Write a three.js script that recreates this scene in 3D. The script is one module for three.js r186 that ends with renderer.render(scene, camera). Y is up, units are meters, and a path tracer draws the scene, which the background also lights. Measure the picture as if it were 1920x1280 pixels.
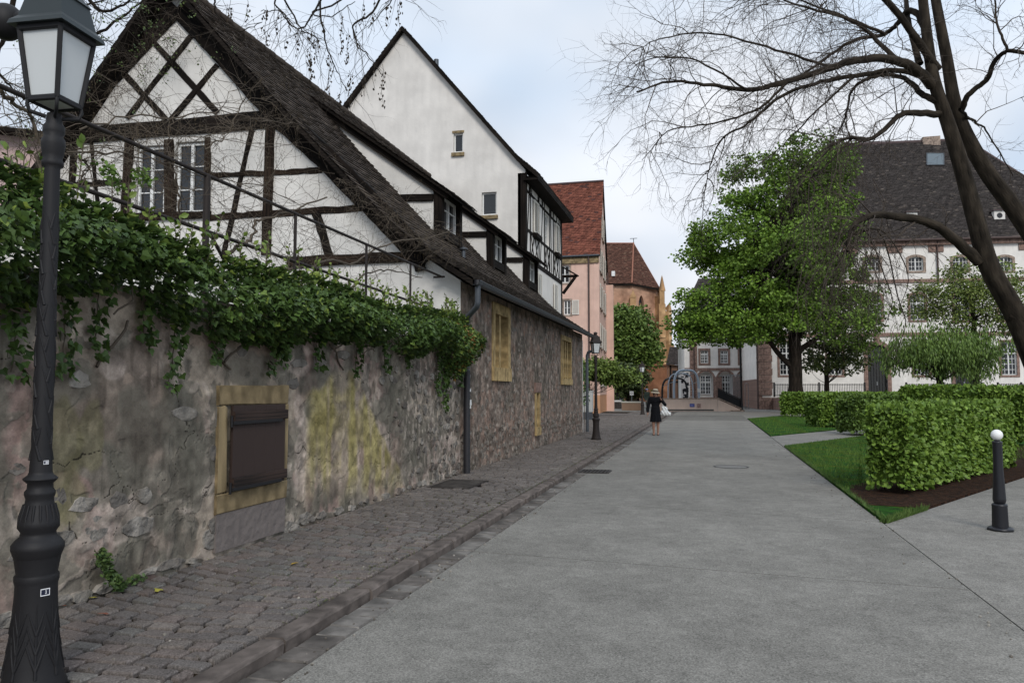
import * as THREE from 'three';
import { mergeGeometries } from 'three/addons/utils/BufferGeometryUtils.js';
import { MarchingCubes } from 'three/addons/objects/MarchingCubes.js';

// ---------- camera, sky, light, exposure ----------
const scene = new THREE.Scene();
const EYE = new THREE.Vector3(0, 1.65, 0), FPX = 1440, PITCH = 0.06311, YAW = 0.25102;
const camera = new THREE.PerspectiveCamera(2 * Math.atan(640 / FPX) * 180 / Math.PI, 1.5, 0.05, 900);
camera.position.copy(EYE);
camera.rotation.order = 'YXZ';
camera.rotation.set(PITCH, YAW, 0);
camera.updateMatrixWorld();

function mulberry(s) { return () => { s |= 0; s = s + 0x6D2B79F5 | 0; let t = Math.imul(s ^ s >>> 15, 1 | s); t = t + Math.imul(t ^ t >>> 7, 61 | t) ^ t; return ((t ^ t >>> 14) >>> 0) / 4294967296; }; }
function hash(x, y, z) { let h = Math.imul(x, 374761393) ^ Math.imul(y, 668265263) ^ Math.imul(z, 2147483647 - 1640531527); h = Math.imul(h ^ h >>> 13, 1274126177); return ((h ^ h >>> 16) >>> 0) / 4294967296; }
const sm = t => t * t * (3 - 2 * t);
const clamp = (v, a = 0, b = 1) => Math.min(b, Math.max(a, v));
const lerp = (a, b, t) => a + (b - a) * t;
const step = (a, b, v) => sm(clamp((v - a) / (b - a)));
function n2(x, y, s = 0, P = 0) {           // value noise 0..1, periodic when P > 0
  let xi = Math.floor(x), yi = Math.floor(y); const u = sm(x - xi), v = sm(y - yi);
  let x1 = xi + 1, y1 = yi + 1;
  if (P) { xi = ((xi % P) + P) % P; yi = ((yi % P) + P) % P; x1 = ((x1 % P) + P) % P; y1 = ((y1 % P) + P) % P; }
  return lerp(lerp(hash(xi, yi, s), hash(x1, yi, s), u), lerp(hash(xi, y1, s), hash(x1, y1, s), u), v);
}
function fbm(x, y, o = 4, s = 0, P = 0) { let a = .5, r = 0, t = 0; for (let i = 0; i < o; i++) { r += a * n2(x, y, s + i * 17, P); t += a; a *= .5; x *= 2; y *= 2; P *= 2; } return r / t; }
function n3(x, y, z, s = 0) {
  const xi = Math.floor(x), yi = Math.floor(y), zi = Math.floor(z), u = sm(x - xi), v = sm(y - yi), w = sm(z - zi);
  const h = (a, b, c) => hash(a + c * 57, b + c * 131, s + c);
  return lerp(lerp(lerp(h(xi, yi, zi), h(xi + 1, yi, zi), u), lerp(h(xi, yi + 1, zi), h(xi + 1, yi + 1, zi), u), v),
    lerp(lerp(h(xi, yi, zi + 1), h(xi + 1, yi, zi + 1), u), lerp(h(xi, yi + 1, zi + 1), h(xi + 1, yi + 1, zi + 1), u), v), w);
}
function fbm3(x, y, z, o = 4, s = 0) { let a = .5, r = 0, t = 0; for (let i = 0; i < o; i++) { r += a * n3(x, y, z, s + i * 13); t += a; a *= .5; x *= 2; y *= 2; z *= 2; } return r / t; }

{ // an overcast sky: layered cloud with thinner bluish gaps
  const W = 640, H = 320, d = new Float32Array(W * H * 4);
  for (let j = 0; j < H; j++) for (let i = 0; i < W; i++) {
    const th = (j + .5) / H * Math.PI - Math.PI / 2, ph = (i + .5) / W * 2 * Math.PI;
    const y = Math.sin(th), c = Math.cos(th), x = c * Math.cos(ph), z = c * Math.sin(ph);
    const k = 1 / (Math.max(y, 0) + .42);
    const f = fbm3(x * k * 1.5 + 3.3, y * 1.2, z * k * 1.5 + 1.7, 5, 5), g = fbm3(x * k * 3.6, y * 3, z * k * 3.6 + 9, 4, 41);
    const cl = step(.37, .68, f * .72 + g * .28);
    const e = .84 * lerp(.98, 1.08, clamp(y * 1.5)) * (.95 + .1 * g) * lerp(.9, 1.07, step(.32, .66, fbm3(x * k * 2.1 + 20, y * 2, z * k * 2.1 + 4, 5, 91)));
    const o = (j * W + i) * 4;
    d[o] = lerp(.57, .84, cl) * e; d[o + 1] = lerp(.69, .865, cl) * e; d[o + 2] = lerp(.85, .915, cl) * e; d[o + 3] = 1;
  }
  const t = new THREE.DataTexture(d, W, H, THREE.RGBAFormat, THREE.FloatType);
  t.mapping = THREE.EquirectangularReflectionMapping; t.magFilter = t.minFilter = THREE.LinearFilter; t.wrapS = THREE.RepeatWrapping; t.needsUpdate = true;
  scene.background = t; scene.environment = t; scene.environmentIntensity = 1; scene.backgroundIntensity = 1;
}
const sun = new THREE.DirectionalLight(new THREE.Color(1, .95, .88), 1.5);
sun.position.set(19, 34, 17); sun.target.position.set(0, 0, -25); scene.add(sun, sun.target);
sun.castShadow = true; sun.shadow.radius = 40; sun.shadow.mapSize.set(4096, 4096);
Object.assign(sun.shadow.camera, { left: -70, right: 70, top: 80, bottom: -80, near: 1, far: 200 });
const renderer = new THREE.WebGLRenderer({ antialias: true });
renderer.toneMapping = THREE.LinearToneMapping; renderer.toneMappingExposure = 1.28;
renderer.outputColorSpace = THREE.SRGBColorSpace; renderer.shadowMap.enabled = true;

// ---------- pixel helpers (a pixel gives a direction; the surface it touches gives the distance) ----------
const V = (x, y, z) => new THREE.Vector3(x, y, z);
const camM = new THREE.Matrix4().makeRotationFromEuler(camera.rotation);
const ray = (x, y) => V((x - 960) / FPX, -(y - 640) / FPX, -1).applyMatrix4(camM);
const onGround = (x, y, h = 0) => { const d = ray(x, y); return EYE.clone().addScaledVector(d, (h - EYE.y) / d.y); };
const onX = (x, y, X) => { const d = ray(x, y); return EYE.clone().addScaledVector(d, X / d.x); };
const onZ = (x, y, Z) => { const d = ray(x, y); return EYE.clone().addScaledVector(d, Z / d.z); };
const onPlane = (x, y, P, n) => { const d = ray(x, y); return EYE.clone().addScaledVector(d, P.clone().sub(EYE).dot(n) / d.dot(n)); };
const atDepth = (x, y, D) => EYE.clone().addScaledVector(ray(x, y), D);

// ---------- scene-graph helpers ----------
const used = {};
function numbered(n) { const k = used[n] = (used[n] ?? -1) + 1; return k ? n + '_' + String(k).padStart(3, '0') : n; }
function thing(name, label, category, pos = [0, 0, 0], group, turn = 0) {
  const o = new THREE.Group(); o.name = numbered(name); o.position.set(...pos); o.rotation.y = turn; o.off = V(...pos);
  o.userData = { label, category }; if (group) o.userData.group = group; scene.add(o); return o;
}
function tag(o, label, category, group) { o.userData.label = label; o.userData.category = category; if (group) o.userData.group = group; return o; }
const ZERO = V(0, 0, 0);
function finish(g, name, mat, parent) {
  const m = new THREE.Mesh(g, mat); m.castShadow = m.receiveShadow = true;
  if (parent) { m.name = name; m.off = parent.off || ZERO; g.translate(-m.off.x, -m.off.y, -m.off.z); parent.add(m); }
  else { m.name = numbered(name); m.off = ZERO; scene.add(m); }
  return m;
}
function stuffed(o, label, category) { o.userData.kind = 'stuff'; if (label) { o.userData.label = label; o.userData.category = category; } return o; }
function structure(m) { m.userData.kind = 'structure'; return m; }

function boxUV(g) {
  const p = g.attributes.position, n = g.attributes.normal, u = new Float32Array(p.count * 2);
  for (let i = 0; i < p.count; i += 3) {
    let ax = 0, ay = 0, az = 0; for (let k = 0; k < 3; k++) { ax += Math.abs(n.getX(i + k)); ay += Math.abs(n.getY(i + k)); az += Math.abs(n.getZ(i + k)); }
    for (let k = 0; k < 3; k++) { const j = i + k, x = p.getX(j), y = p.getY(j), z = p.getZ(j);
      if (ay >= ax && ay >= az) { u[2 * j] = x; u[2 * j + 1] = z; } else if (ax >= az) { u[2 * j] = z; u[2 * j + 1] = y; } else { u[2 * j] = x; u[2 * j + 1] = y; } }
  }
  g.setAttribute('uv', new THREE.BufferAttribute(u, 2)); return g;
}
class MB {                                             // collects geometry for ONE part
  constructor(col = false) { this.p = []; this.n = []; this.u = []; this.c = col ? [] : null; }
  geo(g0, m, keepUV = false, col) {
    let g = g0.index ? g0.toNonIndexed() : g0.clone(); if (m) g.applyMatrix4(m);
    if (!g.attributes.normal) g.computeVertexNormals(); if (!keepUV || !g.attributes.uv) boxUV(g);
    const P = g.attributes.position, a = P.array, b = g.attributes.normal.array, c = g.attributes.uv.array;
    for (let i = 0; i < a.length; i++) { this.p.push(a[i]); this.n.push(b[i]); }
    for (let i = 0; i < c.length; i++) this.u.push(c[i]);
    if (this.c) { const q = col || [1, 1, 1]; for (let i = 0; i < P.count; i++) this.c.push(...q); }
    return this;
  }
  tri(a, b, c, ua, ub, uc, col) {
    const n = b.clone().sub(a).cross(c.clone().sub(a)).normalize();
    for (const [q, w] of [[a, ua], [b, ub], [c, uc]]) { this.p.push(q.x, q.y, q.z); this.n.push(n.x, n.y, n.z); if (w) this.u.push(w[0], w[1]); else if (Math.abs(n.y) > .8) this.u.push(q.x, q.z); else if (Math.abs(n.x) > .8) this.u.push(q.z, q.y); else this.u.push(q.x + q.z, q.y); if (this.c) this.c.push(...(col || [1, 1, 1])); }
    return this;
  }
  quad(a, b, c, d, col, uv) { this.tri(a, b, c, uv && uv[0], uv && uv[1], uv && uv[2], col); return this.tri(a, c, d, uv && uv[0], uv && uv[2], uv && uv[3], col); }
  box(x, y, z, sx, sy, sz, ry = 0, col) {              // centre, size
    const m = new THREE.Matrix4().makeRotationY(ry).setPosition(x, y, z); return this.geo(new THREE.BoxGeometry(sx, sy, sz), m, false, col);
  }
  fbox(fr, s, y, o, sx, sy, so, col) { return this.geo(new THREE.BoxGeometry(sx, sy, so).translate(s, y, o), fr.m, false, col); } // in a facade frame
  bar(a, b, w, h, up = V(0, 1, 0), bev = .012, seg = 1, jit = 0, col) {   // a chamfered beam from a to b; h along up
    const d = b.clone().sub(a), L = d.length(); d.normalize(); const sx = new THREE.Vector3().crossVectors(d, up).normalize(), uy = new THREE.Vector3().crossVectors(sx, d).normalize();
    const W = w / 2, H = h / 2, e = Math.min(bev, W * .6, H * .6), o = [[W - e, -H], [W, -H + e], [W, H - e], [W - e, H], [-W + e, H], [-W, H - e], [-W, -H + e], [-W + e, -H]];
    const pt = (k, i) => { const q = o[i], j = jit ? (hash(k * 7 + Math.round(a.x * 91 + a.y * 37), Math.round(a.z * 53) + (i >> 1), 3) - .5) * jit : 0; return a.clone().addScaledVector(d, L * k / seg).addScaledVector(sx, q[0] + j).addScaledVector(uy, q[1] + j); };
    const ua = hash(Math.round(a.x * 100), Math.round(a.y * 100 + a.z * 77), 8) * 5;
    for (let k = 0; k < seg; k++) for (let i = 0; i < 8; i++) { const j = (i + 1) % 8, v0 = i * .13 + ua, v1 = v0 + .13;
      this.quad(pt(k, j), pt(k, i), pt(k + 1, i), pt(k + 1, j), col, [[L * k / seg + ua, v1], [L * k / seg + ua, v0], [L * (k + 1) / seg + ua, v0], [L * (k + 1) / seg + ua, v1]]); }
    for (const [k, r] of [[0, 1], [seg, 0]]) for (let i = 1; i < 7; i++) r ? this.tri(pt(k, 0), pt(k, i), pt(k, i + 1), null, null, null, col) : this.tri(pt(k, 0), pt(k, i + 1), pt(k, i), null, null, null, col);
    return this;
  }
  tube(pts, r, sides = 6, col, cap = false) {          // r: number or function(t) ; smooth tapered tube through pts
    const n = pts.length; let N0 = null; const rings = [];
    for (let i = 0; i < n; i++) {
      const T = pts[Math.min(i + 1, n - 1)].clone().sub(pts[Math.max(i - 1, 0)]).normalize();
      if (!N0) { N0 = Math.abs(T.y) < .9 ? V(0, 1, 0) : V(1, 0, 0); }
      N0 = N0.clone().addScaledVector(T, -N0.dot(T)); if (N0.lengthSq() < 1e-6) N0 = V(1, .3, .2).addScaledVector(T, -V(1, .3, .2).dot(T)); N0.normalize();
      const B = new THREE.Vector3().crossVectors(T, N0), R = typeof r === 'function' ? r(n > 1 ? i / (n - 1) : 0) : r, ring = [];
      for (let k = 0; k < sides; k++) { const a = k / sides * Math.PI * 2, c = Math.cos(a), s = Math.sin(a); ring.push([pts[i].x + (N0.x * c + B.x * s) * R, pts[i].y + (N0.y * c + B.y * s) * R, pts[i].z + (N0.z * c + B.z * s) * R, N0.x * c + B.x * s, N0.y * c + B.y * s, N0.z * c + B.z * s]); }
      ring.R = R; rings.push(ring);
    }
    let len = 0; const put = (q, u, v) => { this.p.push(q[0], q[1], q[2]); this.n.push(q[3], q[4], q[5]); this.u.push(u, v); if (this.c) this.c.push(...(col || [1, 1, 1])); };
    for (let i = 0; i < n - 1; i++) { const A = rings[i], B = rings[i + 1], l2 = len + pts[i].distanceTo(pts[i + 1]);
      for (let k = 0; k < sides; k++) { const j = (k + 1) % sides, u0 = k / sides * A.R * 6.3, u1 = (k + 1) / sides * A.R * 6.3;
        put(A[k], u0, len); put(A[j], u1, len); put(B[j], u1, l2); put(A[k], u0, len); put(B[j], u1, l2); put(B[k], u0, l2); }
      len = l2; }
    if (cap) for (const [i, f] of [[0, -1], [n - 1, 1]]) { const R = rings[i]; for (let k = 1; k < sides - 1; k++) { const q = [R[0], R[k], R[k + 1]].map(e => V(e[0], e[1], e[2])); f > 0 ? this.tri(q[0], q[1], q[2], null, null, null, col) : this.tri(q[0], q[2], q[1], null, null, null, col); } }
    return this;
  }
  lathe(prof, x, y, z, seg = 20, col) { return this.geo(new THREE.LatheGeometry(prof.map(q => new THREE.Vector2(q[0], q[1])), seg), new THREE.Matrix4().makeTranslation(x, y, z), true, col); }
  get empty() { return !this.p.length; }
  build(name, mat, parent) {
    const g = new THREE.BufferGeometry();
    g.setAttribute('position', new THREE.Float32BufferAttribute(this.p, 3)); g.setAttribute('normal', new THREE.Float32BufferAttribute(this.n, 3)); g.setAttribute('uv', new THREE.Float32BufferAttribute(this.u, 2));
    if (this.c) g.setAttribute('color', new THREE.Float32BufferAttribute(this.c, 3));
    return finish(g, name, mat, parent);
  }
}
function frame(O, U, N) { const u = U.clone().normalize(), n = N.clone().normalize(); return { O, U: u, N: n, m: new THREE.Matrix4().makeBasis(u, V(0, 1, 0), n).setPosition(O), at: (s, y, o = 0) => O.clone().addScaledVector(u, s).addScaledVector(n, o).setY(O.y + y), px: (x, y) => { const q = onPlane(x, y, O, n); return [q.clone().sub(O).dot(u), q.y - O.y]; } }; }

// ---------- textures ----------
function tex(W, H, fn, srgb = true, rx = 1, ry = 1) {
  const d = new Uint8Array(W * H * 4);
  for (let j = 0; j < H; j++) for (let i = 0; i < W; i++) { const c = fn(i / W, j / H, i, j), o = (j * W + i) * 4; if (typeof c === 'number') d[o] = d[o + 1] = d[o + 2] = clamp(c) * 255; else { d[o] = clamp(c[0]) * 255; d[o + 1] = clamp(c[1]) * 255; d[o + 2] = clamp(c[2]) * 255; } d[o + 3] = 255; }
  const t = new THREE.DataTexture(d, W, H); t.wrapS = t.wrapT = THREE.RepeatWrapping; t.magFilter = THREE.LinearFilter; t.minFilter = THREE.LinearMipmapLinearFilter; t.generateMipmaps = true; t.anisotropy = 8;
  if (srgb) t.colorSpace = THREE.SRGBColorSpace; t.repeat.set(rx, ry); t.needsUpdate = true; return t;
}
const T = {};
T.speck = tex(1024, 1024, (u, v, i, j) => { const s = hash(i, j, 1), s2 = hash(i >> 1, j >> 1, 2), f = fbm(u * 24, v * 24, 4, 3, 24), g = fbm(u * 5, v * 5, 3, 9, 5); const s4 = hash(i >> 2, j >> 2, 11), s3 = hash((i + 1) >> 2, (j + 2) >> 2, 12); let c = .80 + .14 * (f - .5) + .12 * (g - .5) + .14 * (s - .5) + .14 * (s2 - .5) + .17 * (s4 - .5) + .14 * (s3 - .5); if (s4 > .985) c -= .24; if (s3 < .012) c += .16; return [c, c * .998, c * .985]; }, true, 1 / 2.4, 1 / 2.4);
T.speckB = tex(512, 512, (u, v, i, j) => .5 + .5 * (hash(i, j, 1) - .5) + .4 * (fbm(u * 60, v * 60, 3, 5, 60) - .5), false, 1 / 1.2, 1 / 1.2);
T.plaster = tex(512, 512, (u, v, i, j) => { const f = fbm(u * 6, v * 6, 5, 21, 6), g = fbm(u * 24, v * 3, 3, 33, 3); const c = .93 + .12 * (f - .5) + .05 * (g - .5) + .03 * (hash(i, j, 4) - .5); return [c, c * .995, c * .985]; }, true, 1 / 3, 1 / 3);
T.plasterB = tex(512, 512, (u, v, i, j) => fbm(u * 30, v * 30, 4, 22, 30) * .7 + fbm(u * 4, v * 4, 2, 7, 4) * .3, false, 1 / 2, 1 / 2);
T.wood = tex(512, 256, (u, v, i, j) => { const w = fbm(u * 4, v * 40, 4, 51, 4), k = fbm(u * 2, v * 6, 3, 52, 2); const c = .62 + .5 * (w - .5) + .3 * (k - .5) + (w < .36 ? -.18 : 0); return [c, c * .98, c * .95]; }, true, 1 / 1.6, 1 / .6);
T.woodB = tex(512, 256, (u, v) => fbm(u * 4, v * 40, 4, 51, 4), false, 1 / 1.6, 1 / .6);
T.stone = tex(512, 512, (u, v, i, j) => { const f = fbm(u * 8, v * 8, 6, 61, 8), g = fbm(u * 3, v * 3, 3, 62, 3); const c = .78 + .5 * (f - .5) + .22 * (g - .5) + .08 * (hash(i, j, 5) - .5); return [c, c * .985, c * .965]; }, true, 1 / .9, 1 / .9);
T.stoneB = tex(512, 512, (u, v, i, j) => fbm(u * 10, v * 10, 6, 63, 10), false, 1 / .9, 1 / .9);
T.bark = tex(512, 512, (u, v) => { const f = fbm(u * 12, v * 4, 5, 71, 4), g = fbm(u * 3, v * 3, 4, 72, 3); const c = .7 + .7 * (f - .5) + .35 * (g - .5); return [c, c * .97, c * .92]; }, true, 1 / .8, 1 / 1.4);
T.barkB = tex(512, 512, (u, v) => fbm(u * 16, v * 5, 5, 71, 1), false, 1 / .8, 1 / 1.4);
T.lawn = tex(512, 512, (u, v, i, j) => { const f = fbm(u * 40, v * 40, 4, 81, 40), g = fbm(u * 6, v * 6, 4, 82, 6), s = hash(i, j, 6); const y = step(.5, .68, g) * .42; const c = .6 + .7 * (f - .5) + .3 * (s - .5) + .3 * (g - .5); return [c * (.62 + y), c, c * .38]; }, true, 1 / 2.6, 1 / 2.6);
T.soil = tex(512, 512, (u, v, i, j) => { const f = fbm(u * 20, v * 20, 5, 91, 20), s = hash(i >> 1, j >> 1, 7); const c = .6 + .8 * (f - .5) + .35 * (s - .5); return [c, c * .86, c * .75]; }, true, 1 / 1, 1 / 1);
T.ashlar = tex(512, 512, (u, v, i, j) => { const f = fbm(u * 6, v * 6, 5, 101, 6), g = fbm(u * 2, v * 2, 3, 102, 2); const c = .8 + .35 * (f - .5) + .3 * (g - .5); return [c, c * lerp(.9, 1, g), c * lerp(.85, 1, g)]; }, true, 1 / 4, 1 / 4);
const M = {};
function mat(name, rgb, rough = .9, o = {}) { const m = new THREE.MeshPhysicalMaterial({ roughness: rough, metalness: 0, side: THREE.DoubleSide, specularIntensity: rough > .72 ? .3 : rough > .5 ? .6 : 1, ...o }); m.color.setRGB(rgb[0], rgb[1], rgb[2]); m.name = name; return M[name] = m; }
mat('road', [.315, .303, .283], .93, { map: T.speck, bumpMap: T.speckB, bumpScale: .003, vertexColors: true });
mat('pathConcrete', [.34, .326, .304], .93, { map: T.speck, bumpMap: T.speckB, bumpScale: .003, vertexColors: true });
mat('joint', [.1, .095, .09], .95);
mat('earth', [.045, .04, .026], 1, { map: T.soil });
mat('soil', [.115, .075, .052], 1, { map: T.soil, bumpMap: T.soil, bumpScale: .03 });
mat('ground', [.30, .29, .28], .95, { map: T.speck });
mat('farCobble', [.26, .235, .22], .95, { map: T.stone, bumpMap: T.stoneB, bumpScale: .01 });
mat('lawn', [.105, .18, .045], 1, { map: T.lawn, bumpMap: T.lawn, bumpScale: .02 });
for (let i = 0; i < 6; i++) { const t = [[.185, .158, .15], [.172, .152, .146], [.2, .172, .16], [.155, .135, .13], [.19, .156, .146], [.178, .164, .156]][i]; mat('sett' + i, t.map((q, n) => q * (n ? 1.34 : 1.31)), .8, { map: T.speck, bumpMap: T.speckB, bumpScale: .004 }); }
mat('settMix', [1.16, 1.18, 1.18], .8, { vertexColors: true, map: T.speck, bumpMap: T.speckB, bumpScale: .004 });
mat('kerb', [.175, .152, .142], .85, { map: T.stone, bumpMap: T.stoneB, bumpScale: .006 });
mat('kerb2', [.195, .168, .156], .85, { map: T.stone, bumpMap: T.stoneB, bumpScale: .006 });
mat('mortarPale', [.42, .4, .37], .95, { map: T.stone });
for (let i = 0; i < 3; i++) mat('gutter' + i, [[.2, .185, .175], [.26, .25, .24], [.17, .158, .15]][i], .88, { map: T.stone, bumpMap: T.stoneB, bumpScale: .005 });
mat('iron', [.016, .0155, .017], .6, { metalness: .1, bumpMap: T.stoneB, bumpScale: .0015 });
mat('ironRust', [.026, .02, .018], .66, { metalness: .1, bumpMap: T.stoneB, bumpScale: .0015 });
mat('steel', [.28, .29, .3], .45, { metalness: .7 });
mat('zinc', [.085, .095, .108], .5, { metalness: .55, bumpMap: T.stoneB, bumpScale: .001 });
mat('timber', [.026, .019, .0155], .85, { map: T.wood, bumpMap: T.woodB, bumpScale: .006 });
mat('timberRaw', [.06, .04, .029], .9, { map: T.wood, bumpMap: T.woodB, bumpScale: .008 });
mat('shutterBrown', [.078, .05, .042], .7, { map: T.wood, bumpMap: T.woodB, bumpScale: .0012 });
mat('whitePlaster', [.79, .775, .75], .92, { map: T.plaster, bumpMap: T.plasterB, bumpScale: .006 });
mat('gablePlaster', [.80, .775, .745], .92, { map: T.plaster, bumpMap: T.plasterB, bumpScale: .004 });
mat('schoolPlaster', [.9, .875, .845], .92, { map: T.plaster, bumpMap: T.plasterB, bumpScale: .004 });
mat('pinkPlaster', [.78, .54, .455], .92, { map: T.plaster, bumpMap: T.plasterB, bumpScale: .004 });
mat('orangePlaster', [.62, .34, .2], .92, { map: T.plaster, bumpMap: T.plasterB, bumpScale: .004 });
mat('yellowStone', [.37, .29, .17], .9, { map: T.stone, bumpMap: T.stoneB, bumpScale: .006 });
mat('sandstone', [.72, .51, .28], .9, { map: T.ashlar, bumpMap: T.stoneB, bumpScale: .01 });
mat('sandstonePink', [.8, .55, .4], .9, { map: T.ashlar, bumpMap: T.stoneB, bumpScale: .01 });
mat('redStone', [.37, .255, .22], .9, { map: T.stone, bumpMap: T.stoneB, bumpScale: .006 });
mat('paleStone', [.46, .37, .315], .9, { map: T.stone, bumpMap: T.stoneB, bumpScale: .006 });
mat('whitePaint', [.72, .72, .70], .55);
mat('shutterPaint', [.66, .63, .57], .6);
mat('glass', [.018, .02, .023], .06, { metalness: 0 });
mat('frost', [.56, .58, .58], .4);
mat('roofMix', [1, 1, 1], .9, { vertexColors: true, map: T.stone, bumpMap: T.stoneB, bumpScale: .004 });
mat('roofUnder', [.035, .028, .024], .95, { map: T.wood });
mat('bark', [.062, .053, .044], .95, { map: T.bark, bumpMap: T.barkB, bumpScale: .03 });
mat('barkDark', [.042, .035, .03], .95, { map: T.bark, bumpMap: T.barkB, bumpScale: .03 });
mat('twig', [.075, .061, .05], .95);
mat('vine', [.105, .085, .065], .95);
mat('catkin', [.045, .036, .028], .95);
mat('leaf', [1, 1, 1], .55);
mat('leafMatte', [1, 1, 1], .75);
mat('blackPaint', [.008, .008, .011], .38, { bumpMap: T.stoneB, bumpScale: .0006 });
mat('whiteBall', [.8, .8, .79], .5);

// leaf-sized shapes
function leafGeo(shape, fold = .25) {                  // outline in the xy plane, stalk at the origin, tip along +y
  const pos = [], n = shape.length; const f = q => [q[0], q[1], -Math.abs(q[0]) * fold + q[1] * q[1] * -.15];
  const mid = f([0, .45]);
  for (let i = 0; i < n; i++) { pos.push(...mid, ...f(shape[i]), ...f(shape[(i + 1) % n])); }
  const g = new THREE.BufferGeometry(); g.setAttribute('position', new THREE.Float32BufferAttribute(pos, 3)); g.computeVertexNormals(); g.setAttribute('uv', new THREE.Float32BufferAttribute(new Float32Array(pos.length / 3 * 2), 2)); return g;
}
const LEAF = { oval: leafGeo([[0, 0], [.3, .3], [.3, .65], [0, 1], [-.3, .65], [-.3, .3]]), ivy: leafGeo([[0, 0], [.36, -.08], [.52, .28], [.26, .5], [0, 1], [-.26, .5], [-.52, .28], [-.36, -.08]], .2), lime: leafGeo([[0, 0], [.42, .22], [.38, .62], [0, 1], [-.38, .62], [-.42, .22]], .2), slim: leafGeo([[0, 0], [.12, .35], [0, 1], [-.12, .35]], .2), blade: leafGeo([[-.06, 0], [.06, 0], [.02, .6], [0, 1], [-.02, .6]], 0) };
const dm = new THREE.Object3D();
function leaves(name, geo, list, parent, m = M.leaf) {   // list of [pos, dir(normal-ish tip direction), size, colour, roll]
  const im = new THREE.InstancedMesh(geo, m, list.length), c = new THREE.Color(), off = parent ? parent.off : ZERO, q = new THREE.Quaternion(), up = V(0, 1, 0), X = V(0, 0, 1);
  list.forEach(([p, d, s, col, roll], i) => { dm.position.copy(p).sub(off); dm.quaternion.setFromUnitVectors(up, d.clone().normalize()); q.setFromAxisAngle(up, roll); dm.quaternion.multiply(q); dm.scale.setScalar(s); dm.updateMatrix(); im.setMatrixAt(i, dm.matrix); im.setColorAt(i, c.setRGB(col[0], col[1], col[2])); });
  im.castShadow = im.receiveShadow = true; im.userData.kind = 'stuff';
  if (parent) { im.name = name; parent.add(im); } else { im.name = numbered(name); scene.add(im); }
  return im;
}
const rdir = R => { const z = R() * 2 - 1, a = R() * 6.2832, s = Math.sqrt(1 - z * z); return V(Math.cos(a) * s, z, Math.sin(a) * s); };
const tint = (R, a, b, j = .18) => { const t = R(), k = 1 + (R() - .5) * 2 * j; return [lerp(a[0], b[0], t) * k, lerp(a[1], b[1], t) * k, lerp(a[2], b[2], t) * k]; };

// ================= ground, road, pavement =================
{ const g = new THREE.PlaneGeometry(700, 700).rotateX(-Math.PI / 2).translate(0, -.05, -120); boxUV(g.toNonIndexed()); const b = new MB(); b.geo(g); structure(b.build('ground', M.ground)); }
// a sheet from a polygon in x,z with a tone that wanders from place to place
function slabGeo(poly, y, cell, tone, th = .04) {
  const b = new MB(true), xs = poly.map(q => q[0]), zs = poly.map(q => q[1]);
  const c = (x, z) => { const f = fbm(x * .55 + 40, z * .55 + 40, 4, 77), g = fbm(x * 2.3 + 9, z * 1.6 + 3, 3, 78); const sp = fbm(x * 1.2 + 70, z * .5 + 20, 5, 79), ln = fbm(x * 2.2 + 5, z * .11 + 9, 3, 83), fs = fbm(x * 6 + 31, z * 5 + 17, 3, 84), k = tone * (1 + .22 * (f - .5) + .12 * (g - .5) - .06 * step(.58, .68, sp) + .16 * (ln - .5) - .12 * step(.74, .8, fs) + .05 * step(.3, .22, fs)); return [k, k, k * .995]; };
  const sh = new THREE.Shape(poly.map(q => new THREE.Vector2(q[0], -q[1])));
  if (poly.length === 4 && cell) {
    const n = Math.max(1, Math.round(Math.hypot(poly[1][0] - poly[0][0], poly[1][1] - poly[0][1]) / cell)), m = Math.max(1, Math.round(Math.hypot(poly[3][0] - poly[0][0], poly[3][1] - poly[0][1]) / cell));
    const P = (i, j) => { const u = i / n, v = j / m; return V(lerp(lerp(poly[0][0], poly[1][0], u), lerp(poly[3][0], poly[2][0], u), v), y, lerp(lerp(poly[0][1], poly[1][1], u), lerp(poly[3][1], poly[2][1], u), v)); };
    const put = q => { b.p.push(q.x, q.y, q.z); b.n.push(0, 1, 0); b.u.push(q.x, q.z); b.c.push(...c(q.x, q.z)); };
    for (let i = 0; i < n; i++) for (let j = 0; j < m; j++) { const A = P(i, j), B = P(i + 1, j), C = P(i + 1, j + 1), D = P(i, j + 1); [A, B, C, A, C, D].forEach(put); }
    for (let k = 0; k < 4; k++) { const a = poly[k], e = poly[(k + 1) % 4]; b.quad(V(a[0], y - th, a[1]), V(e[0], y - th, e[1]), V(e[0], y, e[1]), V(a[0], y, a[1]), [tone * .9, tone * .9, tone * .9]); }
  } else b.geo(new THREE.ExtrudeGeometry(sh, { depth: th, bevelEnabled: false }), new THREE.Matrix4().makeRotationX(-Math.PI / 2).setPosition(0, y - th, 0), false, [tone, tone, tone]);
  return b;
}
const XK = -2.62, XKI = -2.79, XG = -2.38, XW = -4.57, XR = 2.07, SW = .08;   // kerb face, kerb back, gutter edge, wall face, lawn edge, pavement height
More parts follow.
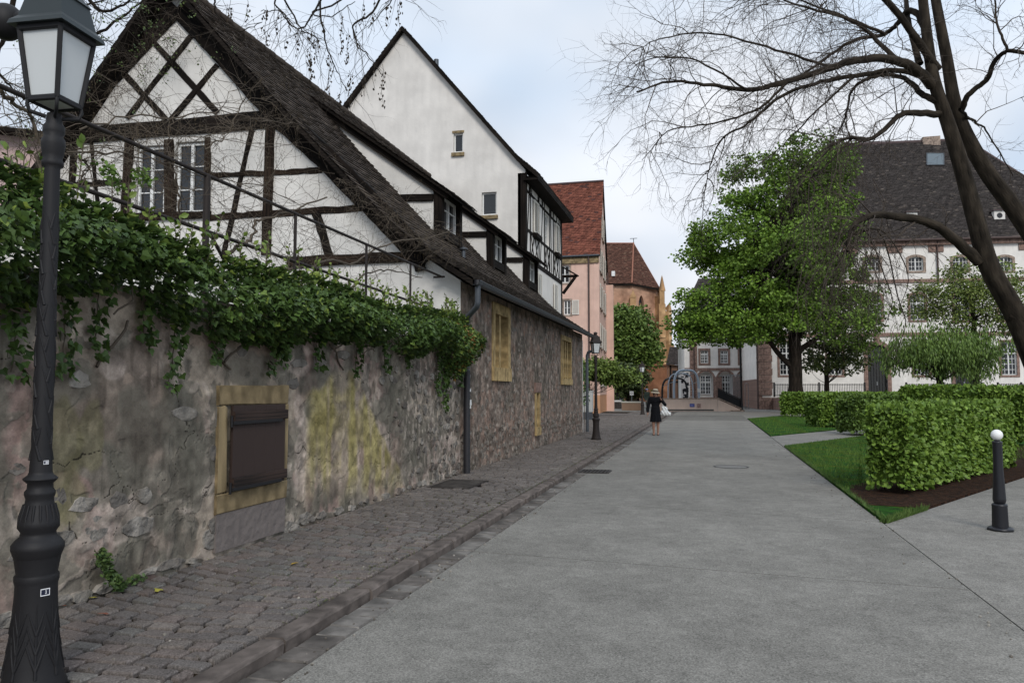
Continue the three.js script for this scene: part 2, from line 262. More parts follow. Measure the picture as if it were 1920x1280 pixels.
{
  const road = new MB().box((XG + XR) / 2, -.026, -27, XR - XG + .1, .02, 72).build('road', M.joint); structure(road);
  const J = [[9, 0], [2.2, .02], [-7.41, .098], [-10.95, .17], [-18.2, .06], [-26.4, .04], [-34.6, .03], [-43.2, 0], [-52, 0], [-62.6, 0]];
  for (let i = 0; i < J.length - 1; i++) { const a = J[i], b = J[i + 1], g = .008, z = (q, x, s) => q[0] + q[1] * x + s * g;
    slabGeo([[XG + .01, z(a, XG, -1)], [XR - .006, z(a, XR, -1)], [XR - .006, z(b, XR, 1)], [XG + .01, z(b, XG, 1)]], 0, i < 4 ? .13 : .3, i === 7 ? .74 : 1).build('slab', M.road, road); }
}
const D1 = V(.513, 0, -.858);      // the diagonal that the right-hand beds follow
{
  const P0 = [XR + .008, -10.45], f = t => [P0[0] + D1.x * t, P0[1] + D1.z * t];
  const b = slabGeo([[XR + .008, 9], [30, 9], [30, -10.45 - 46], f(54), f(10), f(0)].slice(0), 0, 0, 1); structure(b.build('footpath', M.pathConcrete));
  const c = slabGeo([[2.09, -24], [2.09, -28.9], [5.9, -35.6], [13, -48], [16, -48], [5.1, -29.7]], 0, 0, 1); structure(c.build('footpath', M.pathConcrete));
  const e = slabGeo([[2.09, -47], [20, -66], [2, -78], [-3, -78], [-12, -72], [-12, -57.6], [XR, -62.7], [XR + .004, -47]], -.006, 0, .93); structure(e.build('plaza', M.pathConcrete));
}
// lawns
function lawn(poly) { const s = new THREE.Shape(poly.map(q => new THREE.Vector2(q[0], -q[1]))), b = new MB(); b.geo(new THREE.ExtrudeGeometry(s, { depth: .06, bevelEnabled: false }), new THREE.Matrix4().makeRotationX(-Math.PI / 2).setPosition(0, -.035, 0)); return structure(b.build('lawn', M.lawn)); }
const dg = (t, o = 0) => [XR + .02 + D1.x * t - .858 * o, -10.5 + D1.z * t - .513 * o];    // along the diagonal, o metres inward
const L1 = [[XR + .02, -10.55], dg(1.55), [dg(1.55)[0] - .5, dg(1.55)[1] - .75], [XR + .02, -11.95]], L1b = [[XR + .02, -11.9], [XR + .02, -12.5], dg(9.5, .9), dg(20, .8), [15.6, -47], [5.2, -29.62], [XR + .04, -23.95]], L2 = [[XR + .04, -29.0], [5.95, -35.75], [12, -46.4], [4.4, -51.5], [XR + .04, -46.3]];
lawn(L1); lawn(L1b); lawn(L2);
{ const s = [[XR + .03, -11.9], dg(1.5), dg(8), dg(16), dg(16, 1.9), dg(8, 1.7), [2.3, -14.2], [XR + .03, -13.0]]; const b = new MB(); b.geo(new THREE.ExtrudeGeometry(new THREE.Shape(s.map(q => new THREE.Vector2(q[0], -q[1]))), { depth: .05, bevelEnabled: false }), new THREE.Matrix4().makeRotationX(-Math.PI / 2).setPosition(0, -.018, 0)); structure(b.build('flower_bed_soil', M.soil)); }
function inside(p, x, z) { let c = false; for (let i = 0, j = p.length - 1; i < p.length; j = i++) if ((p[i][1] > z) !== (p[j][1] > z) && x < (p[j][0] - p[i][0]) * (z - p[i][1]) / (p[j][1] - p[i][1]) + p[i][0]) c = !c; return c; }
{
  const R = mulberry(31), out = [];
  const scat = (poly, n, h) => { const xs = poly.map(q => q[0]), zs = poly.map(q => q[1]), x0 = Math.min(...xs), x1 = Math.min(9, Math.max(...xs)), z0 = Math.max(-52, Math.min(...zs)), z1 = Math.max(...zs); for (let i = 0, k = 0; i < n && k < n * 8; k++) { const x = lerp(x0, x1, R()), z = lerp(z1, z0, poly === L1b ? R() ** 1.5 : R()); if (!inside(poly, x, z) || (x > 4.2 + (-z - 17) * .6 && z > -19)) continue; i++; out.push([V(x, .015, z), V((R() - .5) * .9, 1, (R() - .5) * .9), h * (.5 + R()), tint(R, [.07, .13, .022], [.135, .215, .045]), R() * 6]); } };
  scat(L1, 5200, .075); scat(L1b, 26000, .06); scat(L2, 6000, .07);
  for (let i = 0; i < 900; i++) { const t = R() * 1.5, q = dg(t, -.03 + R() * R() * .15); out.push([V(q[0], .0, q[1]), V((R() - .3) * 1.2, 1, (R() - .3)), .08 * (.5 + R()), tint(R, [.06, .11, .03], [.12, .18, .045]), R() * 6]); }
  for (let i = 0; i < 2600; i++) { const z = -10.6 - R() * 13; out.push([V(XR + .03 + R() * R() * .1, .0, z), V((R() - .7) * 1.2, 1, (R() - .5)), .07 * (.5 + R()), tint(R, [.06, .11, .03], [.10, .16, .045]), R() * 6]); }
  const g = leaves('grass', LEAF.blade.clone().scale(1.6, 1, 1), out, null, M.leafMatte); g.userData.label = 'short mown grass blades of the lawns beside the road'; g.userData.category = 'grass';
  const d = []; for (const [px, py] of [[1626, 852], [1560, 860], [1700, 945], [1520, 802]]) { const q = onGround(px, py, .05); d.push([q, V(.2, .3, 1), .04, [.75, .75, .6], 1], [q, V(-.4, .6, .6), .035, [.75, .75, .6], 2]); }
}
// setts of the pavement
function settGeo(b, q, y, R, col) {                     // q: four corners [x,z] anticlockwise seen from above
  const cx = (q[0][0] + q[1][0] + q[2][0] + q[3][0]) / 4, cz = (q[0][1] + q[1][1] + q[2][1] + q[3][1]) / 4, tx = (R() - .5) * .06, tz = (R() - .5) * .06, dy = (R() - .5) * .008;
  const Y = (x, z) => y + dy + (x - cx) * tx + (z - cz) * tz, S = (i, k, d) => { const x = lerp(cx, q[i][0], k), z = lerp(cz, q[i][1], k); return V(x, Y(x, z) - d, z); };
  const c = V(cx, Y(cx, cz) + .002, cz);
  for (let i = 0; i < 4; i++) { const j = (i + 1) % 4; b.quad(S(i, 1, .075), S(j, 1, .075), S(j, 1, .012), S(i, 1, .012), col); b.quad(S(i, 1, .012), S(j, 1, .012), S(j, .93, 0), S(i, .93, 0), col); b.tri(S(i, .93, 0), S(j, .93, 0), c, null, null, null, col); }
}
{
  const R = mulberry(7), bed = new MB(); bed.box((XW - .3 + XKI) / 2, .016, -14.4, XKI - XW + .3, .06, 34); bed.box(-7.2, .016, -44.2, 8.82, .06, 25.4);
  const walk = structure(bed.build('cobbled_pavement', M.earth)); let count = 0; const rest = new MB(true);
  const pitch = .16;
  for (let k = 0; k < 360; k++) {
    const z0 = -2.55 - k * pitch, wide = z0 < -28.6, xL = wide ? (z0 < -52 ? -5.4 : -7.2) : XW + .01, xR = XKI - .012; if (z0 < -56.3) break;
    let x = xL - (k % 2) * .09; const jt = [];
    while (x < xR - .06) { const w = .155 + R() * .085, x1 = Math.min(xR, x + w); jt.push([Math.max(xL, x), xR - x1 < .07 ? xR : x1]); if (xR - x1 < .07) break; x = x1; }
    const wav = (xx, zz) => zz + .09 * Math.sin(xx * 2.1 + zz * .55) + .10 * (fbm(xx * .8 + 20, zz * .35 + 20, 2, 5) - .5) + (xx + 3.6) * .10;
    for (const [a, b] of jt) {
      if (b - a < .05) continue; const g = .0135 + R() * .008, r = () => (R() - .5) * .026;
      const zz = z0; const cl = X => clamp(X, xL + .003, xR - .003);
      const q = [[cl(a + g + r()), wav(a, zz) - g + r()], [cl(b - g + r()), wav(b, zz) - g + r()], [cl(b - g + r()), wav(b, zz - pitch) + g + r()], [cl(a + g + r()), wav(a, zz - pitch) + g + r()]];
      const mz = zz, mx = (a + b) / 2; if (mx > -4.45 && mx < -3.72 && mz < -11.75 && mz > -12.95) continue;
      const ang = Math.atan2(mx, -mz); if (count < 300 && mz < -3.25 && ang > -.86) { const s = new MB(); settGeo(s, q, SW, R); s.build('sett', M['sett' + Math.floor(R() * 6)], walk); count++; }
      else { const t = tint(R, [.165, .145, .138], [.225, .196, .184], .14); settGeo(rest, q, SW, R, t); }
    }
  }
  stuffed(rest.build('setts', M.settMix, walk));
  // moss and weeds in the joints
  const W = []; const put = (x, z, n, s) => { for (let i = 0; i < n; i++) W.push([V(x + (R() - .5) * .12, SW - .012, z + (R() - .5) * .3), V((R() - .5) * 1.6, .7, (R() - .5) * 1.6), s * (.5 + R()), tint(R, [.07, .12, .025], [.16, .19, .045]), R() * 6]); };
  for (let i = 0; i < 420; i++) { const z = -4.8 - R() * 18; put(XKI - .015 - R() * R() * .3, z, 7, .024); }
  for (let i = 0; i < 420; i++) { const z = -5.4 - R() * 6.5, x = -2.9 - R() * 1.1; if (fbm(x * 2, z * 1.1, 2, 19) > .5) put(x, z, 6, .022); }
  for (let i = 0; i < 40; i++) put(XW + .06, -5 - R() * 8.5, 3, .03);
  const ms = leaves('moss', LEAF.blade, W, null, M.leafMatte); ms.userData.label = 'tufts of moss and grass growing in the joints of the cobbled pavement'; ms.userData.category = 'moss';
  { const g = []; for (let i = 0; i < 500; i++) { const e = R(), z = -3 - R() ** 1.3 * 26; const x = e < .55 ? XG + (R() - .5) * .25 : e < .75 ? XKI - .05 - R() * .6 : XR - R() * R() * .5; g.push([V(x, x < XK ? SW : x < XG ? .006 : .004, z), V(R() - .5, .4, R() - .5), .006 + R() * .014, tint(R, [.08, .068, .055], [.27, .25, .22]), R() * 6]); } const p = leaves('grit', new THREE.IcosahedronGeometry(.7, 0), g, null, M.leafMatte); p.userData.label = 'scattered grit and tiny pebbles along the gutter and road edge'; p.userData.category = 'grit'; }
  // kerb stones, with pale mortar between
  const kb = structure(new MB().box((XK + XKI) / 2, -.012, -28, XK - XKI - .05, .164, 60).build('kerb', M.mortarPale));
  for (let z = 1.2; z > -57; ) { const L = .95 + R() * .35, j = () => (R() - .5) * .012, b = new MB(); const z1 = z - .018, z2 = z - L + .018;
    b.bar(V((XK + XKI) / 2 + j(), .012, z1), V((XK + XKI) / 2 + j(), .012, z2), XK - XKI, .138, V(0, 1, 0), .022, 5, .012); b.build('kerb_stone', R() < .5 ? M.kerb : M.kerb2, kb); z -= L; }
  const gt = structure(new MB().box((XK + XG) / 2, -.03, -28, XG - XK, .02, 60).build('gutter', M.earth));
  for (let z = 0, k = 0; z > -56; k++) { const L = .19 + R() * .12, b = new MB(), q = .006, dx = (R() - .5) * .02; settGeo(b, [[XK + q, z - q], [XG + dx, z - q], [XG + dx, z - L + q], [XK + q, z - L + q]], .002, R); b.build('gutter_stone', M['gutter' + Math.floor(R() * 3)], gt); z -= L; }
}
// covers let into the ground
{ const q = onGround(1371, 875), c = thing('manhole_cover', 'round iron manhole cover set in the concrete road', 'manhole cover', [q.x, 0, q.z]);
  new MB().lathe([[.34, .001], [.37, .001], [.37, .006], [.34, .006], [.34, .001]], q.x, 0, q.z, 28).build('rim', M.iron, c);
  new MB().lathe([[0, .004], [.33, .004], [.33, .0]], q.x, 0, q.z, 28).build('lid', M.road2 = mat('lidFill', [.27, .265, .26], .9, { map: T.speck }), c); }
{ const q = onGround(1110, 884), c = thing('drain_grate', 'rusty iron drain grate beside the kerb', 'drain', [q.x, 0, q.z]); const f = new MB(), x0 = -2.55, x1 = -1.98, z0 = q.z - .3, z1 = q.z + .3;
  f.box((x0 + x1) / 2, .006, z0, x1 - x0, .014, .05).box((x0 + x1) / 2, .006, z1, x1 - x0, .014, .05).box(x0, .006, q.z, .05, .014, .55).box(x1, .006, q.z, .05, .014, .55); f.build('frame', M.ironRust, c);
  for (let i = 0; i < 7; i++) new MB().box(lerp(x0, x1, (i + .9) / 7.8), .006, q.z, .04, .012, .54).build('bar', M.ironRust, c);
  new MB().box((x0 + x1) / 2, .002, q.z, .55, .003, .55).build('pit', mat('pit', [.012, .011, .01], 1), c); }
{ const c = thing('access_cover', 'dark rectangular cover plate let into the cobbles by the downpipe', 'cover plate', [-4.08, SW, -12.35]);
  new MB().box(-4.08, SW + .001, -12.35, .66, .02, 1.1).build('plate', mat('bitumen', [.085, .078, .074], .95, { map: T.stone, bumpMap: T.stoneB, bumpScale: .01 }), c); new MB().box(-4.08, SW - .006, -12.35, .72, .02, 1.16).build('frame', M.ironRust, c); }
// a few fallen leaves
{ const R = mulberry(5); for (const [px, py, c, lb] of [[548, 1055, [.45, .3, .05], 'yellow-orange fallen leaf lying alone in mid pavement'], [175, 1118, [.35, .3, .05], 'small yellow fallen leaf at the foot of the wall weed'], [118, 1133, [.3, .1, .05], 'reddish fallen leaf lying between the large lamp and the wall'], [200, 1148, [.22, .09, .06], 'dark brown fallen leaf on the cobbles near the large lamp'], [300, 1106, [.35, .32, .06], 'pale yellow fallen leaf on the cobbles past the wall weed'], [590, 930, [.4, .35, .08], 'tiny yellow leaf on the cobbles below the lichen patch']]) {
  const q = onGround(px, py, SW + .012), g = (R() < .5 ? LEAF.lime : LEAF.ivy).clone().scale(.07, .07, .07).rotateX(-1.3).rotateY(R() * 6).translate(q.x, q.y, q.z); const m = mat('fallen' + px, c, .8); const o = finish(g, 'fallen_leaf', m); tag(o, lb, 'leaf', 'fallen leaves on the cobbles'); } }

// ================= garden wall =================
const WZ0 = 1, WZ1 = -13.87, WH = 2.5;
function blob(z, y, cz, cy, rz, ry, s) { const d = Math.hypot((z - cz) / rz, (y - cy) / ry) + (fbm(z * 5 + s, y * 5, 3, s) - .5) * .9; return step(1.1, .8, d); }
const wallBlobs = [], lich = [];
{
  const add = (px, py, w, h, kind) => { const q = onX(px, py, XW), e = onX(px + w, py, XW); wallBlobs.push([q.z, q.y, Math.abs(e.z - q.z), h / FPX * Math.hypot(q.x, q.z), kind]); };
  // [px, py, half w, half h, kind] dark, pale, olive, yellow patches where the photograph shows them
  for (const a of [[330, 780, 45, 60, 0], [250, 800, 40, 90, 0], [360, 870, 30, 60, 0], [130, 720, 60, 40, 0], [470, 690, 45, 35, 0], [600, 715, 40, 28, 0], [325, 985, 18, 25, 0], [340, 1020, 25, 30, 0], [610, 920, 22, 26, 0], [577, 790, 10, 26, 0], [640, 730, 8, 16, 0], [664, 830, 5, 11, 0], [655, 850, 5, 8, 0], [705, 895, 7, 16, 0], [780, 820, 30, 50, 0], [740, 760, 28, 60, 0],
    [568, 850, 16, 80, 1], [560, 770, 9, 40, 1], [230, 960, 60, 30, 1], [670, 760, 6, 60, 1], [665, 870, 9, 50, 1], [835, 850, 18, 45, 1], [210, 690, 25, 20, 1], [450, 610, 40, 25, 1], [585, 630, 25, 35, 1], [325, 640, 30, 40, 1], [190, 1010, 60, 25, 1], [560, 690, 20, 15, 1],
    [115, 850, 30, 110, 2], [135, 920, 28, 50, 2], [170, 820, 22, 60, 2], [265, 590, 14, 30, 2],
    [605, 800, 14, 100, 3], [630, 840, 16, 90, 3], [655, 735, 22, 40, 3], [690, 745, 14, 35, 3], [715, 830, 20, 70, 3], [735, 880, 18, 40, 3], [690, 800, 10, 60, 3], [805, 850, 12, 40, 3], [780, 890, 7, 15, 3], [668, 700, 24, 10, 3]]) add(...a);
}
{
  const W = 1792, H = 340, fine = (z, y) => fbm(z * 11 + 30, y * 11, 5, 3), sharp = (v, t) => step(t - .018, t + .018, v);
  const lmask = (z, y, g) => { const e = (g - .5) * .9; const top = z > -9.6 ? 1.92 - .25 * step(-8.9, -8.4, z) : lerp(1.7, .15, (-9.6 - z) / 1.6), bot = z > -8.9 ? .55 : .3; return step(-8.05, -8.35, z + e * .25) * step(-11.35, -11.0, z) * step(top + e * .4 + .06, top + e * .4 - .1, y) * step(bot - .2 + e * .5, bot + .25 + e * .5, y); };
  const cache = {}; const layers = (z, y) => { const wz = z + .35 * (fbm(z * 2.2, y * 2.2, 3, 401) - .5), wy = y + .35 * (fbm(z * 2.2 + 9, y * 2.2, 3, 402) - .5); return { f: fine(z, y), g: fbm(z * 1.3 + 50, y * 1.6, 4, 11), st: fbm(wz * 8 + 70, y * .8, 4, 13), st2: fbm(z * 20 + 3, y * 1.1, 3, 14), a: fbm(wz * 1.7 + 20, wy * 2.1, 6, 411), b: fbm(wz * 3.3 + 5, wy * 3.9, 6, 412), c: fbm(wz * 5 + 1, wy * 5, 5, 413), k: fbm(wz * 1.1, wy * 1.4, 5, 414) }; };
  const col = (u, v) => {
    const z = lerp(WZ0, WZ1, u), y = v * WH, q = layers(z, y);
    let c = [.64, .595, .55]; const mix = (d, k) => { for (let i = 0; i < 3; i++) c[i] = lerp(c[i], d[i], k); };
    mix([0.565, 0.492, 0.469], step(.45, .6, q.g)); mix([0.514, 0.492, 0.458], sharp(q.a, .5) * .85); mix([0.678, 0.633, 0.599], sharp(q.b, .6) * .75); mix([0.441, 0.424, 0.395], sharp(q.c, .62) * .7);
    mix([0.424, 0.412, 0.379], step(.5, .64, q.st * .55 + q.g * .45) * .8); mix([0.384, 0.367, 0.339], step(.58, .7, q.st2 * .4 + q.a * .6) * .7);
    mix([0.565, 0.435, 0.395], step(.6, .7, q.k) * .2);
    for (const [cz, cy, rz, ry, k] of wallBlobs) { if (k === 3 || Math.abs(z - cz) > rz * 1.8 + .1 || Math.abs(y - cy) > ry * 1.8 + .1) continue; const b = blob(z, y, cz, cy, rz, ry, k * 7 + 3); if (b <= 0) continue; if (k === 0) mix([0.390, 0.379, 0.350], b * .6 * (.5 + q.f)); else if (k === 1) mix([0.723, 0.667, 0.638], b * .55 * (.5 + q.f)); else mix([0.435, 0.418, 0.322], b * .6); }
    const lm = lmask(z, y, q.a); if (lm > 0) { const sw = fbm(z * 4.5 + 8 + .3 * (q.a - .5), y * .7 + 2, 3, 431); mix([.67, .61, .55], lm * .5); mix([.625, .59, .385], lm * step(.36, .62, sw * .75 + q.b * .25) * .75); mix([.52, .485, .3], lm * step(.5, .7, q.k * .6 + q.b * .4) * .5); mix([.70, .64, .60], lm * step(.55, .68, fbm(z * 6 + 90, y * .5, 3, 433)) * .6); }
    const rub = step(-10.3, -11.8, z + (q.g - .5) * 2.6); if (rub > 0) { const w = fbm(z * 15, y * 13, 4, 91); mix(w > .5 ? [.66, .62, .59] : [.44, .42, .39], rub * step(.03, .12, Math.abs(w - .5)) * .75); }
    if (Math.abs(q.k - .47) < .0016 && q.a > .5) mix([0.181, 0.164, 0.147], .85);
    const k = .97 + .62 * (q.f - .5) + .12 * (hash(Math.round(u * W), Math.round(v * H), 3) - .5);
    return [c[0] * k, c[1] * k, c[2] * k * .985];
  };
  const m = mat('gardenWall', [1, .975, .95], .95, { map: tex(W, H, col), bumpMap: tex(W, H, (u, v) => { const z = lerp(WZ0, WZ1, u), y = v * WH, q = layers(z, y); return clamp(.25 + q.f * .4 + .16 * sharp(q.a, .5) + .12 * sharp(q.b, .6) - .2 * sharp(q.c, .62) + .15 * (q.k - .5) - (Math.abs(q.k - .47) < .0016 && q.a > .5 ? .3 : 0)); }, false), bumpScale: .03 });
  const gw = thing('garden_wall', 'old patched plaster and rubble garden wall topped with ivy', 'wall', [XW, 0, -7]);
  const b = new MB(), n = 240, k = 42, D = (z, y) => .035 * (fbm(z * .8 + 9, y * 1.1, 3, 61) - .5) + .01 * (fbm(z * 5, y * 5, 3, 62) - .5);
  const P = (i, j) => { const z = lerp(WZ0, WZ1, i / n), y = lerp(-.03, WH, j / k); return V(XW + D(z, y), y, z); }, pts = []; for (let i = 0; i <= n; i++) { pts.push([]); for (let j = 0; j <= k; j++) pts[i].push(P(i, j)); }
  const nor = (i, j) => { const a = pts[Math.max(i - 1, 0)][j], c = pts[Math.min(i + 1, n)][j], d = pts[i][Math.max(j - 1, 0)], e = pts[i][Math.min(j + 1, k)]; return c.clone().sub(a).cross(e.clone().sub(d)).normalize(); };
  for (let i = 0; i < n; i++) for (let j = 0; j < k; j++) for (const [a, c] of [[0, 0], [1, 0], [1, 1], [0, 0], [1, 1], [0, 1]]) { const q = pts[i + a][j + c], w = nor(i + a, j + c); b.p.push(q.x, q.y, q.z); b.n.push(w.x, w.y, w.z); b.u.push((i + a) / n, (j + c) / k); }
  b.box(XW - .28, WH / 2, (WZ0 + WZ1) / 2, .5, WH - .02, WZ0 - WZ1 - .02); b.build('wall_face', m, gw);
  // stones that show through the plaster
  const R = mulberry(77), sm3 = [mat('rubbleA', [.285, .268, .245], .97, { map: T.stone, bumpMap: T.stoneB, bumpScale: .05 }), mat('rubbleB', [.235, .218, .2], .97, { map: T.stone, bumpMap: T.stoneB, bumpScale: .05 }), mat('rubbleC', [.222, .192, .172], .97, { map: T.stone, bumpMap: T.stoneB, bumpScale: .05 }), mat('rubbleD', [.35, .33, .305], .97, { map: T.stone, bumpMap: T.stoneB, bumpScale: .05 }), mat('rubbleE', [.165, .15, .138], .97, { map: T.stone, bumpMap: T.stoneB, bumpScale: .05 })];
  for (const q of sm3) q.color.multiplyScalar(1.18); M.rubble = sm3;
  const STONES = [[155, 946, 62, 40], [258, 986, 78, 44], [182, 990, 68, 52], [218, 936, 42, 36], [268, 930, 34, 36], [108, 930, 40, 44], [112, 1010, 60, 40], [175, 1055, 22, 24], [145, 712, 52, 36], [452, 660, 28, 30], [345, 775, 56, 34], [395, 1010, 40, 50], [400, 985, 26, 40], [570, 970, 36, 26], [603, 965, 20, 20], [540, 990, 30, 30], [318, 1058, 60, 22], [275, 1072, 46, 16], [470, 620, 26, 24], [30, 1040, 40, 36], [410, 780, 20, 60], [398, 850, 18, 40], [30, 880, 36, 30], [560, 680, 36, 24], [600, 675, 34, 24], [640, 665, 30, 22], [550, 720, 26, 30]];
  M.stoneGeo = (w, h, d, R) => { // a low irregular boss in the z,y plane, bulging along +x
    const n = 11, o = [], mid = []; const e = 2.2; for (let i = 0; i < n; i++) { const a = (i + (R() - .5) * .5) / n * 6.283, c = Math.cos(a), s = Math.sin(a), r = (.74 + R() * .42) / Math.pow(Math.abs(c) ** e + Math.abs(s) ** e, 1 / e); o.push([c * r * w / 2, s * r * h / 2]); mid.push(.72 + R() * .14); }
    const b = new MB(), A = i => V(-.03, o[i % n][1], -o[i % n][0]), B = i => V(d * (.75 + .35 * hash(i % n, 3, Math.round(w * 999))), o[i % n][1] * mid[i % n], -o[i % n][0] * mid[i % n]), C = V(d * (.8 + R() * .3), (R() - .5) * h * .2, (R() - .5) * w * .2);
    for (let i = 0; i < n; i++) { b.quad(A(i), A(i + 1), B(i + 1), B(i)); b.tri(B(i), B(i + 1), C); } return b; };
  const place = (b, q) => { for (let i = 0; i < b.p.length; i += 3) { b.p[i] += q.x; b.p[i + 1] += q.y; b.p[i + 2] += q.z; } for (let i = 0; i < b.u.length; i += 2) { const k = i / 2 * 3; b.u[i] = b.p[k + 2]; b.u[i + 1] = b.p[k + 1]; } return b; };
  M.placeStone = place;
  for (const [px, py, w, h] of STONES) { const q = onX(px, py, XW), e = onX(px + w, py, XW), hh = h / FPX * Math.hypot(q.x, q.z) * .92; place(M.stoneGeo(Math.abs(e.z - q.z), hh, .012 + R() * .016, R), V(XW - .008, q.y, q.z)).build('stone', sm3[[0, 1, 3, 0, 1][Math.floor(R() * 5)]], gw); }
  for (let i = 0; i < 150; i++) { const z = -13.8 + R() ** 1.4 * 3.6, y = .1 + R() * 2.1, s = .09 + R() * .13; if (z > -11.3 && y < 1.75 && z > -11.3 + (y - .3) * .6) continue; place(M.stoneGeo(s * (.8 + R() * .6), s * (.6 + R() * .4), .01 + R() * .022, R), V(XW - .004, y, z)).build('stone', sm3[Math.floor(R() * 5)], gw); }
  for (let i = 0; i < 46; i++) { const z = -4 - i * .215 + (R() - .5) * .1, s = .12 + R() * .14; if (z < -6.4 && z > -7.7) continue; if (R() < .35) continue; place(M.stoneGeo(s * 1.3, s * .5, .012 + R() * .025, R), V(XW, .1 + R() * .05, z)).build('stone', sm3[Math.floor(R() * 4)], gw); }
  // the yellow stone surround with its brown plank shutter
  const A = onX(405, 725, XW), B = onX(531, 942, XW), fz0 = A.z, fz1 = B.z, fy0 = .47, fy1 = 1.70, sz0 = onX(424, 757, XW).z, sz1 = onX(520, 905, XW).z, x = XW + .02;
  const stn = (z0, z1, y0, y1) => { const b = new MB(); b.bar(V(x - .03, (y0 + y1) / 2, z0), V(x - .03, (y0 + y1) / 2, z1), .1, y1 - y0, V(0, 1, 0), .012, 3, .012); b.build('surround_stone', M.yellowStone, gw); };
  stn(fz0, fz1, 1.50, fy1); stn(fz0, fz1, fy0, .66); stn(fz0, sz0 + .03, .664, 1.496); stn(sz1 - .03, fz1, .664, 1.496);
  new MB().box(XW + .012, .29, (fz0 + fz1) / 2, .03, .36, fz0 - fz1 - .02).build('render_panel', mat('panel', [.215, .188, .178], .95, { map: T.plaster, bumpMap: T.plasterB, bumpScale: .02 }), gw);
  const sh = new MB().box(x + .03, 1.08, (sz0 + sz1) / 2, .012, .84, sz0 - sz1 - .02).build('shutter', M.shutterBrown, gw);
  const nb = 5; for (let i = 0; i < nb; i++) { const z0 = lerp(sz0, sz1, i / nb) - .0008, z1 = lerp(sz0, sz1, (i + 1) / nb) + .0008; new MB().bar(V(x + .05, .67, (z0 + z1) / 2), V(x + .05, 1.5, (z0 + z1) / 2), z0 - z1, .022, V(1, 0, 0), .0012).build('board', M.shutterFlat || mat('shutterFlat', [.042, .027, .023], .7), sh); }
  for (const y of [.75, 1.39]) { new MB().bar(V(x + .075, y, sz0 + .01), V(x + .075, y, sz1 - .01), .03, .1, V(0, 1, 0), .008).build('batten', M.shutterBrown, sh); new MB().bar(V(x + .085, y - .06, sz0 + .03), V(x + .085, y - .06, sz1 + .1), .012, .035, V(0, 1, 0), .003).build('hinge_strap', M.iron, sh); new MB().tube([V(x + .07, y - .1, sz0 + .04), V(x + .07, y + .01, sz0 + .04)], .014, 8, null, true).build('hinge_pin', M.iron, sh); }
}
// ================= pipe trellis over the wall =================
const XT = -4.9;
{
  const t = thing('pipe_trellis', 'rusty iron pipe trellis standing behind the garden wall', 'trellis', [XT, WH, -8]);
  const A = onX(150, 226, XT), B = onX(838, 523, XT), e = (a, b, z) => a.clone().lerp(b, (z - a.z) / (b.z - a.z)); const hi = z => e(A, B, z), C = onX(100, 335, XT), D = onX(780, 568, XT), lo = z => e(C, D, z);
  for (const f of [hi, lo]) new MB().tube([f(-1.5), f(-5), f(-9), f(-13.75)], .021, 8, null, true).build('rail', M.ironRust, t);
  for (const px of [385, 553, 687, 770]) { const z = onX(px, 450, XT).z; new MB().tube([V(XT, WH - .5, z), V(XT, hi(z).y, z)], px === 385 ? .034 : .02, 8, null, true).build('post', M.ironRust, t); }
  new MB().tube([lo(onX(392, 430, XT).z), V(XT - .1, 2.7, onX(470, 520, XT).z)], .018, 6, null, true).build('brace', M.ironRust, t);
  new MB().tube([V(XT - .12, hi(-13.6).y - .02, -13.6), V(XT + .1, hi(-13.6).y - .02, -13.6)], .02, 6, null, true).build('bracket', M.ironRust, t);
}
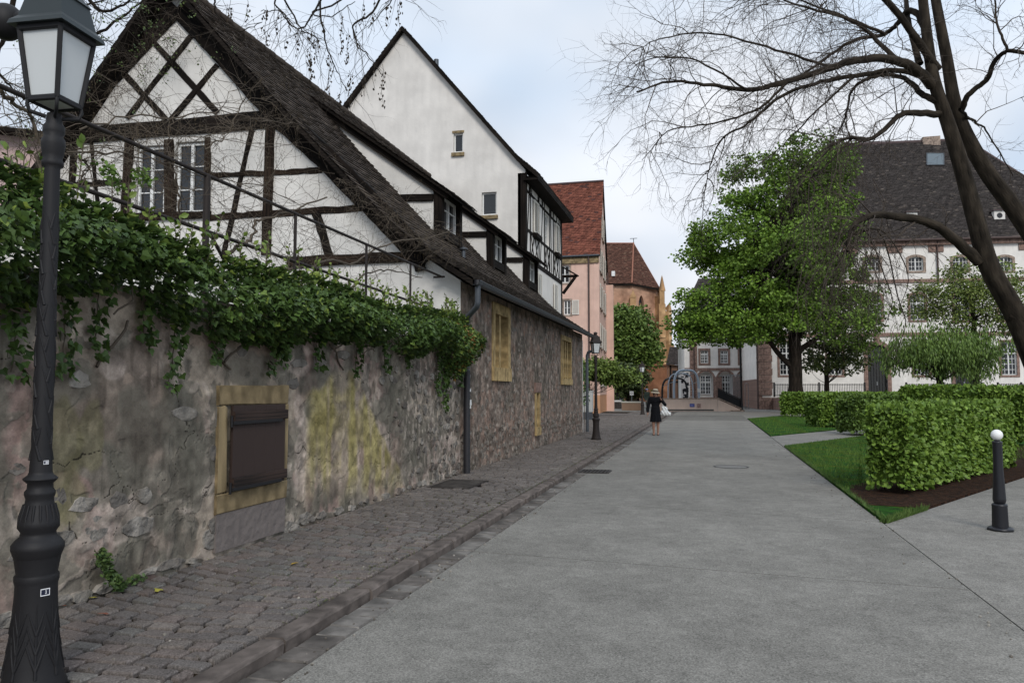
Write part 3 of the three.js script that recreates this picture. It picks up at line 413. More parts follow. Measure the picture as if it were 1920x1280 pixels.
// ================= ivy =================
{
  const R = mulberry(404), iv = thing('ivy', 'dense dark green ivy hanging over the top of the garden wall', 'ivy', [XW, WH, -8]), L = [], L2 = [], st = new MB();
  const top = z => 2.95 + .3 * (fbm(z * .9 + 30, 1, 3, 5) - .45) + .1 * step(-5.5, -4, z), bot = z => 2.22 + .65 * (fbm(z * 1.15 + 11, 7, 3, 8) - .5) - .12 * step(-5.0, -4, z) - (z < -12.6 ? .12 : 0);
  const g1 = [.032, .062, .016], g2 = [.07, .122, .024], g3 = [.19, .25, .045], rust = [.22, .08, .025];
  for (let i = 0; i < 33000; i++) {
    const z = -2.2 - R() * 11.75, t0 = top(z), b0 = bot(z), v = R() ** .85, y = lerp(b0, t0, v), lump = fbm(z * 2.4 + 5, y * 2.6, 3, 44);
    if (lump < .35 && R() < .8) continue;
    const bulge = (.12 + .34 * Math.sin(Math.min(1, v * 1.25) * 3.0)) * (.45 + 1.1 * lump), depth = R() ** 2.2;
    const x = v > .62 && R() < .35 ? XW - R() * .75 : XW + .03 + bulge * (1 - depth);
    const newer = R() < .07 + .25 * step(.75, 1, v) + (z < -12 ? .15 : 0), c = newer ? tint(R, g2, g3) : tint(R, g1, g2, .25), far = z < -12.8 && y < 2.9 && R() < .25;
    const d = V(.55 + R() * .3, -.75 + (R() - .5) * 1.1 + (v > .85 ? .9 : 0), (R() - .5) * 1.5); L.push([V(x, y, z), d, .034 + .052 * R() ** 1.4 - (z < -9 ? .008 : 0), far ? tint(R, rust, g2) : c, R() * 1.6 - .8 + Math.PI * .5]);
  }
  // hanging strands
  const strands = [[-4.55, 1.75], [-4.9, 1.9], [-5.35, 2.0], [-5.75, 1.62], [-6.3, 1.9], [-7.35, 1.78], [-7.55, 1.95], [-8.3, 1.95], [-9.35, 1.82], [-10.2, 1.95], [-11.1, 2.0], [-12.5, 1.55], [-12.75, 1.3], [-12.95, 1.7], [-13.45, 1.95], [-13.7, 1.75], [-4.2, 1.7]];
  for (const [z, y1] of strands) { const pts = []; let zz = z; for (let y = 2.4; y > y1; y -= .09) { zz += (R() - .5) * .05; pts.push(V(XW + .03 + .02 * R(), y, zz)); } if (pts.length > 1) st.tube(pts, .006, 4);
    for (const p of pts) for (let k = 0; k < 9; k++) L.push([p.clone().add(V(R() * .07, (R() - .5) * .1, (R() - .5) * .17)), V(.5, -.8 + (R() - .5), (R() - .5) * 1.4), .04 + .045 * R(), tint(R, g1, g2, .25), R() * 6]); }
  // upright shoots above the crest, woody stems
  for (let i = 0; i < 120; i++) { const z = -3.5 - R() * 10.3, h = top(z) - .1, l = .15 + R() * .28, p0 = V(XW - .1 + R() * .3, h, z), p1 = p0.clone().add(V((R() - .5) * .2, l, (R() - .5) * .25)); st.tube([p0, p0.clone().lerp(p1, .5).add(V(.02, 0, .02)), p1], .004, 3); for (let k = 0; k < 12; k++) L2.push([p0.clone().lerp(p1, k / 11), V((R() - .5) * 2, .5, (R() - .5) * 2), .035 + R() * .045, tint(R, g2, g3), R() * 6]); }
  for (const [z, a, b] of [[-6.1, -.5, .35], [-6.9, .4, .3], [-5.2, .3, .4], [-8.6, -.4, .3]]) { const p = []; for (let k = 0; k < 7; k++) p.push(V(XW + .04 + .03 * Math.sin(k), 2.2 - k * b / 6 + .03 * R(), z + a * k / 6)); st.tube(p, .012, 5); }
  for (let i = 0; i < 34; i++) { const p = []; let q = V(XW + .05 + R() * .12, 2.1 + R() * .5, -2.5 - R() * 11); for (let k = 0; k < 6; k++) { p.push(q.clone()); q = q.clone().add(V((R() - .5) * .06, (R() - .35) * .12, (R() - .5) * .35)); } st.tube(p, .008, 4); }
  st.build('stems', M.vine, iv); leaves('foliage', LEAF.ivy, L, iv); leaves('young_shoots', LEAF.oval, L2, iv);
}
{ // the weed at the foot of the wall
  const R = mulberry(12), q = onGround(205, 1105, SW), w = thing('wall_weed', 'small green creeping weed climbing the foot of the garden wall', 'plant', [q.x, SW, q.z]), L = [], st = new MB();
  const a = onX(180, 1035, XW + .03), b = onX(195, 1075, XW + .05), c = onX(215, 1104, XW + .08); st.tube([c, b, a], .008, 4); st.build('stem', M.vine, w);
  for (let i = 0; i < 420; i++) { const t = R(), p = t < .6 ? a.clone().lerp(b, t / .6) : b.clone().lerp(c, (t - .6) / .4); p.add(V(R() * .06, (R() - .5) * .06, (R() - .5) * .1)); L.push([p, V(.6, R() - .6, (R() - .5) * 1.6), .02 + R() * .03, tint(R, [.045, .085, .025], [.09, .14, .04]), R() * 6]); }
  for (let i = 0; i < 160; i++) L.push([V(q.x + R() * .12, SW + R() * .05, q.z - R() * .35 + .05), V((R() - .5) * 2, .6, (R() - .5) * 2), .02 + R() * .03, tint(R, [.05, .09, .03], [.1, .15, .045]), R() * 6]);
  leaves('foliage', LEAF.oval, L, w);
}
// ================= wisteria on the trellis =================
function wander(R, p, d, len, n, wob, droop) { const pts = [p.clone()]; d = d.clone().normalize(); const s = len / n; for (let i = 0; i < n; i++) { d.add(V((R() - .5) * wob, (R() - .5) * wob - droop, (R() - .5) * wob)).normalize(); p = p.clone().addScaledVector(d, s); pts.push(p); } return pts; }
function spray(b, R, p, d, len, r, lvl, o, tips) {
  const pts = wander(R, p, d, len, lvl > 1 ? 7 : 5, o.wob, o.droop); b.tube(pts, t => r * (1 - .72 * t), lvl > 1 ? 5 : 3);
  if (tips && lvl <= 1) tips.push(pts[pts.length - 1]);
  if (lvl > 0) { const k = o.kids[lvl] ?? 3; for (let i = 0; i < k; i++) { const t = .25 + .75 * (i + R()) / k, j = Math.min(pts.length - 2, Math.floor(t * (pts.length - 1))), T = pts[j + 1].clone().sub(pts[j]).normalize(); const nd = T.multiplyScalar(.75).add(rdir(R).multiplyScalar(o.spread)); spray(b, R, pts[j].clone().lerp(pts[j + 1], R()), nd, len * (o.dec || .55) * (.6 + .7 * R()), r * .5 * (.8 + .4 * R()), lvl - 1, o, tips); } }
}
{
  const R = mulberry(99), w = thing('wisteria', 'leafless tangled wisteria climbing over the pipe trellis', 'climbing plant', [XT, WH, -8]), b = new MB(), tw = new MB(), tips = [];
  const stems = [[[0, 165], [30, 195], [60, 225], [75, 300], [70, 420]], [[150, 246], [250, 214], [330, 222], [420, 208], [500, 226], [560, 232]], [[120, 285], [170, 286], [240, 290], [300, 302], [390, 332], [480, 345], [560, 380]], [[425, 480], [445, 462], [475, 445], [480, 415], [530, 400], [610, 372]], [[520, 505], [575, 500], [615, 490], [660, 492], [700, 470], [750, 452], [800, 448], [852, 428]], [[130, 275], [150, 300], [163, 310], [158, 330], [150, 350]], [[385, 275], [420, 258], [440, 220], [455, 190], [520, 180]], [[600, 560], [640, 548], [690, 512], [730, 506], [790, 520]], [[340, 400], [330, 350], [320, 300], [312, 260], [330, 215]]];
  stems.forEach((s, i) => { const X = XT - .05 - .12 * (i % 3), key = s.map(q => onX(q[0], q[1], X)), c = new THREE.CatmullRomCurve3(key), p = c.getPoints(22).map(q => q.add(V((R() - .5) * .05, (R() - .5) * .05, (R() - .5) * .05))); const r = [.018, .009, .01, .022, .02, .012, .008, .017, .011][i]; b.tube(p, t => r * (1 - .55 * t), 6);
    for (let k = 0; k < 26; k++) { const q = p[Math.floor(R() * 22)]; spray(tw, R, q, V((R() - .6) * 1.5, R() - .35, (R() - .5) * 1.6), .35 + R() * .55, .0045, 1, { wob: .75, droop: .07, spread: .8, kids: [0, 3] }, tips); } });
  // woody trunk down behind the wall so that the plant stands on the ground
  b.tube([V(XT - .35, 0, -9.2), V(XT - .3, 1.2, -9.1), V(XT - .2, 2.4, -8.9), onX(425, 480, XT - .05)], t => .045 - .02 * t, 7);
  for (let k = 0; k < 150; k++) { const q = onX(120 + R() * 650, 225, XT); q.y = 3.25 + R() * .9; if (R() < .4) q.y = 3.6 + R() * .5; q.x -= R() * 1.2; spray(tw, R, q, V((R() - .5) * 1.6, R() - .4, (R() - .5) * 1.8), .3 + R() * .6, .004, 1, { wob: .8, droop: .08, spread: .8, kids: [0, 3] }, tips); }
  // the brown thicket against the roof edge and along the gable's verge
  for (let k = 0; k < 150; k++) { const t = R(), q = onZ(lerp(640, 860, t), lerp(345, 470, t), -13.1); q.add(V((R() - .5) * .5, (R() - .5) * .5, R() * .5)); spray(tw, R, q, V((R() - .5) * 1.5, R() - .5, (R() - .5) * 1.5), .25 + R() * .45, .004, 1, { wob: .9, droop: .09, spread: .9, kids: [0, 3] }, tips); }
  for (let k = 0; k < 120; k++) { const t = R(), q = onZ(lerp(180, 345, t), lerp(190, 10, t) + R() * 50, -12.75); spray(tw, R, q, V((R() - .5) * 1.5, R() - .6, (R() - .5) * 1.2), .25 + R() * .5, .004, 1, { wob: .9, droop: .08, spread: .9, kids: [0, 3] }, tips); }
  for (let k = 0; k < 110; k++) { const q = onZ(150 + R() * 420, 222 + R() * 22, -12.95); spray(tw, R, q, V((R() - .5) * 1.8, R() - .6, (R() - .3) * .8), .2 + R() * .5, .004, 1, { wob: .9, droop: .1, spread: .9, kids: [0, 3] }, tips); }
  b.build('stems', M.vine, w); stuffed(tw.build('twigs', M.vine, w));
  const C = [], G = []; for (const p of tips) if (R() < .55) { let q = p.clone(); const n = 2 + Math.floor(R() * 5); for (let i = 0; i < n; i++) { q = q.clone().add(V((R() - .5) * .02, -.028, (R() - .5) * .02)); C.push([q, V((R() - .5) * .6, -1, (R() - .5) * .6), .028, tint(R, [.06, .045, .03], [.11, .085, .05]), R() * 6]); } }
  leaves('seed_strands', LEAF.slim, C, w, M.leafMatte);
  for (const [px, py] of [[195, 315], [262, 325], [270, 335], [205, 322], [220, 345]]) for (let i = 0; i < 30; i++) { const q = onX(px, py, XT - .1).add(V((R() - .5) * .12, (R() - .5) * .1, (R() - .5) * .16)); G.push([q, V((R() - .5) * 2, R() - .7, (R() - .5) * 2), .05, tint(R, [.09, .17, .03], [.16, .25, .05]), R() * 6]); }
  leaves('young_leaves', LEAF.oval, G, w);
}

// ================= building helpers =================
function wallGeo(b, fr, outline, holes, th) {          // a wall with real openings; outer face on the frame's plane
  const s = new THREE.Shape(outline.map(q => new THREE.Vector2(q[0], q[1]))); for (const h of holes) { const p = new THREE.Path(); if (h.arch) { const [x0, x1, y0, y1] = h.r, r = h.arch, w = (x1 - x0) / 2, R = (w * w + r * r) / (2 * r), a = Math.asin(Math.min(1, w / R)); p.moveTo(x0, y0); p.lineTo(x1, y0); p.lineTo(x1, y1 - r); for (let i = 1; i < 10; i++) { const t = a - 2 * a * i / 10; p.lineTo((x0 + x1) / 2 + R * Math.sin(t), y1 - R + R * Math.cos(t)); } p.lineTo(x0, y1 - r); p.closePath(); } else if (h.pointed) { const [x0, x1, y0, y1] = h.r, m = (x0 + x1) / 2, k = y1 - h.pointed; p.moveTo(x0, y0); p.lineTo(x1, y0); p.lineTo(x1, k); for (let i = 1; i < 7; i++) { const t = i / 7; p.lineTo(lerp(x1, m, t * t * .7 + t * .3), lerp(k, y1, 1 - (1 - t) ** 1.5)); } p.lineTo(m, y1); for (let i = 6; i > 0; i--) { const t = i / 7; p.lineTo(lerp(x0, m, t * t * .7 + t * .3), lerp(k, y1, 1 - (1 - t) ** 1.5)); } p.lineTo(x0, k); p.closePath(); } else { const [x0, x1, y0, y1] = h; p.moveTo(x0, y0); p.lineTo(x1, y0); p.lineTo(x1, y1); p.lineTo(x0, y1); p.closePath(); } s.holes.push(p); }
  return b.geo(new THREE.ExtrudeGeometry(s, { depth: th, bevelEnabled: false }).translate(0, 0, -th), fr.m);
}
function archBand(b, fr, x0, x1, y0, y1, rise, w, o0, o1, bottom = true) {   // a surround of width w outside the opening
  const c = (x0 + x1) / 2, out = [], inn = []; const hw = (x1 - x0) / 2;
  const arc = (hw, top, r) => { const a = []; if (r < .02) return [[c + hw, top], [c - hw, top]]; const R = (hw * hw + r * r) / (2 * r), g = Math.asin(Math.min(1, hw / R)); for (let i = 0; i <= 10; i++) { const t = g - 2 * g * i / 10; a.push([c + R * Math.sin(t), top - R + R * Math.cos(t)]); } return a; };
  const S = new THREE.Shape(); const ao = arc(hw + w, y1 + w, rise * (hw + w) / hw), yb = bottom ? y0 - w * .9 : y0; S.moveTo(c - hw - w, yb); S.lineTo(c + hw + w, yb); ao.forEach(q => S.lineTo(q[0], q[1])); S.closePath();
  const h = new THREE.Path(), ai = arc(hw, y1, rise); h.moveTo(c - hw, bottom ? y0 : y0 + .001); h.lineTo(c + hw, bottom ? y0 : y0 + .001); ai.forEach(q => h.lineTo(q[0], q[1])); h.closePath(); S.holes.push(h);
  return b.geo(new THREE.ExtrudeGeometry(S, { depth: o1 - o0, bevelEnabled: false }).translate(0, 0, o0), fr.m);
}
function sashWindow(parent, fr, x0, x1, y0, y1, o = {}) {     // white casement set back in the opening: window > pane, glazing_bar
  const d = -(o.set ?? .1), f = o.f ?? .055, b = new MB(), H = y1 - y0, W = x1 - x0, cx = (x0 + x1) / 2, cy = (y0 + y1) / 2, dep = .05;
  b.fbox(fr, cx, y0 + f / 2, d, W, f, dep).fbox(fr, cx, y1 - f / 2, d, W, f, dep).fbox(fr, x0 + f / 2, cy, d, f, H - 2 * f, dep).fbox(fr, x1 - f / 2, cy, d, f, H - 2 * f, dep);
  if (o.leaf !== 1) b.fbox(fr, cx, cy, d + .004, f * 1.25, H - 2 * f, dep);
  if (o.transom) b.fbox(fr, cx, y0 + H * o.transom, d + .007, W - 2 * f, f * 1.2, dep);
  const w = b.build('window', o.mat || M.whitePaint, parent), nx = o.cols ?? 2, ny = o.rows ?? 3;
  const gbar = (...a) => new MB().fbox(fr, ...a).build('glazing_bar', o.mat || M.whitePaint, w); for (let i = 1; i < nx; i++) if (!(o.leaf !== 1 && i * 2 === nx)) gbar(x0 + W * i / nx, cy, d - .004, o.bar ?? .022, H - 2 * f, .03); for (let j = 1; j < ny; j++) gbar(cx, y0 + H * j / ny, d - .006, W - 2 * f, o.bar ?? .022, .03);
  for (let i = 0; i < (o.leaf === 1 ? 1 : 2); i++) { const a = lerp(x0, x1, i / 2), e = o.leaf === 1 ? x1 : lerp(x0, x1, (i + 1) / 2); new MB().fbox(fr, (a + e) / 2, cy, d - .022, e - a - .03, H - .03, .006).build('pane', M.glass, w); }
  return w;
}
function tileSheet(b, P, rows, len, tw, R, pal, lift = .022) {   // P(v 0..1 from eave to top, w metres along)
  for (let i = 0; i < rows; i++) { const v0 = i / rows, v1 = Math.min(1, (i + 1.18) / rows); const L = len(v0), n = Math.max(1, Math.round(L / tw)), sh = (i % 2) * .5;
    for (let k = -1; k < n; k++) { const w0 = clamp((k + sh) / n), w1 = clamp((k + 1 + sh) / n); if (w1 - w0 < .01 / n) continue;
      const A = P(v0, w0), B = P(v0, w1), C = P(v1, w1), D = P(v1, w0), N = B.clone().sub(A).cross(D.clone().sub(A)).normalize(); const j = lift * (.75 + R() * .6), e = R() * .25 * lift;
      const a = A.clone().addScaledVector(N, j), c = B.clone().addScaledVector(N, j + e); const g = A.clone().lerp(B, .02).sub(A); a.add(g); c.sub(g);
      const q = tint(R, pal[0], pal[1], .22), q2 = R() < .05 ? tint(R, pal[2] || pal[1], pal[2] || pal[1], .2) : q;
      b.quad(a, c, C, D, q2); b.quad(A.clone().add(g).addScaledVector(N, -.005), B.clone().sub(g).addScaledVector(N, -.005), c, a, q2); } }
}
function slats(b, fr, x0, x1, y0, y1, o, n) { const h = (y1 - y0) / n; for (let i = 0; i < n; i++) { const y = y0 + h * (i + .5); b.geo(new THREE.BoxGeometry(x1 - x0, h * .75, .012).rotateX(-.7).translate((x0 + x1) / 2, y, o), fr.m); } }
function louvre(parent, fr, x0, x1, y0, y1, o = .05, n = 14) {  // a louvred shutter: shutter > slat_set
  const f = .06, b = new MB(), cx = (x0 + x1) / 2, cy = (y0 + y1) / 2; b.fbox(fr, x0 + f / 2, cy, o, f, y1 - y0, .04).fbox(fr, x1 - f / 2, cy, o, f, y1 - y0, .04).fbox(fr, cx, y0 + f / 2, o, x1 - x0 - 2 * f, f, .04).fbox(fr, cx, y1 - f / 2, o, x1 - x0 - 2 * f, f, .04);
  const s = b.build('shutter', M.shutterPaint, parent), c = new MB(); slats(c, fr, x0 + f, x1 - f, y0 + f, y1 - f, o, n); stuffed(c.build('slats', M.shutterPaint, s)); return s;
}

// ================= the half-timbered house =================
const G0 = V(XW, 0, -13.87), GF = frame(G0, V(.995, 0, -.098), V(.098, 0, .995)), SF = frame(V(XW, 0, -13.87), V(0, 0, -1), V(1, 0, 0)), HZ = -28.4;
const prof = [[-.38, 3.70], [.2, 4.07], [.9, 4.54], [1.4, 5.0], [2.26, 5.92], [3.86, 7.62], [6.05, 10.1]];
const roofY = u => { for (let i = 0; i < prof.length - 1; i++) if (u <= prof[i + 1][0]) return lerp(prof[i][1], prof[i + 1][1], (u - prof[i][0]) / (prof[i + 1][0] - prof[i][0])); return 10.1; };
const house = thing('half_timbered_house', 'half-timbered house with a steep dark tiled roof and stone side wall', 'house', [-10, 0, -21]);
{
  const R = mulberry(55), h = house;
  const und = u => roofY(u) - .2;
  const W = [[6.88, 6.22, 5.22, 6.69], [6.0, 5.31, 5.24, 6.73]];
  const ol = [[0, .02], [0, und(.0)]]; for (const u of [.2, .9, 1.4, 2.26, 3.86, 6.05]) ol.push([-u, und(u)]); ol.push([-9, 5.75], [-12, 3.4], [-12, .02]);
  const gb = new MB(); wallGeo(gb, GF, ol.reverse(), W.map(w => [-w[0], -w[1], w[2], w[3]]), .3); gb.build('gable_wall', M.whitePlaster, h);
  // its timbers, one by one
  const tb = (x0, y0, x1, y1, w, m = M.timber, pr = .035) => { const a = GF.px(x0, y0), b = GF.px(x1, y1), mb = new MB(); mb.bar(GF.at(a[0], a[1], pr - .08), GF.at(b[0], b[1], pr - .08), .16, w, V(0, 1, 0).addScaledVector(V(0, 1, 0), 0).cross(GF.N).lengthSq() < 0 ? V(0, 1, 0) : perpUp(a, b), .014, 8, .03); mb.build('timber', m, h); };
  function perpUp(a, b) { const dx = b[0] - a[0], dy = b[1] - a[1]; return GF.U.clone().multiplyScalar(-dy).add(V(0, dx, 0)).normalize(); }
  const K = 'timber';
  tb(100, 259, 512, 224, .34, M.timber, .06);
  for (const [a, b] of [[[338, 14], [425, 108]], [[425, 108], [520, 214]], [[520, 214], [622, 308]], [[622, 308], [722, 408]], [[722, 408], [800, 492]]]) tb(...a, ...b, .46, M.timber, .075);
  tb(330, 12, 240, 108, .46, M.timber, .07); tb(240, 108, 118, 240, .46, M.timber, .07);
  tb(287, 79, 408, 212, .115); tb(230, 136, 312, 225, .115); tb(358, 68, 238, 222, .115, M.timber, .041); tb(408, 122, 320, 225, .115, M.timber, .041);
  tb(507, 240, 499, 478, .2, M.timberRaw, .05); tb(243, 262, 234, 412, .2, M.timberRaw, .05); tb(317, 262, 318, 406, .21, M.timberRaw, .05); tb(390, 258, 388, 410, .13, M.timberRaw, .05);
  tb(139, 262, 135, 350, .16); tb(171, 268, 184, 392, .08); tb(132, 347, 234, 341, .11); tb(132, 420, 234, 412, .11);
  tb(394, 329, 497, 325, .11, M.timberRaw); tb(512, 324, 604, 319, .11, M.timberRaw); tb(394, 408, 494, 401, .13, M.timberRaw); tb(508, 401, 712, 388, .13, M.timberRaw); tb(228, 408, 396, 403, .15, M.timberRaw, .08);
  tb(472, 244, 428, 440, .11, M.timber, .032); tb(592, 398, 620, 486, .17); tb(540, 492, 798, 480, .21, M.timberRaw, .07); tb(428, 440, 418, 480, .11, M.timber, .032);
  tb(785, 476, 790, 508, .2, M.timber, .11);
  // casements of the gable
  for (const w of W) { sashWindow(h, GF, -w[0] + .02, -w[1] - .02, w[2] + .02, w[3] - .02, { set: .09, rows: 3, cols: 2, f: .05 }); }
  // the stone wall along the street
  const T2 = tex(768, 384, (u, v, i, j) => { const f = fbm(u * 48, v * 24, 4, 201, 24), g = fbm(u * 10, v * 5, 4, 203, 5), r = fbm(u * 20, v * 10, 3, 205, 10), p = fbm(u * 36, v * 24, 3, 207, 12); let c = [.555, .505, .475]; const mx = (d, k) => { for (let q = 0; q < 3; q++) c[q] = lerp(c[q], d[q], k); }; mx([.60, .52, .48], step(.5, .7, r)); mx([.46, .43, .40], step(.5, .68, g)); mx([.69, .65, .62], step(.62, .74, p) * .8); mx([.56, .43, .38], step(.64, .76, fbm(u * 26, v * 16, 2, 209, 8)) * .35); const k = .84 + .75 * (f - .5); return c.map(q => q * k); }, true, 1 / 7, 1 / 3.5);
  const wm = mat('houseStone', [1, .97, .91], .96, { map: T2, bumpMap: T.stoneB, bumpScale: .04 });
  const HR = M.rubble.map((m, i) => { const c = m.clone(); c.name = 'houseRubble' + i; c.color.lerp(new THREE.Color(.30, .27, .24), .68); return c; }), yel = mat('yellowTrim', [.56, .425, .22], .9, { map: T.stone, bumpMap: T.stoneB, bumpScale: .004 });
  const A = [2.17, 3.70, 1.85, 3.58], B = [10.2, 12.1, 1.82, 3.42], C = [6.42, 7.02, .42, 1.58], len = -13.87 - HZ;
  const sb = new MB(); wallGeo(sb, SF, [[0, 0], [len, 0], [len, 3.72], [0, 3.72]], [A, B, C], .5); const wall = sb.build('stone_wall', wm, h);
  const inHole = (s, y, m = .06) => [A, B, C].some(q => s > q[0] - m && s < q[1] + m && y > q[2] - m && y < q[3] + (q === C ? .25 : m));
  let cnt = 0; const rest = [new MB(), new MB(), new MB(), new MB(), new MB()];
  for (let y = .1; y < 3.6; y += .15) for (let s = .1 + R() * .1; s < len - .1; s += .17 + R() * .12) { const yy = y + (R() - .5) * .09, w = .13 + R() * .14, hh = .09 + R() * .07; const keep = .62 - .12 * (y / 3.6) + .5 * (fbm(s * .9, y * .9, 2, 31) - .5); if (R() > keep || inHole(s, yy, .15)) continue; const g = M.placeStone(M.stoneGeo(w, hh, .002 + R() * .011 + (y < 1 ? .008 : 0), R), V(XW - .006, yy, -13.87 - s)), mi = [2, 1, 1, 2, 4, 0, 0, 1, 1, 3][Math.floor(R() * 10)]; if (cnt < 290) { g.build('stone', HR[mi], wall); cnt++; } else { rest[mi].p.push(...g.p); rest[mi].n.push(...g.n); rest[mi].u.push(...g.u); } }
  rest.forEach((b, i) => { if (!b.empty) stuffed(b.build('rubble_stones', HR[i], wall)); });
  // windows of the stone wall: yellow stone surround, mullions and boarded lights
  const och = mat('ochreBoard', [.40, .305, .165], .9, { map: T.wood, bumpMap: T.woodB, bumpScale: .004 });
  const stoneWin = (q, nl, ft, fb, fs) => { const [s0, s1, y0, y1] = q, b = new MB(), o = -.12; b.fbox(SF, (s0 + s1) / 2, y1 - ft / 2, o, s1 - s0, ft, .3).fbox(SF, (s0 + s1) / 2, y0 + fb / 2, o + .015, s1 - s0, fb, .33).fbox(SF, s0 + fs / 2, (y0 + fb + y1 - ft) / 2, o, fs, y1 - y0 - ft - fb, .3).fbox(SF, s1 - fs / 2, (y0 + fb + y1 - ft) / 2, o, fs, y1 - y0 - ft - fb, .3); const w = b.build('window_surround', yel, h);
    const x0 = s0 + fs, x1 = s1 - fs, mw = .14; for (let i = 1; i < nl; i++) new MB().fbox(SF, lerp(x0, x1, i / nl), (y0 + fb + y1 - ft) / 2, -.1, mw, y1 - y0 - ft - fb, .16).build('mullion', yel, w);
    for (let i = 0; i < nl; i++) new MB().fbox(SF, lerp(x0, x1, (i + .5) / nl), (y0 + fb + y1 - ft) / 2, -.2, (x1 - x0) / nl - .02, y1 - y0 - ft - fb - .01, .03).build('panel', och, w); };
  stoneWin(A, 2, .24, .3, .2); stoneWin(B, 4, .16, .2, .16); stoneWin(C, 1, .02, .22, .14);
  new MB().fbox(SF, 6.72, 1.72, .0, .72, .26, .1).build('lintel_stone', M.redStone, h);
  // back and far walls, so that the house is closed
  new MB().box(-10.6, 1.75, HZ - .15, 12.0, 3.5, .3).box(-16.4, 1.7, -20.8, .3, 3.4, 14.8).build('back_wall', M.whitePlaster, h);
  new MB().quad(V(XW, 3.5, HZ - .1), V(-16.5, 3.5, HZ - .1), V(-13, 7.5, HZ - .1), V(-10.6, 9.8, HZ - .1)).tri(V(XW, 3.5, HZ - .1), V(-10.6, 9.8, HZ - .1), V(-7, 6.2, HZ - .1)).build('far_gable', M.whitePlaster, h);
  // main roof
  const zf = u => -13.87 + .098 * u + .47, XU = u => XW - .995 * u;
  const und2 = new MB(); const sl = (u0, u1, yf, side) => { const p = (u, z, d) => V(XU(u), yf(u) - d, z); const t = .13; und2.quad(p(u0, zf(u0), .02), p(u0, HZ - .3, .02), p(u1, HZ - .3, .02), p(u1, zf(u1), .02)).quad(p(u0, zf(u0), t), p(u1, zf(u1), t), p(u1, HZ - .3, t), p(u0, HZ - .3, t)).quad(p(u0, zf(u0), t), p(u0, zf(u0), .02), p(u1, zf(u1), .02), p(u1, zf(u1), t)).quad(p(u0, HZ - .3, t), p(u1, HZ - .3, t), p(u1, HZ - .3, .02), p(u0, HZ - .3, .02)); };
  for (let i = 0; i < prof.length - 1; i++) sl(prof[i][0], prof[i + 1][0], roofY);
  const yL = u => u < 9.2 ? 10.1 - 1.4 * (u - 6.05) : 5.69 - .8 * (u - 9.2); sl(6.05, 9.2, yL); sl(9.2, 12.3, yL);
  const roof = und2.build('roof', M.roofUnder, h); const tl = new MB(true), pal = [[.078, .064, .055], [.14, .115, .098], [.2, .165, .135]];
  // arc length along the profile so that the courses stay even
  const ac = [0]; for (let i = 1; i < prof.length; i++) ac.push(ac[i - 1] + Math.hypot(prof[i][0] - prof[i - 1][0], prof[i][1] - prof[i - 1][1])); const tot = ac[ac.length - 1];
  const uOf = v => { const d = v * tot; for (let i = 1; i < ac.length; i++) if (d <= ac[i] + 1e-6) return lerp(prof[i - 1][0], prof[i][0], (d - ac[i - 1]) / (ac[i] - ac[i - 1])); return 6.05; };
  const sag = (v, z) => .035 * (fbm(z * .35 + 3, v * 4, 2, 71) - .5) * Math.sin(Math.min(1, v) * 3.1);
  const P = (v, w) => { const u = uOf(v), z = lerp(zf(u), HZ - .3, w); return V(XU(u), roofY(u) + sag(v, z), z); }; tileSheet(tl, P, 58, () => 15, .17, R, pal, .026);
  const PL = (v, w) => { const u = lerp(12.3, 6.05, v), z = lerp(HZ - .3, zf(u), w); return V(XU(u), yL(u), z); }; tileSheet(tl, PL, 40, () => 15, .3, R, pal, .026);
  stuffed(tl.build('roof_tiles', M.roofMix, roof));
  for (let k = 0; k < 34; k++) { const z0 = zf(6.05) - k * .45, b = new MB(true); b.tube([V(XU(6.05), 10.08, z0), V(XU(6.05), 10.1, z0 - .47)], .1, 8, tint(R, pal[0], pal[1], .1), true); b.build('ridge_tile', M.roofMix, roof); }
  // gutter and downpipes
  const gx = XU(-.42), gy = 3.66, gu = new MB(), half = []; for (let i = 0; i <= 8; i++) { const a = Math.PI + i / 8 * Math.PI; half.push([Math.cos(a) * .085, Math.sin(a) * .085]); }
  for (let i = 0; i < 8; i++) { const q = half[i], r = half[i + 1]; for (let k = 0; k < 8; k++) { const z0 = lerp(-13.45, HZ - .45, k / 8), z1 = lerp(-13.45, HZ - .45, (k + 1) / 8); gu.quad(V(gx + q[0], gy + q[1], z0), V(gx + q[0], gy + q[1], z1), V(gx + r[0], gy + r[1], z1), V(gx + r[0], gy + r[1], z0)); } }
  gu.tube([V(gx + .085, gy, -13.45), V(gx + .085, gy, HZ - .45)], .012, 6); gu.build('gutter', M.zinc, h);
  const zp = onX(866, 888, XW).z, xp = XW + .1; new MB().tube([V(gx, gy - .04, -13.62), V(gx, gy - .38, -13.62), V(gx - .03, gy - .46, -13.66), V(xp + .05, gy - .62, -13.85), V(xp, gy - .75, -13.95), V(xp, 2.0, -13.97)], .055, 10).build('downpipe', M.zinc, h);
  new MB().tube([V(xp, 2.02, -13.97), V(xp, SW - .01, -13.99)], .066, 10).tube([V(gx, gy - .06, -13.62), V(gx, gy + .03, -13.62)], .09, 10).build('downpipe_shoe', mat('pipeBlack', [.02, .02, .024], .5), h);
  for (const [y, s] of [[1.36, .1], [1.62, .05], [1.3, .06]]) { const b = new MB(); b.quad(V(xp + .069, y, -13.96 - s), V(xp + .069, y, -13.96 + .02), V(xp + .069, y + s, -13.95), V(xp + .069, y + s * 1.1, -13.97 - s * .7)); b.build('torn_sticker', M.whitePaint, h); }
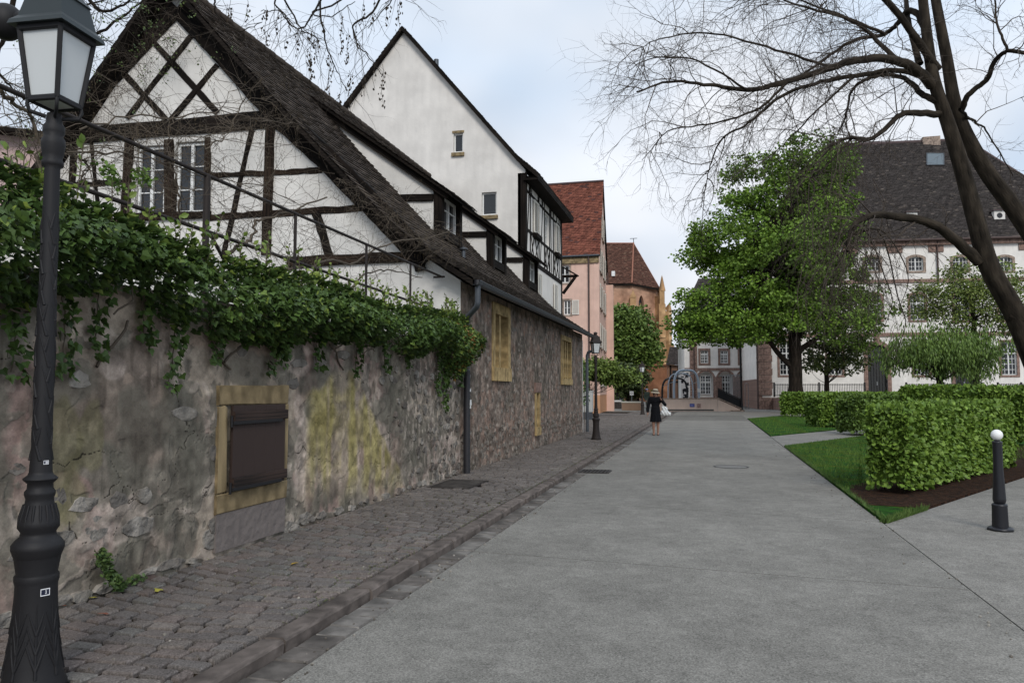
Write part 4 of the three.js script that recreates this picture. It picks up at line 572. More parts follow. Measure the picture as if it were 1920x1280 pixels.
  new MB().tube([V(gx, gy - .06, HZ - .3), V(gx, gy - .4, HZ - .32), V(gx - .05, gy - .52, HZ - .34), V(xp + .06, gy - .6, HZ - .36), V(xp + .02, gy - .72, HZ - .36), V(xp + .02, SW - .01, HZ - .36)], t => .055, 10).build('downpipe', M.zinc, h);
  // three shed dormers
  for (const zd of [-17.3, -21.85, -26.5]) {
    const w = 1.5, X0 = -6.3, u0 = (XW - X0) / .995, top = 6.5, slope = .72, X1 = -9.78, yAt = X => top + .06 + slope * (X0 - X), b = new MB(), ck = (z, s) => { const pts = [[X0, roofY(u0) - .2]]; for (let k = 0; k <= 8; k++) { const X = lerp(X0, X1, k / 8); pts.push([X, yAt(X) - .08]); } for (let k = 8; k >= 0; k--) { const X = lerp(X0, X1, k / 8); pts.push([X, Math.min(roofY((XW - X) / .995) - .15, yAt(X) - .1)]); } const sh = new THREE.Shape(pts.map(q => new THREE.Vector2(q[0], q[1]))); b.geo(new THREE.ExtrudeGeometry(sh, { depth: .12, bevelEnabled: false }), new THREE.Matrix4().makeTranslation(0, 0, z - (s > 0 ? .12 : 0))); };
    ck(zd, 1); ck(zd - w, -1); const d = b.build('dormer', M.whitePlaster, h);
    const by = roofY(u0) - .1; new MB().bar(V(X0 + .02, by + .2, zd - .15), V(X0 + .02, by + .2, zd - w + .15), .18, .26, V(0, 1, 0), .012).build('timber_sill', M.timber, d); for (const z of [zd - .06, zd - w + .06]) new MB().bar(V(X0 + .02, by, z), V(X0 + .02, top, z), .2, .22, V(1, 0, 0), .012, 3, .01).build('timber_post', M.timber, d);
    new MB().bar(V(X0 + .02, top - .03, zd + .04), V(X0 + .02, top - .03, zd - w - .04), .2, .16, V(0, 1, 0), .012).build('timber_head', M.timber, d);
    new MB().bar(V(X0 - .1, 6.3, zd + .02), V(-7.45, 6.34, zd + .02), .1, .17, V(0, 1, 0), .012, 4, .012).build('timber_rail', M.timber, d);
    new MB().bar(V(X0 + .3, yAt(X0 + .3) - .06, zd + .06), V(X1 + .25, yAt(X1 + .25) - .06, zd + .06), .1, .17, V(0, 1, 0), .012, 4, .01).build('timber_verge', M.timber, d);
    const fr = frame(V(X0, 0, zd), V(0, 0, -1), V(1, 0, 0)); sashOn(d, fr, .2, w - .2, by + .32, top - .1);
    const ru = new MB(), q = (X, z, e) => V(X, yAt(X) + e, z), zA = zd + .22, zB = zd - w - .2, xa = X0 + .42; ru.quad(q(xa, zA, .08), q(xa, zB, .08), q(X1, zB, .08), q(X1, zA, .08)).quad(q(xa, zA, 0), q(X1, zA, 0), q(X1, zB, 0), q(xa, zB, 0)).quad(q(xa, zA, 0), q(xa, zB, 0), q(xa, zB, .08), q(xa, zA, .08)).quad(q(xa, zA, 0), q(xa, zA, .08), q(X1, zA, .08), q(X1, zA, 0)).quad(q(xa, zB, 0), q(X1, zB, 0), q(X1, zB, .08), q(xa, zB, .08)); ru.build('dormer_roof', M.roofUnder, d);
    const tt = new MB(true); tileSheet(tt, (v, t) => { const X = lerp(xa + .05, X1, v); return q(X, lerp(zA + .03, zB - .03, t), .085 + .03 * (fbm(X * 2, zd + t * 2, 2, 3) - .5)); }, 28, () => w + .5, .17, R, pal, .024); stuffed(tt.build('dormer_tiles', M.roofMix, d));
  }
  function sashOn(d, fr, x0, x1, y0, y1) { const f = .06, b = new MB(), cx = (x0 + x1) / 2, cy = (y0 + y1) / 2; b.fbox(fr, x0 + f / 2, cy, 0, f, y1 - y0, .06).fbox(fr, x1 - f / 2, cy, 0, f, y1 - y0, .06).fbox(fr, cx, y0 + f / 2, 0, x1 - x0 - 2 * f, f, .06).fbox(fr, cx, y1 - f / 2, 0, x1 - x0 - 2 * f, f, .06).fbox(fr, cx, cy, .004, f, y1 - y0 - 2 * f, .06).fbox(fr, cx, cy + .1, .002, x1 - x0 - 2 * f, .03, .04); b.build('window_frame', M.whitePaint, d); new MB().fbox(fr, cx, cy, -.03, x1 - x0 - .04, y1 - y0 - .04, .006).build('pane', M.glass, d); }
  // vent pipe on the roof
  { const q = onX(869, 440, -5.9); new MB().tube([V(q.x, roofY((XW - q.x) / .995) - .05, q.z), V(q.x, roofY((XW - q.x) / .995) + .22, q.z)], .05, 8).lathe([[.0, .08], [.11, .03], [.1, .0], [0, 0]], q.x, roofY((XW - q.x) / .995) + .2, q.z, 10).build('roof_vent', M.zinc, h); }
}

// ================= the tall white house behind =================
{
  const h = thing('white_house', 'tall white plastered house with a plain gable and timbered street front', 'house', [-12, 0, -33]), R = mulberry(66), Z0 = -29, Z1 = -36.7, XF = -6.9, XA = -12.09, YA = 16.45, YE = 10.2;
  const WF = frame(V(XF, 0, Z0), V(1, 0, 0), V(0, 0, 1)), FF = frame(V(XF, 0, Z0), V(0, 0, -1), V(1, 0, 0));
  const w1 = [-2.99, -2.58, 11.24, 12.03], w2 = [-1.79, -1.17, 8.6, 9.52];
  const g = new MB(); wallGeo(g, WF, [[0, 0], [0, YE + .12], [-.35, YE + .55], [XA - XF, YA + .05], [2 * (XA - XF) + .35, YE + .55], [2 * (XA - XF), YE + .12], [2 * (XA - XF), 0]].reverse(), [w1, w2], .35); g.build('gable_wall', M.gablePlaster, h);
  for (const [w, o] of [[w1, { leaf: 1, rows: 1, cols: 1 }], [w2, { leaf: 1, rows: 1, cols: 1 }]]) { sashWindow(h, WF, w[0] + .01, w[1] - .01, w[2] + .01, w[3] - .01, { ...o, set: .12, f: .05 }); new MB().fbox(WF, (w[0] + w[1]) / 2, w[2] - .1, .03, w[1] - w[0] + .12, .14, .14).build('window_sill', M.yellowStone, h); }
  new MB().fbox(WF, (w1[0] + w1[1]) / 2, w1[3] + .05, -.02, .5, .09, .1).build('window_lintel', M.yellowStone, h);
  const L = Z0 - Z1, sh = [[1.3, 2.2, 8.1, 9.45], [5.9, 6.75, 8.1, 9.45]], lo = [[2.0, 2.75, 5.3, 6.55], [5.5, 6.25, 5.3, 6.55]], mid = [3.75, 4.6, 8.1, 9.45];
  const f = new MB(); wallGeo(f, FF, [[0, 0], [L, 0], [L, YE], [0, YE]], [mid], .3); f.build('street_wall', M.gablePlaster, h); sashWindow(h, FF, ...mid, { rows: 3 });
  for (const q of [...sh, ...lo]) louvre(h, FF, q[0], q[1], q[2], q[3], .07, 16);
  for (const q of sh) new MB().fbox(FF, (q[0] + q[1]) / 2, q[2] - .12, .1, q[1] - q[0] + .1, .16, .22).build('window_ledge', M.timber, h);
  const t = (s0, y0, s1, y1, w, o = .015) => { const a = FF.at(s0, y0, o * .5 - .045), b = FF.at(s1, y1, o * .5 - .045), d = b.clone().sub(a).normalize(); new MB().bar(a, b, .12, w, new THREE.Vector3().crossVectors(d, FF.N).normalize(), .01, 3, .008).build('timber', M.timber, h); };
  t(0, 6.86, L, 6.86, .2, .03); t(0, 8.0, L, 8.0, .13, .02); t(.1, 9.55, L, 9.55, .12, .018); t(0, 10.05, L, 10.05, .2, .02);
  t(.06, 6.8, .06, 10.1, .22, .035); t(L - .1, 5.0, L - .1, 10.1, .2, .035); for (const s of [.85, 2.5, 3.6, 4.75, 5.6]) t(s, 6.9, s, 10.0, .13);
  for (const [a, b] of [[.95, 1.6], [1.7, 2.4], [3.65, 4.15], [4.2, 4.7], [5.65, 6.2], [6.3, 6.9]]) { t(a, 6.95, b, 7.95, .09, .008); t(b, 6.95, a, 7.95, .09, .01); }
  for (const [a, b] of [[2.75, 3.3], [5.2, 4.95], [7.1, 7.35], [.2, .7]]) t(a, 7.0, b, 9.9, .1, .006); for (const s of [1.1, 2.3, 3.1, 5.1, 6.4, 7.0]) t(s, 9.6, s, 10, .08);
  t(-.01, 6.5, -.01, YE, .01, .02);
  { const b = new MB(); b.bar(V(XF - .095, 6.6, Z0 + .012), V(XF - .095, YE - .05, Z0 + .012), .19, .08, V(0, 0, 1), .01, 3, .01); b.build('timber', M.timber, h); }
  new MB().box(XA, 5, Z1 + .15, 10.3, 10, .3).quad(V(XF, YE, Z1 + .1), V(XA, YA, Z1 + .1), V(2 * XA - XF, YE, Z1 + .1), V(2 * XA - XF, YE - .2, Z1 + .1)).box(2 * XA - XF + .15, 5, (Z0 + Z1) / 2, .3, 10, 7).build('back_wall', M.gablePlaster, h);
  // roof with a kicked eave
  const pf = [[XF + .55, YE - .08], [XF - .35, YE + .72], [XA, YA + .24]], b = new MB(), zA = Z0 + .22, zB = Z1 - .3, tk = .2;
  for (const s of [1, -1]) for (let i = 0; i < 2; i++) { const m = X => s > 0 ? X : 2 * XA - X, p = (k, z, e) => V(m(pf[k][0]), pf[k][1] - e, z); for (const [e] of [[0], [tk]]) b.quad(p(i, zA, e), p(i, zB, e), p(i + 1, zB, e), p(i + 1, zA, e)); for (const z of [zA, zB]) b.quad(p(i, z, 0), p(i + 1, z, 0), p(i + 1, z, tk), p(i, z, tk)); if (!i) b.quad(p(0, zA, 0), p(0, zB, 0), p(0, zB, tk), p(0, zA, tk)); }
  const roof = b.build('roof', M.roofUnder, h), tl = new MB(true), pal = [[.07, .055, .047], [.12, .095, .08]];
  for (const s of [1, -1]) tileSheet(tl, (v, w) => { const m = X => s > 0 ? X : 2 * XA - X, q = v < .18 ? [lerp(pf[0][0], pf[1][0], v / .18), lerp(pf[0][1], pf[1][1], v / .18)] : [lerp(pf[1][0], pf[2][0], (v - .18) / .82), lerp(pf[1][1], pf[2][1], (v - .18) / .82)]; return V(m(q[0]), q[1], s > 0 ? lerp(zA, zB, w) : lerp(zB, zA, w)); }, 46, () => 8, .24, R, pal, .03);
  stuffed(tl.build('roof_tiles', M.roofMix, roof));
  new MB().box(XF + .26, YE - .3, (zA + zB) / 2, .58, .08, zA - zB - .1).build('soffit', M.timber, h);
  for (let k = 0; k < 14; k++) new MB().box(XF + .26, YE - .2, lerp(Z0 - .1, Z1, k / 13), .5, .14, .12).build('rafter_end', M.timber, h);
  { const q = onZ(818, 118, -31); new MB().tube([V(q.x, q.y - .9, -31), V(q.x, q.y + .15, -31)], .11, 8, null, true).build('flue_pipe', M.zinc, h); }
  new MB().bar(V(XF + .05, 6.35, Z1 - .05), V(XF + .65, 7.15, Z1 - .1), .12, .14, V(0, 1, 0), .01).bar(V(XF + .05, 7.2, Z1 - .1), V(XF + .75, 7.2, Z1 - .1), .14, .12, V(0, 1, 0), .01).bar(V(XF + .05, 7.65, Z1 - .1), V(XF + .8, 7.2, Z1 - .1), .3, .06, V(0, 1, 0), .01).build('bracket', M.timber, h);
}
// ================= the pink house =================
{
  const C0 = onGround(1125, 774, SW), R = mulberry(68), h = thing('pink_house', 'pink plastered house with a steep red tiled roof', 'house', [C0.x - 5, 0, C0.z - 4]), PF = frame(V(C0.x, 0, C0.z), V(1, 0, 0), V(0, 0, 1)), D = 8.4, far = onZ(1138.5, 731, C0.z - D), C1 = V(far.x, 0, C0.z - D);
  const SFp = frame(V(C0.x, 0, C0.z), V(C1.x - C0.x, 0, -D), V(D, 0, C1.x - C0.x)), Ls = Math.hypot(C1.x - C0.x, D), ye = PF.px(1122, 478)[1], yr = onZ(1126, 340, C0.z - D / 2).y, WL = 13;
  const q0 = PF.px(1057, 563), q1 = PF.px(1070, 590), win = [q0[0], q1[0], q1[1], q0[1]], r0 = PF.px(1050, 498), r1 = PF.px(1068, 530), win2 = [r0[0], r1[0], r1[1], r0[1]];
  const b = new MB(); wallGeo(b, PF, [[-WL, 1.3], [0, 1.3], [0, ye], [-WL, ye]], [win, win2], .35); b.build('front_wall', M.pinkPlaster, h);
  new MB().fbox(PF, -WL / 2, .65, -.17, WL, 1.3, .35).fbox(SFp, Ls / 2, .65, -.2, Ls - .05, 1.3, .35).build('base_course', M.orangePlaster, h);
  for (const w of [win, win2]) { sashWindow(h, PF, w[0], w[1], w[2], w[3], { set: .12, rows: 2, f: .07 }); const s = new MB(); archBand(s, PF, w[0], w[1], w[2], w[3], 0, .12, -.02, .03); s.build('window_surround', M.paleStone, h); }
  louvre(h, PF, win[1] + .12, win[1] + .12 + (win[1] - win[0]), win[2], win[3], .06, 14);
  const g = new MB(); wallGeo(g, SFp, [[.0, 1.3], [Ls, 1.3], [Ls, ye], [Ls / 2, yr - .1], [0, ye]], [], .35); g.build('gable_wall', M.pinkPlaster, h);
  for (const y of [1.9, 4.6, 7.4, 10.0, 12.8]) for (const s of y > 12 ? [4.2] : [1.7, 5.6]) { const wd = .95; new MB().fbox(SFp, s, y + .85, -.01, wd, 1.6, .06).build('window', M.glass, h); for (const k of [-1, 1]) louvre(h, SFp, s + k * .98 - .42, s + k * .98 + .42, y, y + 1.7, .06, 12); new MB().fbox(SFp, s, y - .06, .04, 1.2, .12, .16).build('window_sill', M.paleStone, h); }
  new MB().fbox(PF, -WL / 2, ye - .28, .06, WL, .5, .14).build('cornice', M.yellowStone, h);
  new MB().fbox(PF, -WL / 2, ye - .02, .18, WL + .1, .1, .2).build('gutter', M.zinc, h);
  { const s = PF.px(1105, 600)[0]; new MB().tube([PF.at(s, ye - .05, .2), PF.at(s, ye - .6, .12), PF.at(s, .02, .12)], .06, 8).build('downpipe', mat('copperBrown', [.075, .05, .045], .6), h); new MB().tube([SFp.at(Ls - .2, ye, .12), SFp.at(Ls - .2, .02, .12)], .06, 8).build('downpipe', M.copperBrown, h); }
  const zr = C0.z - D / 2, A = V(C0.x + .12, ye, C0.z + .25), Bq = V(C0.x - WL, ye, C0.z + .25), rr = V(C0.x + (C1.x - C0.x) / 2 + .12, yr, zr), rl = V(C0.x - WL, yr, zr), e1 = V(C1.x + .12, ye, C1.z - .25), e2 = V(C0.x - WL, ye, C1.z - .25);
  const u = new MB(); for (const d of [0, -.12]) { const o = V(0, d - .02, 0); u.quad(Bq.clone().add(o), A.clone().add(o), rr.clone().add(o), rl.clone().add(o)).quad(e1.clone().add(o), e2.clone().add(o), rl.clone().add(o), rr.clone().add(o)); } const roof = u.build('roof', M.roofUnder, h), tl = new MB(true), pal = [[.20, .072, .052], [.30, .115, .08], [.12, .06, .055]];
  tileSheet(tl, (v, w) => Bq.clone().lerp(A, w).lerp(rl.clone().lerp(rr, w), v), 44, () => WL, .28, R, pal, .03); tileSheet(tl, (v, w) => e1.clone().lerp(e2, w).lerp(rr.clone().lerp(rl, w), v), 30, () => WL, .5, R, pal, .03); stuffed(tl.build('roof_tiles', M.roofMix, roof));
  new MB().bar(rl.clone().add(V(0, .03, 0)), rr.clone().add(V(0, .03, 0)), .22, .14, V(0, 1, 0), .04).build('ridge', mat('ridgeDark', [.10, .075, .075], .9), roof);
  new MB().box(C0.x - WL / 2, 5, C1.z + .2, WL, 10, .3).box(C0.x - WL, 5, C0.z - D / 2, .3, 10, D - .3).build('back_wall', M.pinkPlaster, h);
}
{ // meter cabinet at the foot of the pink house
  const q = onGround(1101, 786, SW), b = thing('meter_cabinet', 'pale grey meter cabinet standing against the wall past the stone house', 'cabinet', [q.x, SW, q.z]);
  new MB().box(q.x, SW + .2, q.z, .55, .4, .4).build('plinth', M.zinc, b); new MB().box(q.x, SW + .95, q.z, .62, 1.1, .42).build('body', mat('cabinetGrey', [.42, .43, .42], .6), b); new MB().box(q.x, SW + 1.52, q.z, .68, .05, .48).build('cap', M.cabinetGrey, b); new MB().box(q.x, SW + .95, q.z + .215, .5, .95, .012).build('door', M.cabinetGrey, b); new MB().box(q.x + .18, SW + 1.0, q.z + .228, .03, .12, .02).build('handle', M.iron, b);
}
// ================= the church =================
{
  const c = thing('church', 'sandstone church choir with a steep brown tiled roof and buttresses', 'church', [...atDepth(1180, 731, 122).setY(0).toArray()]), R = mulberry(71), D = 120;
  const at = (px, d) => { const q = atDepth(px, 731, d); q.y = 0; return q; }, A = at(1060, D), B = at(1187, D), C = at(1234, D + 3.5), E = at(1236, D + 9), F = at(1060, D + 14), ye = atDepth(1187, 531, D).y, yr = atDepth(1190, 453, D + 6.5).y, RA = at(1060, D + 6.5).setY(yr), RB = at(1191, D + 6.5).setY(yr);
  const wallBetween = (P, Q, holes, name = 'wall') => { const U = Q.clone().sub(P), L = U.length(), N = V(-U.z, 0, U.x).normalize(), f = frame(P, U, N), b = new MB(); wallGeo(b, f, [[0, 0], [L, 0], [L, ye], [0, ye]], holes.map(s => ({ r: s, pointed: 2.2 })), .8); b.build(name, M.sandstonePink, c); for (const s of holes) { new MB().fbox(f, (s[0] + s[1]) / 2, (s[2] + s[3]) / 2, -.45, s[1] - s[0] + .3, s[3] - s[2] + .2, .02).build('window', M.glass, c); new MB().fbox(f, (s[0] + s[1]) / 2, (s[2] + s[3]) / 2 - .8, -.38, .14, s[3] - s[2] - 1.6, .12).build('mullion', M.sandstone, c); for (const k of [.34, .66]) new MB().fbox(f, lerp(s[0], s[1], k), s[3] - 2.0, -.36, .1, 1.6, .1).build('tracery', M.sandstone, c); } return f; };
  const L1c = B.distanceTo(A); wallBetween(A, B, [[L1c - 8.6, L1c - 6.6, 4.5, ye - 1.7]]); const f2 = wallBetween(B, C, [[1.35, 2.85, 4.5, ye - 1.6]]); wallBetween(C, E, []);
  new MB().quad(F.clone().setY(0), E.clone().setY(0), E.clone().setY(ye), F.clone().setY(ye)).build('back_wall', M.sandstonePink, c);
  const o = new MB(true), pal = [[.11, .058, .045], [.19, .095, .07], [.24, .15, .11]]; const ov = (p, q) => p.clone().setY(ye).add(V(0, 0, q)); const a = ov(A, .5), b = ov(B, .5).add(V(.05, 0, 0)), d = ov(C, .4).add(V(.5, -.3, 0)), e = ov(E, 0).add(V(.5, -.3, 0)), f = ov(F, -.4);
  const u = new MB(); u.quad(a, b, RB, RA).tri(b, d, RB).tri(d, e, RB).quad(e, f, RA, RB); for (const [p, q] of [[a, b], [b, d], [d, e]]) { const k = V(0, -.3, 0); u.quad(p, q, q.clone().add(k), p.clone().add(k)); } u.build('roof', M.roofUnder, c);
  const lift = V(0, .05, .05); tileSheet(o, (v, w) => a.clone().lerp(b, w).lerp(RA.clone().lerp(RB, w), v).add(lift), 46, () => L1c, .34, R, pal, .04); for (const [p, q] of [[b, d], [d, e]]) tileSheet(o, (v, w) => p.clone().lerp(q, w).lerp(RB, Math.min(v, .995)).add(lift), 46, v => Math.max(.4, p.distanceTo(q) * (1 - v)), .34, R, pal, .04); stuffed(o.build('roof_tiles', M.roofMix, c));
  new MB().tube([b.clone().add(V(0, .1, .1)), RB.clone().add(V(0, .1, .1))], .13, 6).tube([d, RB], .1, 6).tube([RA, RB], .16, 6).build('ridge_tiles', mat('terracotta', [.28, .13, .09], .9), c);
  new MB().tube([RB.clone(), RB.clone().add(V(0, .9, 0))], .06, 6).tube([RB.clone().add(V(-.6, .85, 0)), RB.clone().add(V(.6, .85, 0))], .05, 6).build('finial', M.zinc, c);
  new MB().box(RB.x - 2.6, ye + 1.75, (a.z + RB.z) / 2 + 1.9, .5, .8, .6).build('roof_hatch', M.whitePaint, c);
  // buttresses, each with a gabled head
  const but = (P, out, w, h, name = 'buttress') => { const b = new MB(), N = out.clone().normalize(), S = V(N.z, 0, -N.x), st = (d0, d1, y0, y1) => { const m = P.clone().addScaledVector(N, (d0 + d1) / 2); b.geo(new THREE.BoxGeometry(w, y1 - y0, d1 - d0), new THREE.Matrix4().makeBasis(S, V(0, 1, 0), N).setPosition(m.x, (y0 + y1) / 2, m.z)); }; st(-.2, 1.9, 0, h * .3); st(-.2, 1.5, h * .3, h * .62); st(-.2, 1.1, h * .62, h); const top = P.clone().addScaledVector(N, 1.1); for (const k of [-1, 1]) b.tri(top.clone().addScaledVector(S, k * w * .62).setY(h - .1), top.clone().setY(h + w * 1.3), P.clone().setY(h + .3)); b.tri(top.clone().addScaledVector(S, -w * .62).setY(h - .1), top.clone().addScaledVector(S, w * .62).setY(h - .1), top.clone().setY(h + w * 1.3)); b.build(name, M.sandstone, c); };
  but(at(1146, D), V(0, 0, 1), .9, ye - 3.2); but(B, V(.25, 0, 1), .9, ye - 2.2); but(C, V(.8, 0, .8), 1.0, ye - 1.5); but(at(1247, D + 4.5), V(.9, 0, .4), 1.1, ye - 3.8);
  { const p = at(1244, D + 2), b = new MB(); b.box(p.x, ye * .42, p.z, 1.0, ye * .84, 1.0).box(p.x, ye * .84 + 1, p.z, .75, 2.4, .75).lathe([[.55, 0], [.12, 2.2], [.0, 2.6]], p.x, ye * .84 + 2.1, p.z, 4).box(p.x - .1, ye * .55, p.z + .1, 1.2, .2, 1.2); b.build('pinnacle', M.sandstone, c); }
  { const P = at(1205, D - 8), Q = at(1251, D - 8), b = new MB(), f = frame(P, Q.clone().sub(P), V(0, 0, 1)); const L = Q.distanceTo(P); b.fbox(f, L / 2, 2.6, -2, L, 5.2, 4).fbox(f, L / 2, 5.3, -1.9, L + .3, .25, 4.3); b.build('side_chapel', mat('chapelStone', [.36, .19, .11], .9, { map: T.ashlar }), c); }
}
// ================= dark-roofed house and far-left pink house =================
{
  const at = (px, d) => atDepth(px, 731, d).setY(0), D = 100, A = at(1254, D), B = at(1306, D), h = thing('dark_roofed_house', 'old house with a dark roof standing between the church and the white wing', 'house', [A.x + 1.5, 0, A.z]), f = frame(A, B.clone().sub(A), V(0, 0, 1)), L = A.distanceTo(B), R = mulberry(3), y = atDepth(1254, 684, D).y, yr = atDepth(1260, 655, D + 2).y;
  new MB().fbox(f, L / 2, y / 2, -2.5, L, y, 5).build('wall', mat('oldBrownWall', [.22, .13, .09], .9, { map: T.plaster }), h);
  for (let i = 0; i < 4; i++) new MB().fbox(f, .3 + i * 1.0, y / 2, .02, .18, y, .08).build('timber', M.timber, h); new MB().fbox(f, L / 2, y * .55, .02, L, .2, .07).build('timber', M.timber, h);
  for (const s of [.8, 1.8, 2.8]) new MB().fbox(f, s, y * .76, .0, .55, .9, .04).build('window', M.glass, h);
  const P = f.at(-.3, y, .5), Q = f.at(L, y, .5), P2 = f.at(.1, yr + .4, -2.6), Q2 = f.at(L, yr + .4, -2.6), b = new MB(true); tileSheet(b, (v, w) => P.clone().lerp(Q, w).lerp(P2.clone().lerp(Q2, w), v), 22, () => L, .3, R, [[.055, .048, .046], [.085, .072, .07]], .03); const r = new MB(); r.quad(P, Q, Q2, P2).tri(P, P2, f.at(-.1, y, -5)); r.build('roof', M.roofUnder, h); stuffed(b.build('roof_tiles', M.roofMix, h));
}
{
  const q = atDepth(72, 300, 24), Q = V(q.x, 0, q.z), N = V(.6, 0, .8).normalize(), U = V(.8, 0, -.6).normalize(), f = frame(Q, U, N), y = f.px(10, 246)[1], h = thing('distant_pink_house', 'pale pink house partly hidden behind the street lamp and ivy', 'house', [q.x, 0, q.z]);
  new MB().fbox(f, -5.5, y / 2, -3, 13, y, 6).build('wall', mat('palePink', [.62, .47, .45], .9, { map: T.plaster }), h); const b = new MB(true), R = mulberry(8); tileSheet(b, (v, w) => f.at(lerp(-12.3, 1.3, w), lerp(y - .05, y + .3, v), lerp(.5, -3, v)), 14, () => 13, .25, R, [[.12, .07, .055], [.2, .11, .08]], .04); stuffed(b.build('roof_tiles', M.roofMix, h)); new MB().fbox(f, -5.5, y - .08, .3, 13.6, .12, .5).build('eaves_board', M.timber, h);
  new MB().fbox(f, -2.6, y - 1.2, .02, 3, .12, .1).build('string_course', M.paleStone, h);
}

// ================= the great white building on the right =================
const MF0 = onGround(1422, 767), MFU = V(.994, 0, -.11).normalize(), MF = frame(V(MF0.x, 0, MF0.z), MFU, V(.11, 0, .994).normalize());
{
  const h = thing('white_public_building', 'large white three-storey building with red stone trim and a huge dark hipped roof', 'building', [MF0.x + 16, 0, MF0.z - 6]), R = mulberry(72), px = (x, y) => MF.px(x, y), ye = px(1700, 452)[1], L = px(2080, 600)[0], DEP = 15;
  const rect = (cx, w, y0, y1) => { const a = px(cx - w / 2, y1), b = px(cx + w / 2, y0); return [a[0], b[0], a[1], b[1]]; };
  const wins = []; for (const cx of [1470, 1553, 1636, 1718, 1801, 1885, 1968, 2045]) { wins.push({ r: rect(cx, 27, 481, 508), k: 'u' }); wins.push({ r: rect(cx + 3, 26, 551, 600), k: 'm' }); }
  for (const cx of [1476, 1566, 1728, 1893, 1985]) wins.push({ r: rect(cx, 26, 641, 703), k: 'g' });
  const doors = [rect(1646, 34, 645, 740), rect(1810, 34, 648, 740)].map(q => [q[0], q[1], 1.05, q[3]]), holes = wins.map(w => w.k === 'g' ? w.r : { r: w.r, arch: .18 }); doors.forEach(d => holes.push({ r: d, arch: .45 }));
  const b = new MB(); wallGeo(b, MF, [[0, 0], [L, 0], [L, ye], [0, ye]], holes, .5); b.build('front_wall', M.schoolPlaster, h);
  for (const w of wins) { const [a, c, d, e] = w.r, rise = w.k === 'g' ? 0 : .18, s = new MB(); archBand(s, MF, a, c, d, e, rise, .19, -.3, .05); s.build('window_surround', w.k === 'u' ? M.paleStone : M.redStone, h); sashWindow(h, MF, a, c, d, e, { set: .18, rows: w.k === 'u' ? 3 : w.k === 'm' ? 5 : 6, cols: 4, f: .08, bar: .035, transom: w.k === 'u' ? 0 : .66 }); }
  for (const d of doors) { const s = new MB(); archBand(s, MF, d[0], d[1], d[2], d[3], .45, .3, -.3, .08, false); s.fbox(MF, (d[0] + d[1]) / 2, d[3] + .3, .06, .45, .75, .16); s.build('door_surround', M.redStone, h); const p = new MB(); p.fbox(MF, (d[0] + d[1]) / 2, (d[2] + d[3]) / 2, -.3, d[1] - d[0], d[3] - d[2], .06); const dr = p.build('door', mat('doorDark' + d[0].toFixed(0), [.018, .02, .02], .5), h); const g = new MB(); for (let i = 0; i < 7; i++) g.fbox(MF, lerp(d[0], d[1], (i + .5) / 7), (d[2] + d[3]) / 2 - .5, -.25, .035, d[3] - d[2] - 1.4, .04); g.fbox(MF, (d[0] + d[1]) / 2, d[3] - 1.15, -.25, d[1] - d[0], .12, .06); g.build('grille', M.iron, dr); new MB().fbox(MF, (d[0] + d[1]) / 2, 2.2, -.24, .06, .3, .06).build('handle', M.steel, dr); }
  const yc1 = px(1690, 527)[1], yc2 = px(1680, 627)[1]; for (const y of [yc1, yc2]) new MB().fbox(MF, L / 2, y, .04, L + .1, .3, .14).build('string_course', M.redStone, h);
  new MB().fbox(MF, L / 2, ye - .22, .14, L + .2, .36, .34).build('cornice', M.redStone, h);
  for (const cx of [1510, 1594, 1678, 1755, 1840, 1925]) { const s = px(cx, 460)[0]; new MB().fbox(MF, s, ye - .72, .04, 1.2, .55, .1).build('frieze_block', M.redStone, h); }
  // quoins at the left corner
  for (let i = 0; i < 24; i++) { const y0 = 1.2 + i * .58; if (y0 > ye - .8) break; new MB().fbox(MF, .62, y0 + .28, .05, i % 2 ? 1.22 : 1.1, .545, .16).build('quoin', M.redStone, h); }
  new MB().fbox(MF, L / 2, .5, .06, L, 1.0, .16).build('plinth', M.redStone, h);
  for (const cx of [1421.5, 1758]) { const s = cx < 1500 ? -.02 : px(cx, 500)[0]; new MB().tube([MF.at(s, ye - .1, .3), MF.at(s, ye - .7, .14), MF.at(s, cx < 1500 ? .05 : yc1 - .1, .14)], .075, 8).build('downpipe', M.copperBrown, h); }
  new MB().tube([MF.at(-.1, ye + .0, .55), MF.at(L, ye, .55)], .11, 8).build('gutter', M.copperBrown, h);
  // hipped roof
  const yr = onPlane(1700, 267, MF.at(0, 0, -DEP / 2), MF.N).y, sL = 8.2, sR = onPlane(1812, 270, MF.at(0, 0, -DEP / 2), MF.N).sub(MF.O).dot(MF.U), p = (s, y, o) => MF.at(s, y, o), e0 = p(-.5, ye, .55), e1 = p(L + .5, ye, .55), e2 = p(L + .5, ye, -DEP - .5), e3 = p(-.5, ye, -DEP - .5), ra = p(sL, yr, -DEP / 2), rb = p(sR, yr, -DEP / 2), u = new MB(); u.quad(e0, e1, rb, ra).tri(e1, e2, rb).quad(e2, e3, ra, rb).tri(e3, e0, ra); const k = V(0, -.2, 0); u.quad(e0, e1, e2, e3); const roof = u.build('roof', M.roofUnder, h), pal = [[.062, .055, .054], [.084, .075, .073], [.15, .13, .118]], tl = new MB(true), lf = V(0, .05, .05);
  const kick = v => v < .12 ? 0 : 0; tileSheet(tl, (v, w) => e0.clone().lerp(e1, w).lerp(ra.clone().lerp(rb, w), v).add(lf), 84, v => lerp(L, sR - sL, v), .3, R, pal, .035); tileSheet(tl, (v, w) => e1.clone().lerp(e2, w).lerp(rb, Math.min(v, .99)).add(V(.05, .05, 0)), 50, v => Math.max(.5, DEP * (1 - v)), .5, R, pal, .045); stuffed(tl.build('roof_tiles', M.roofMix, roof));
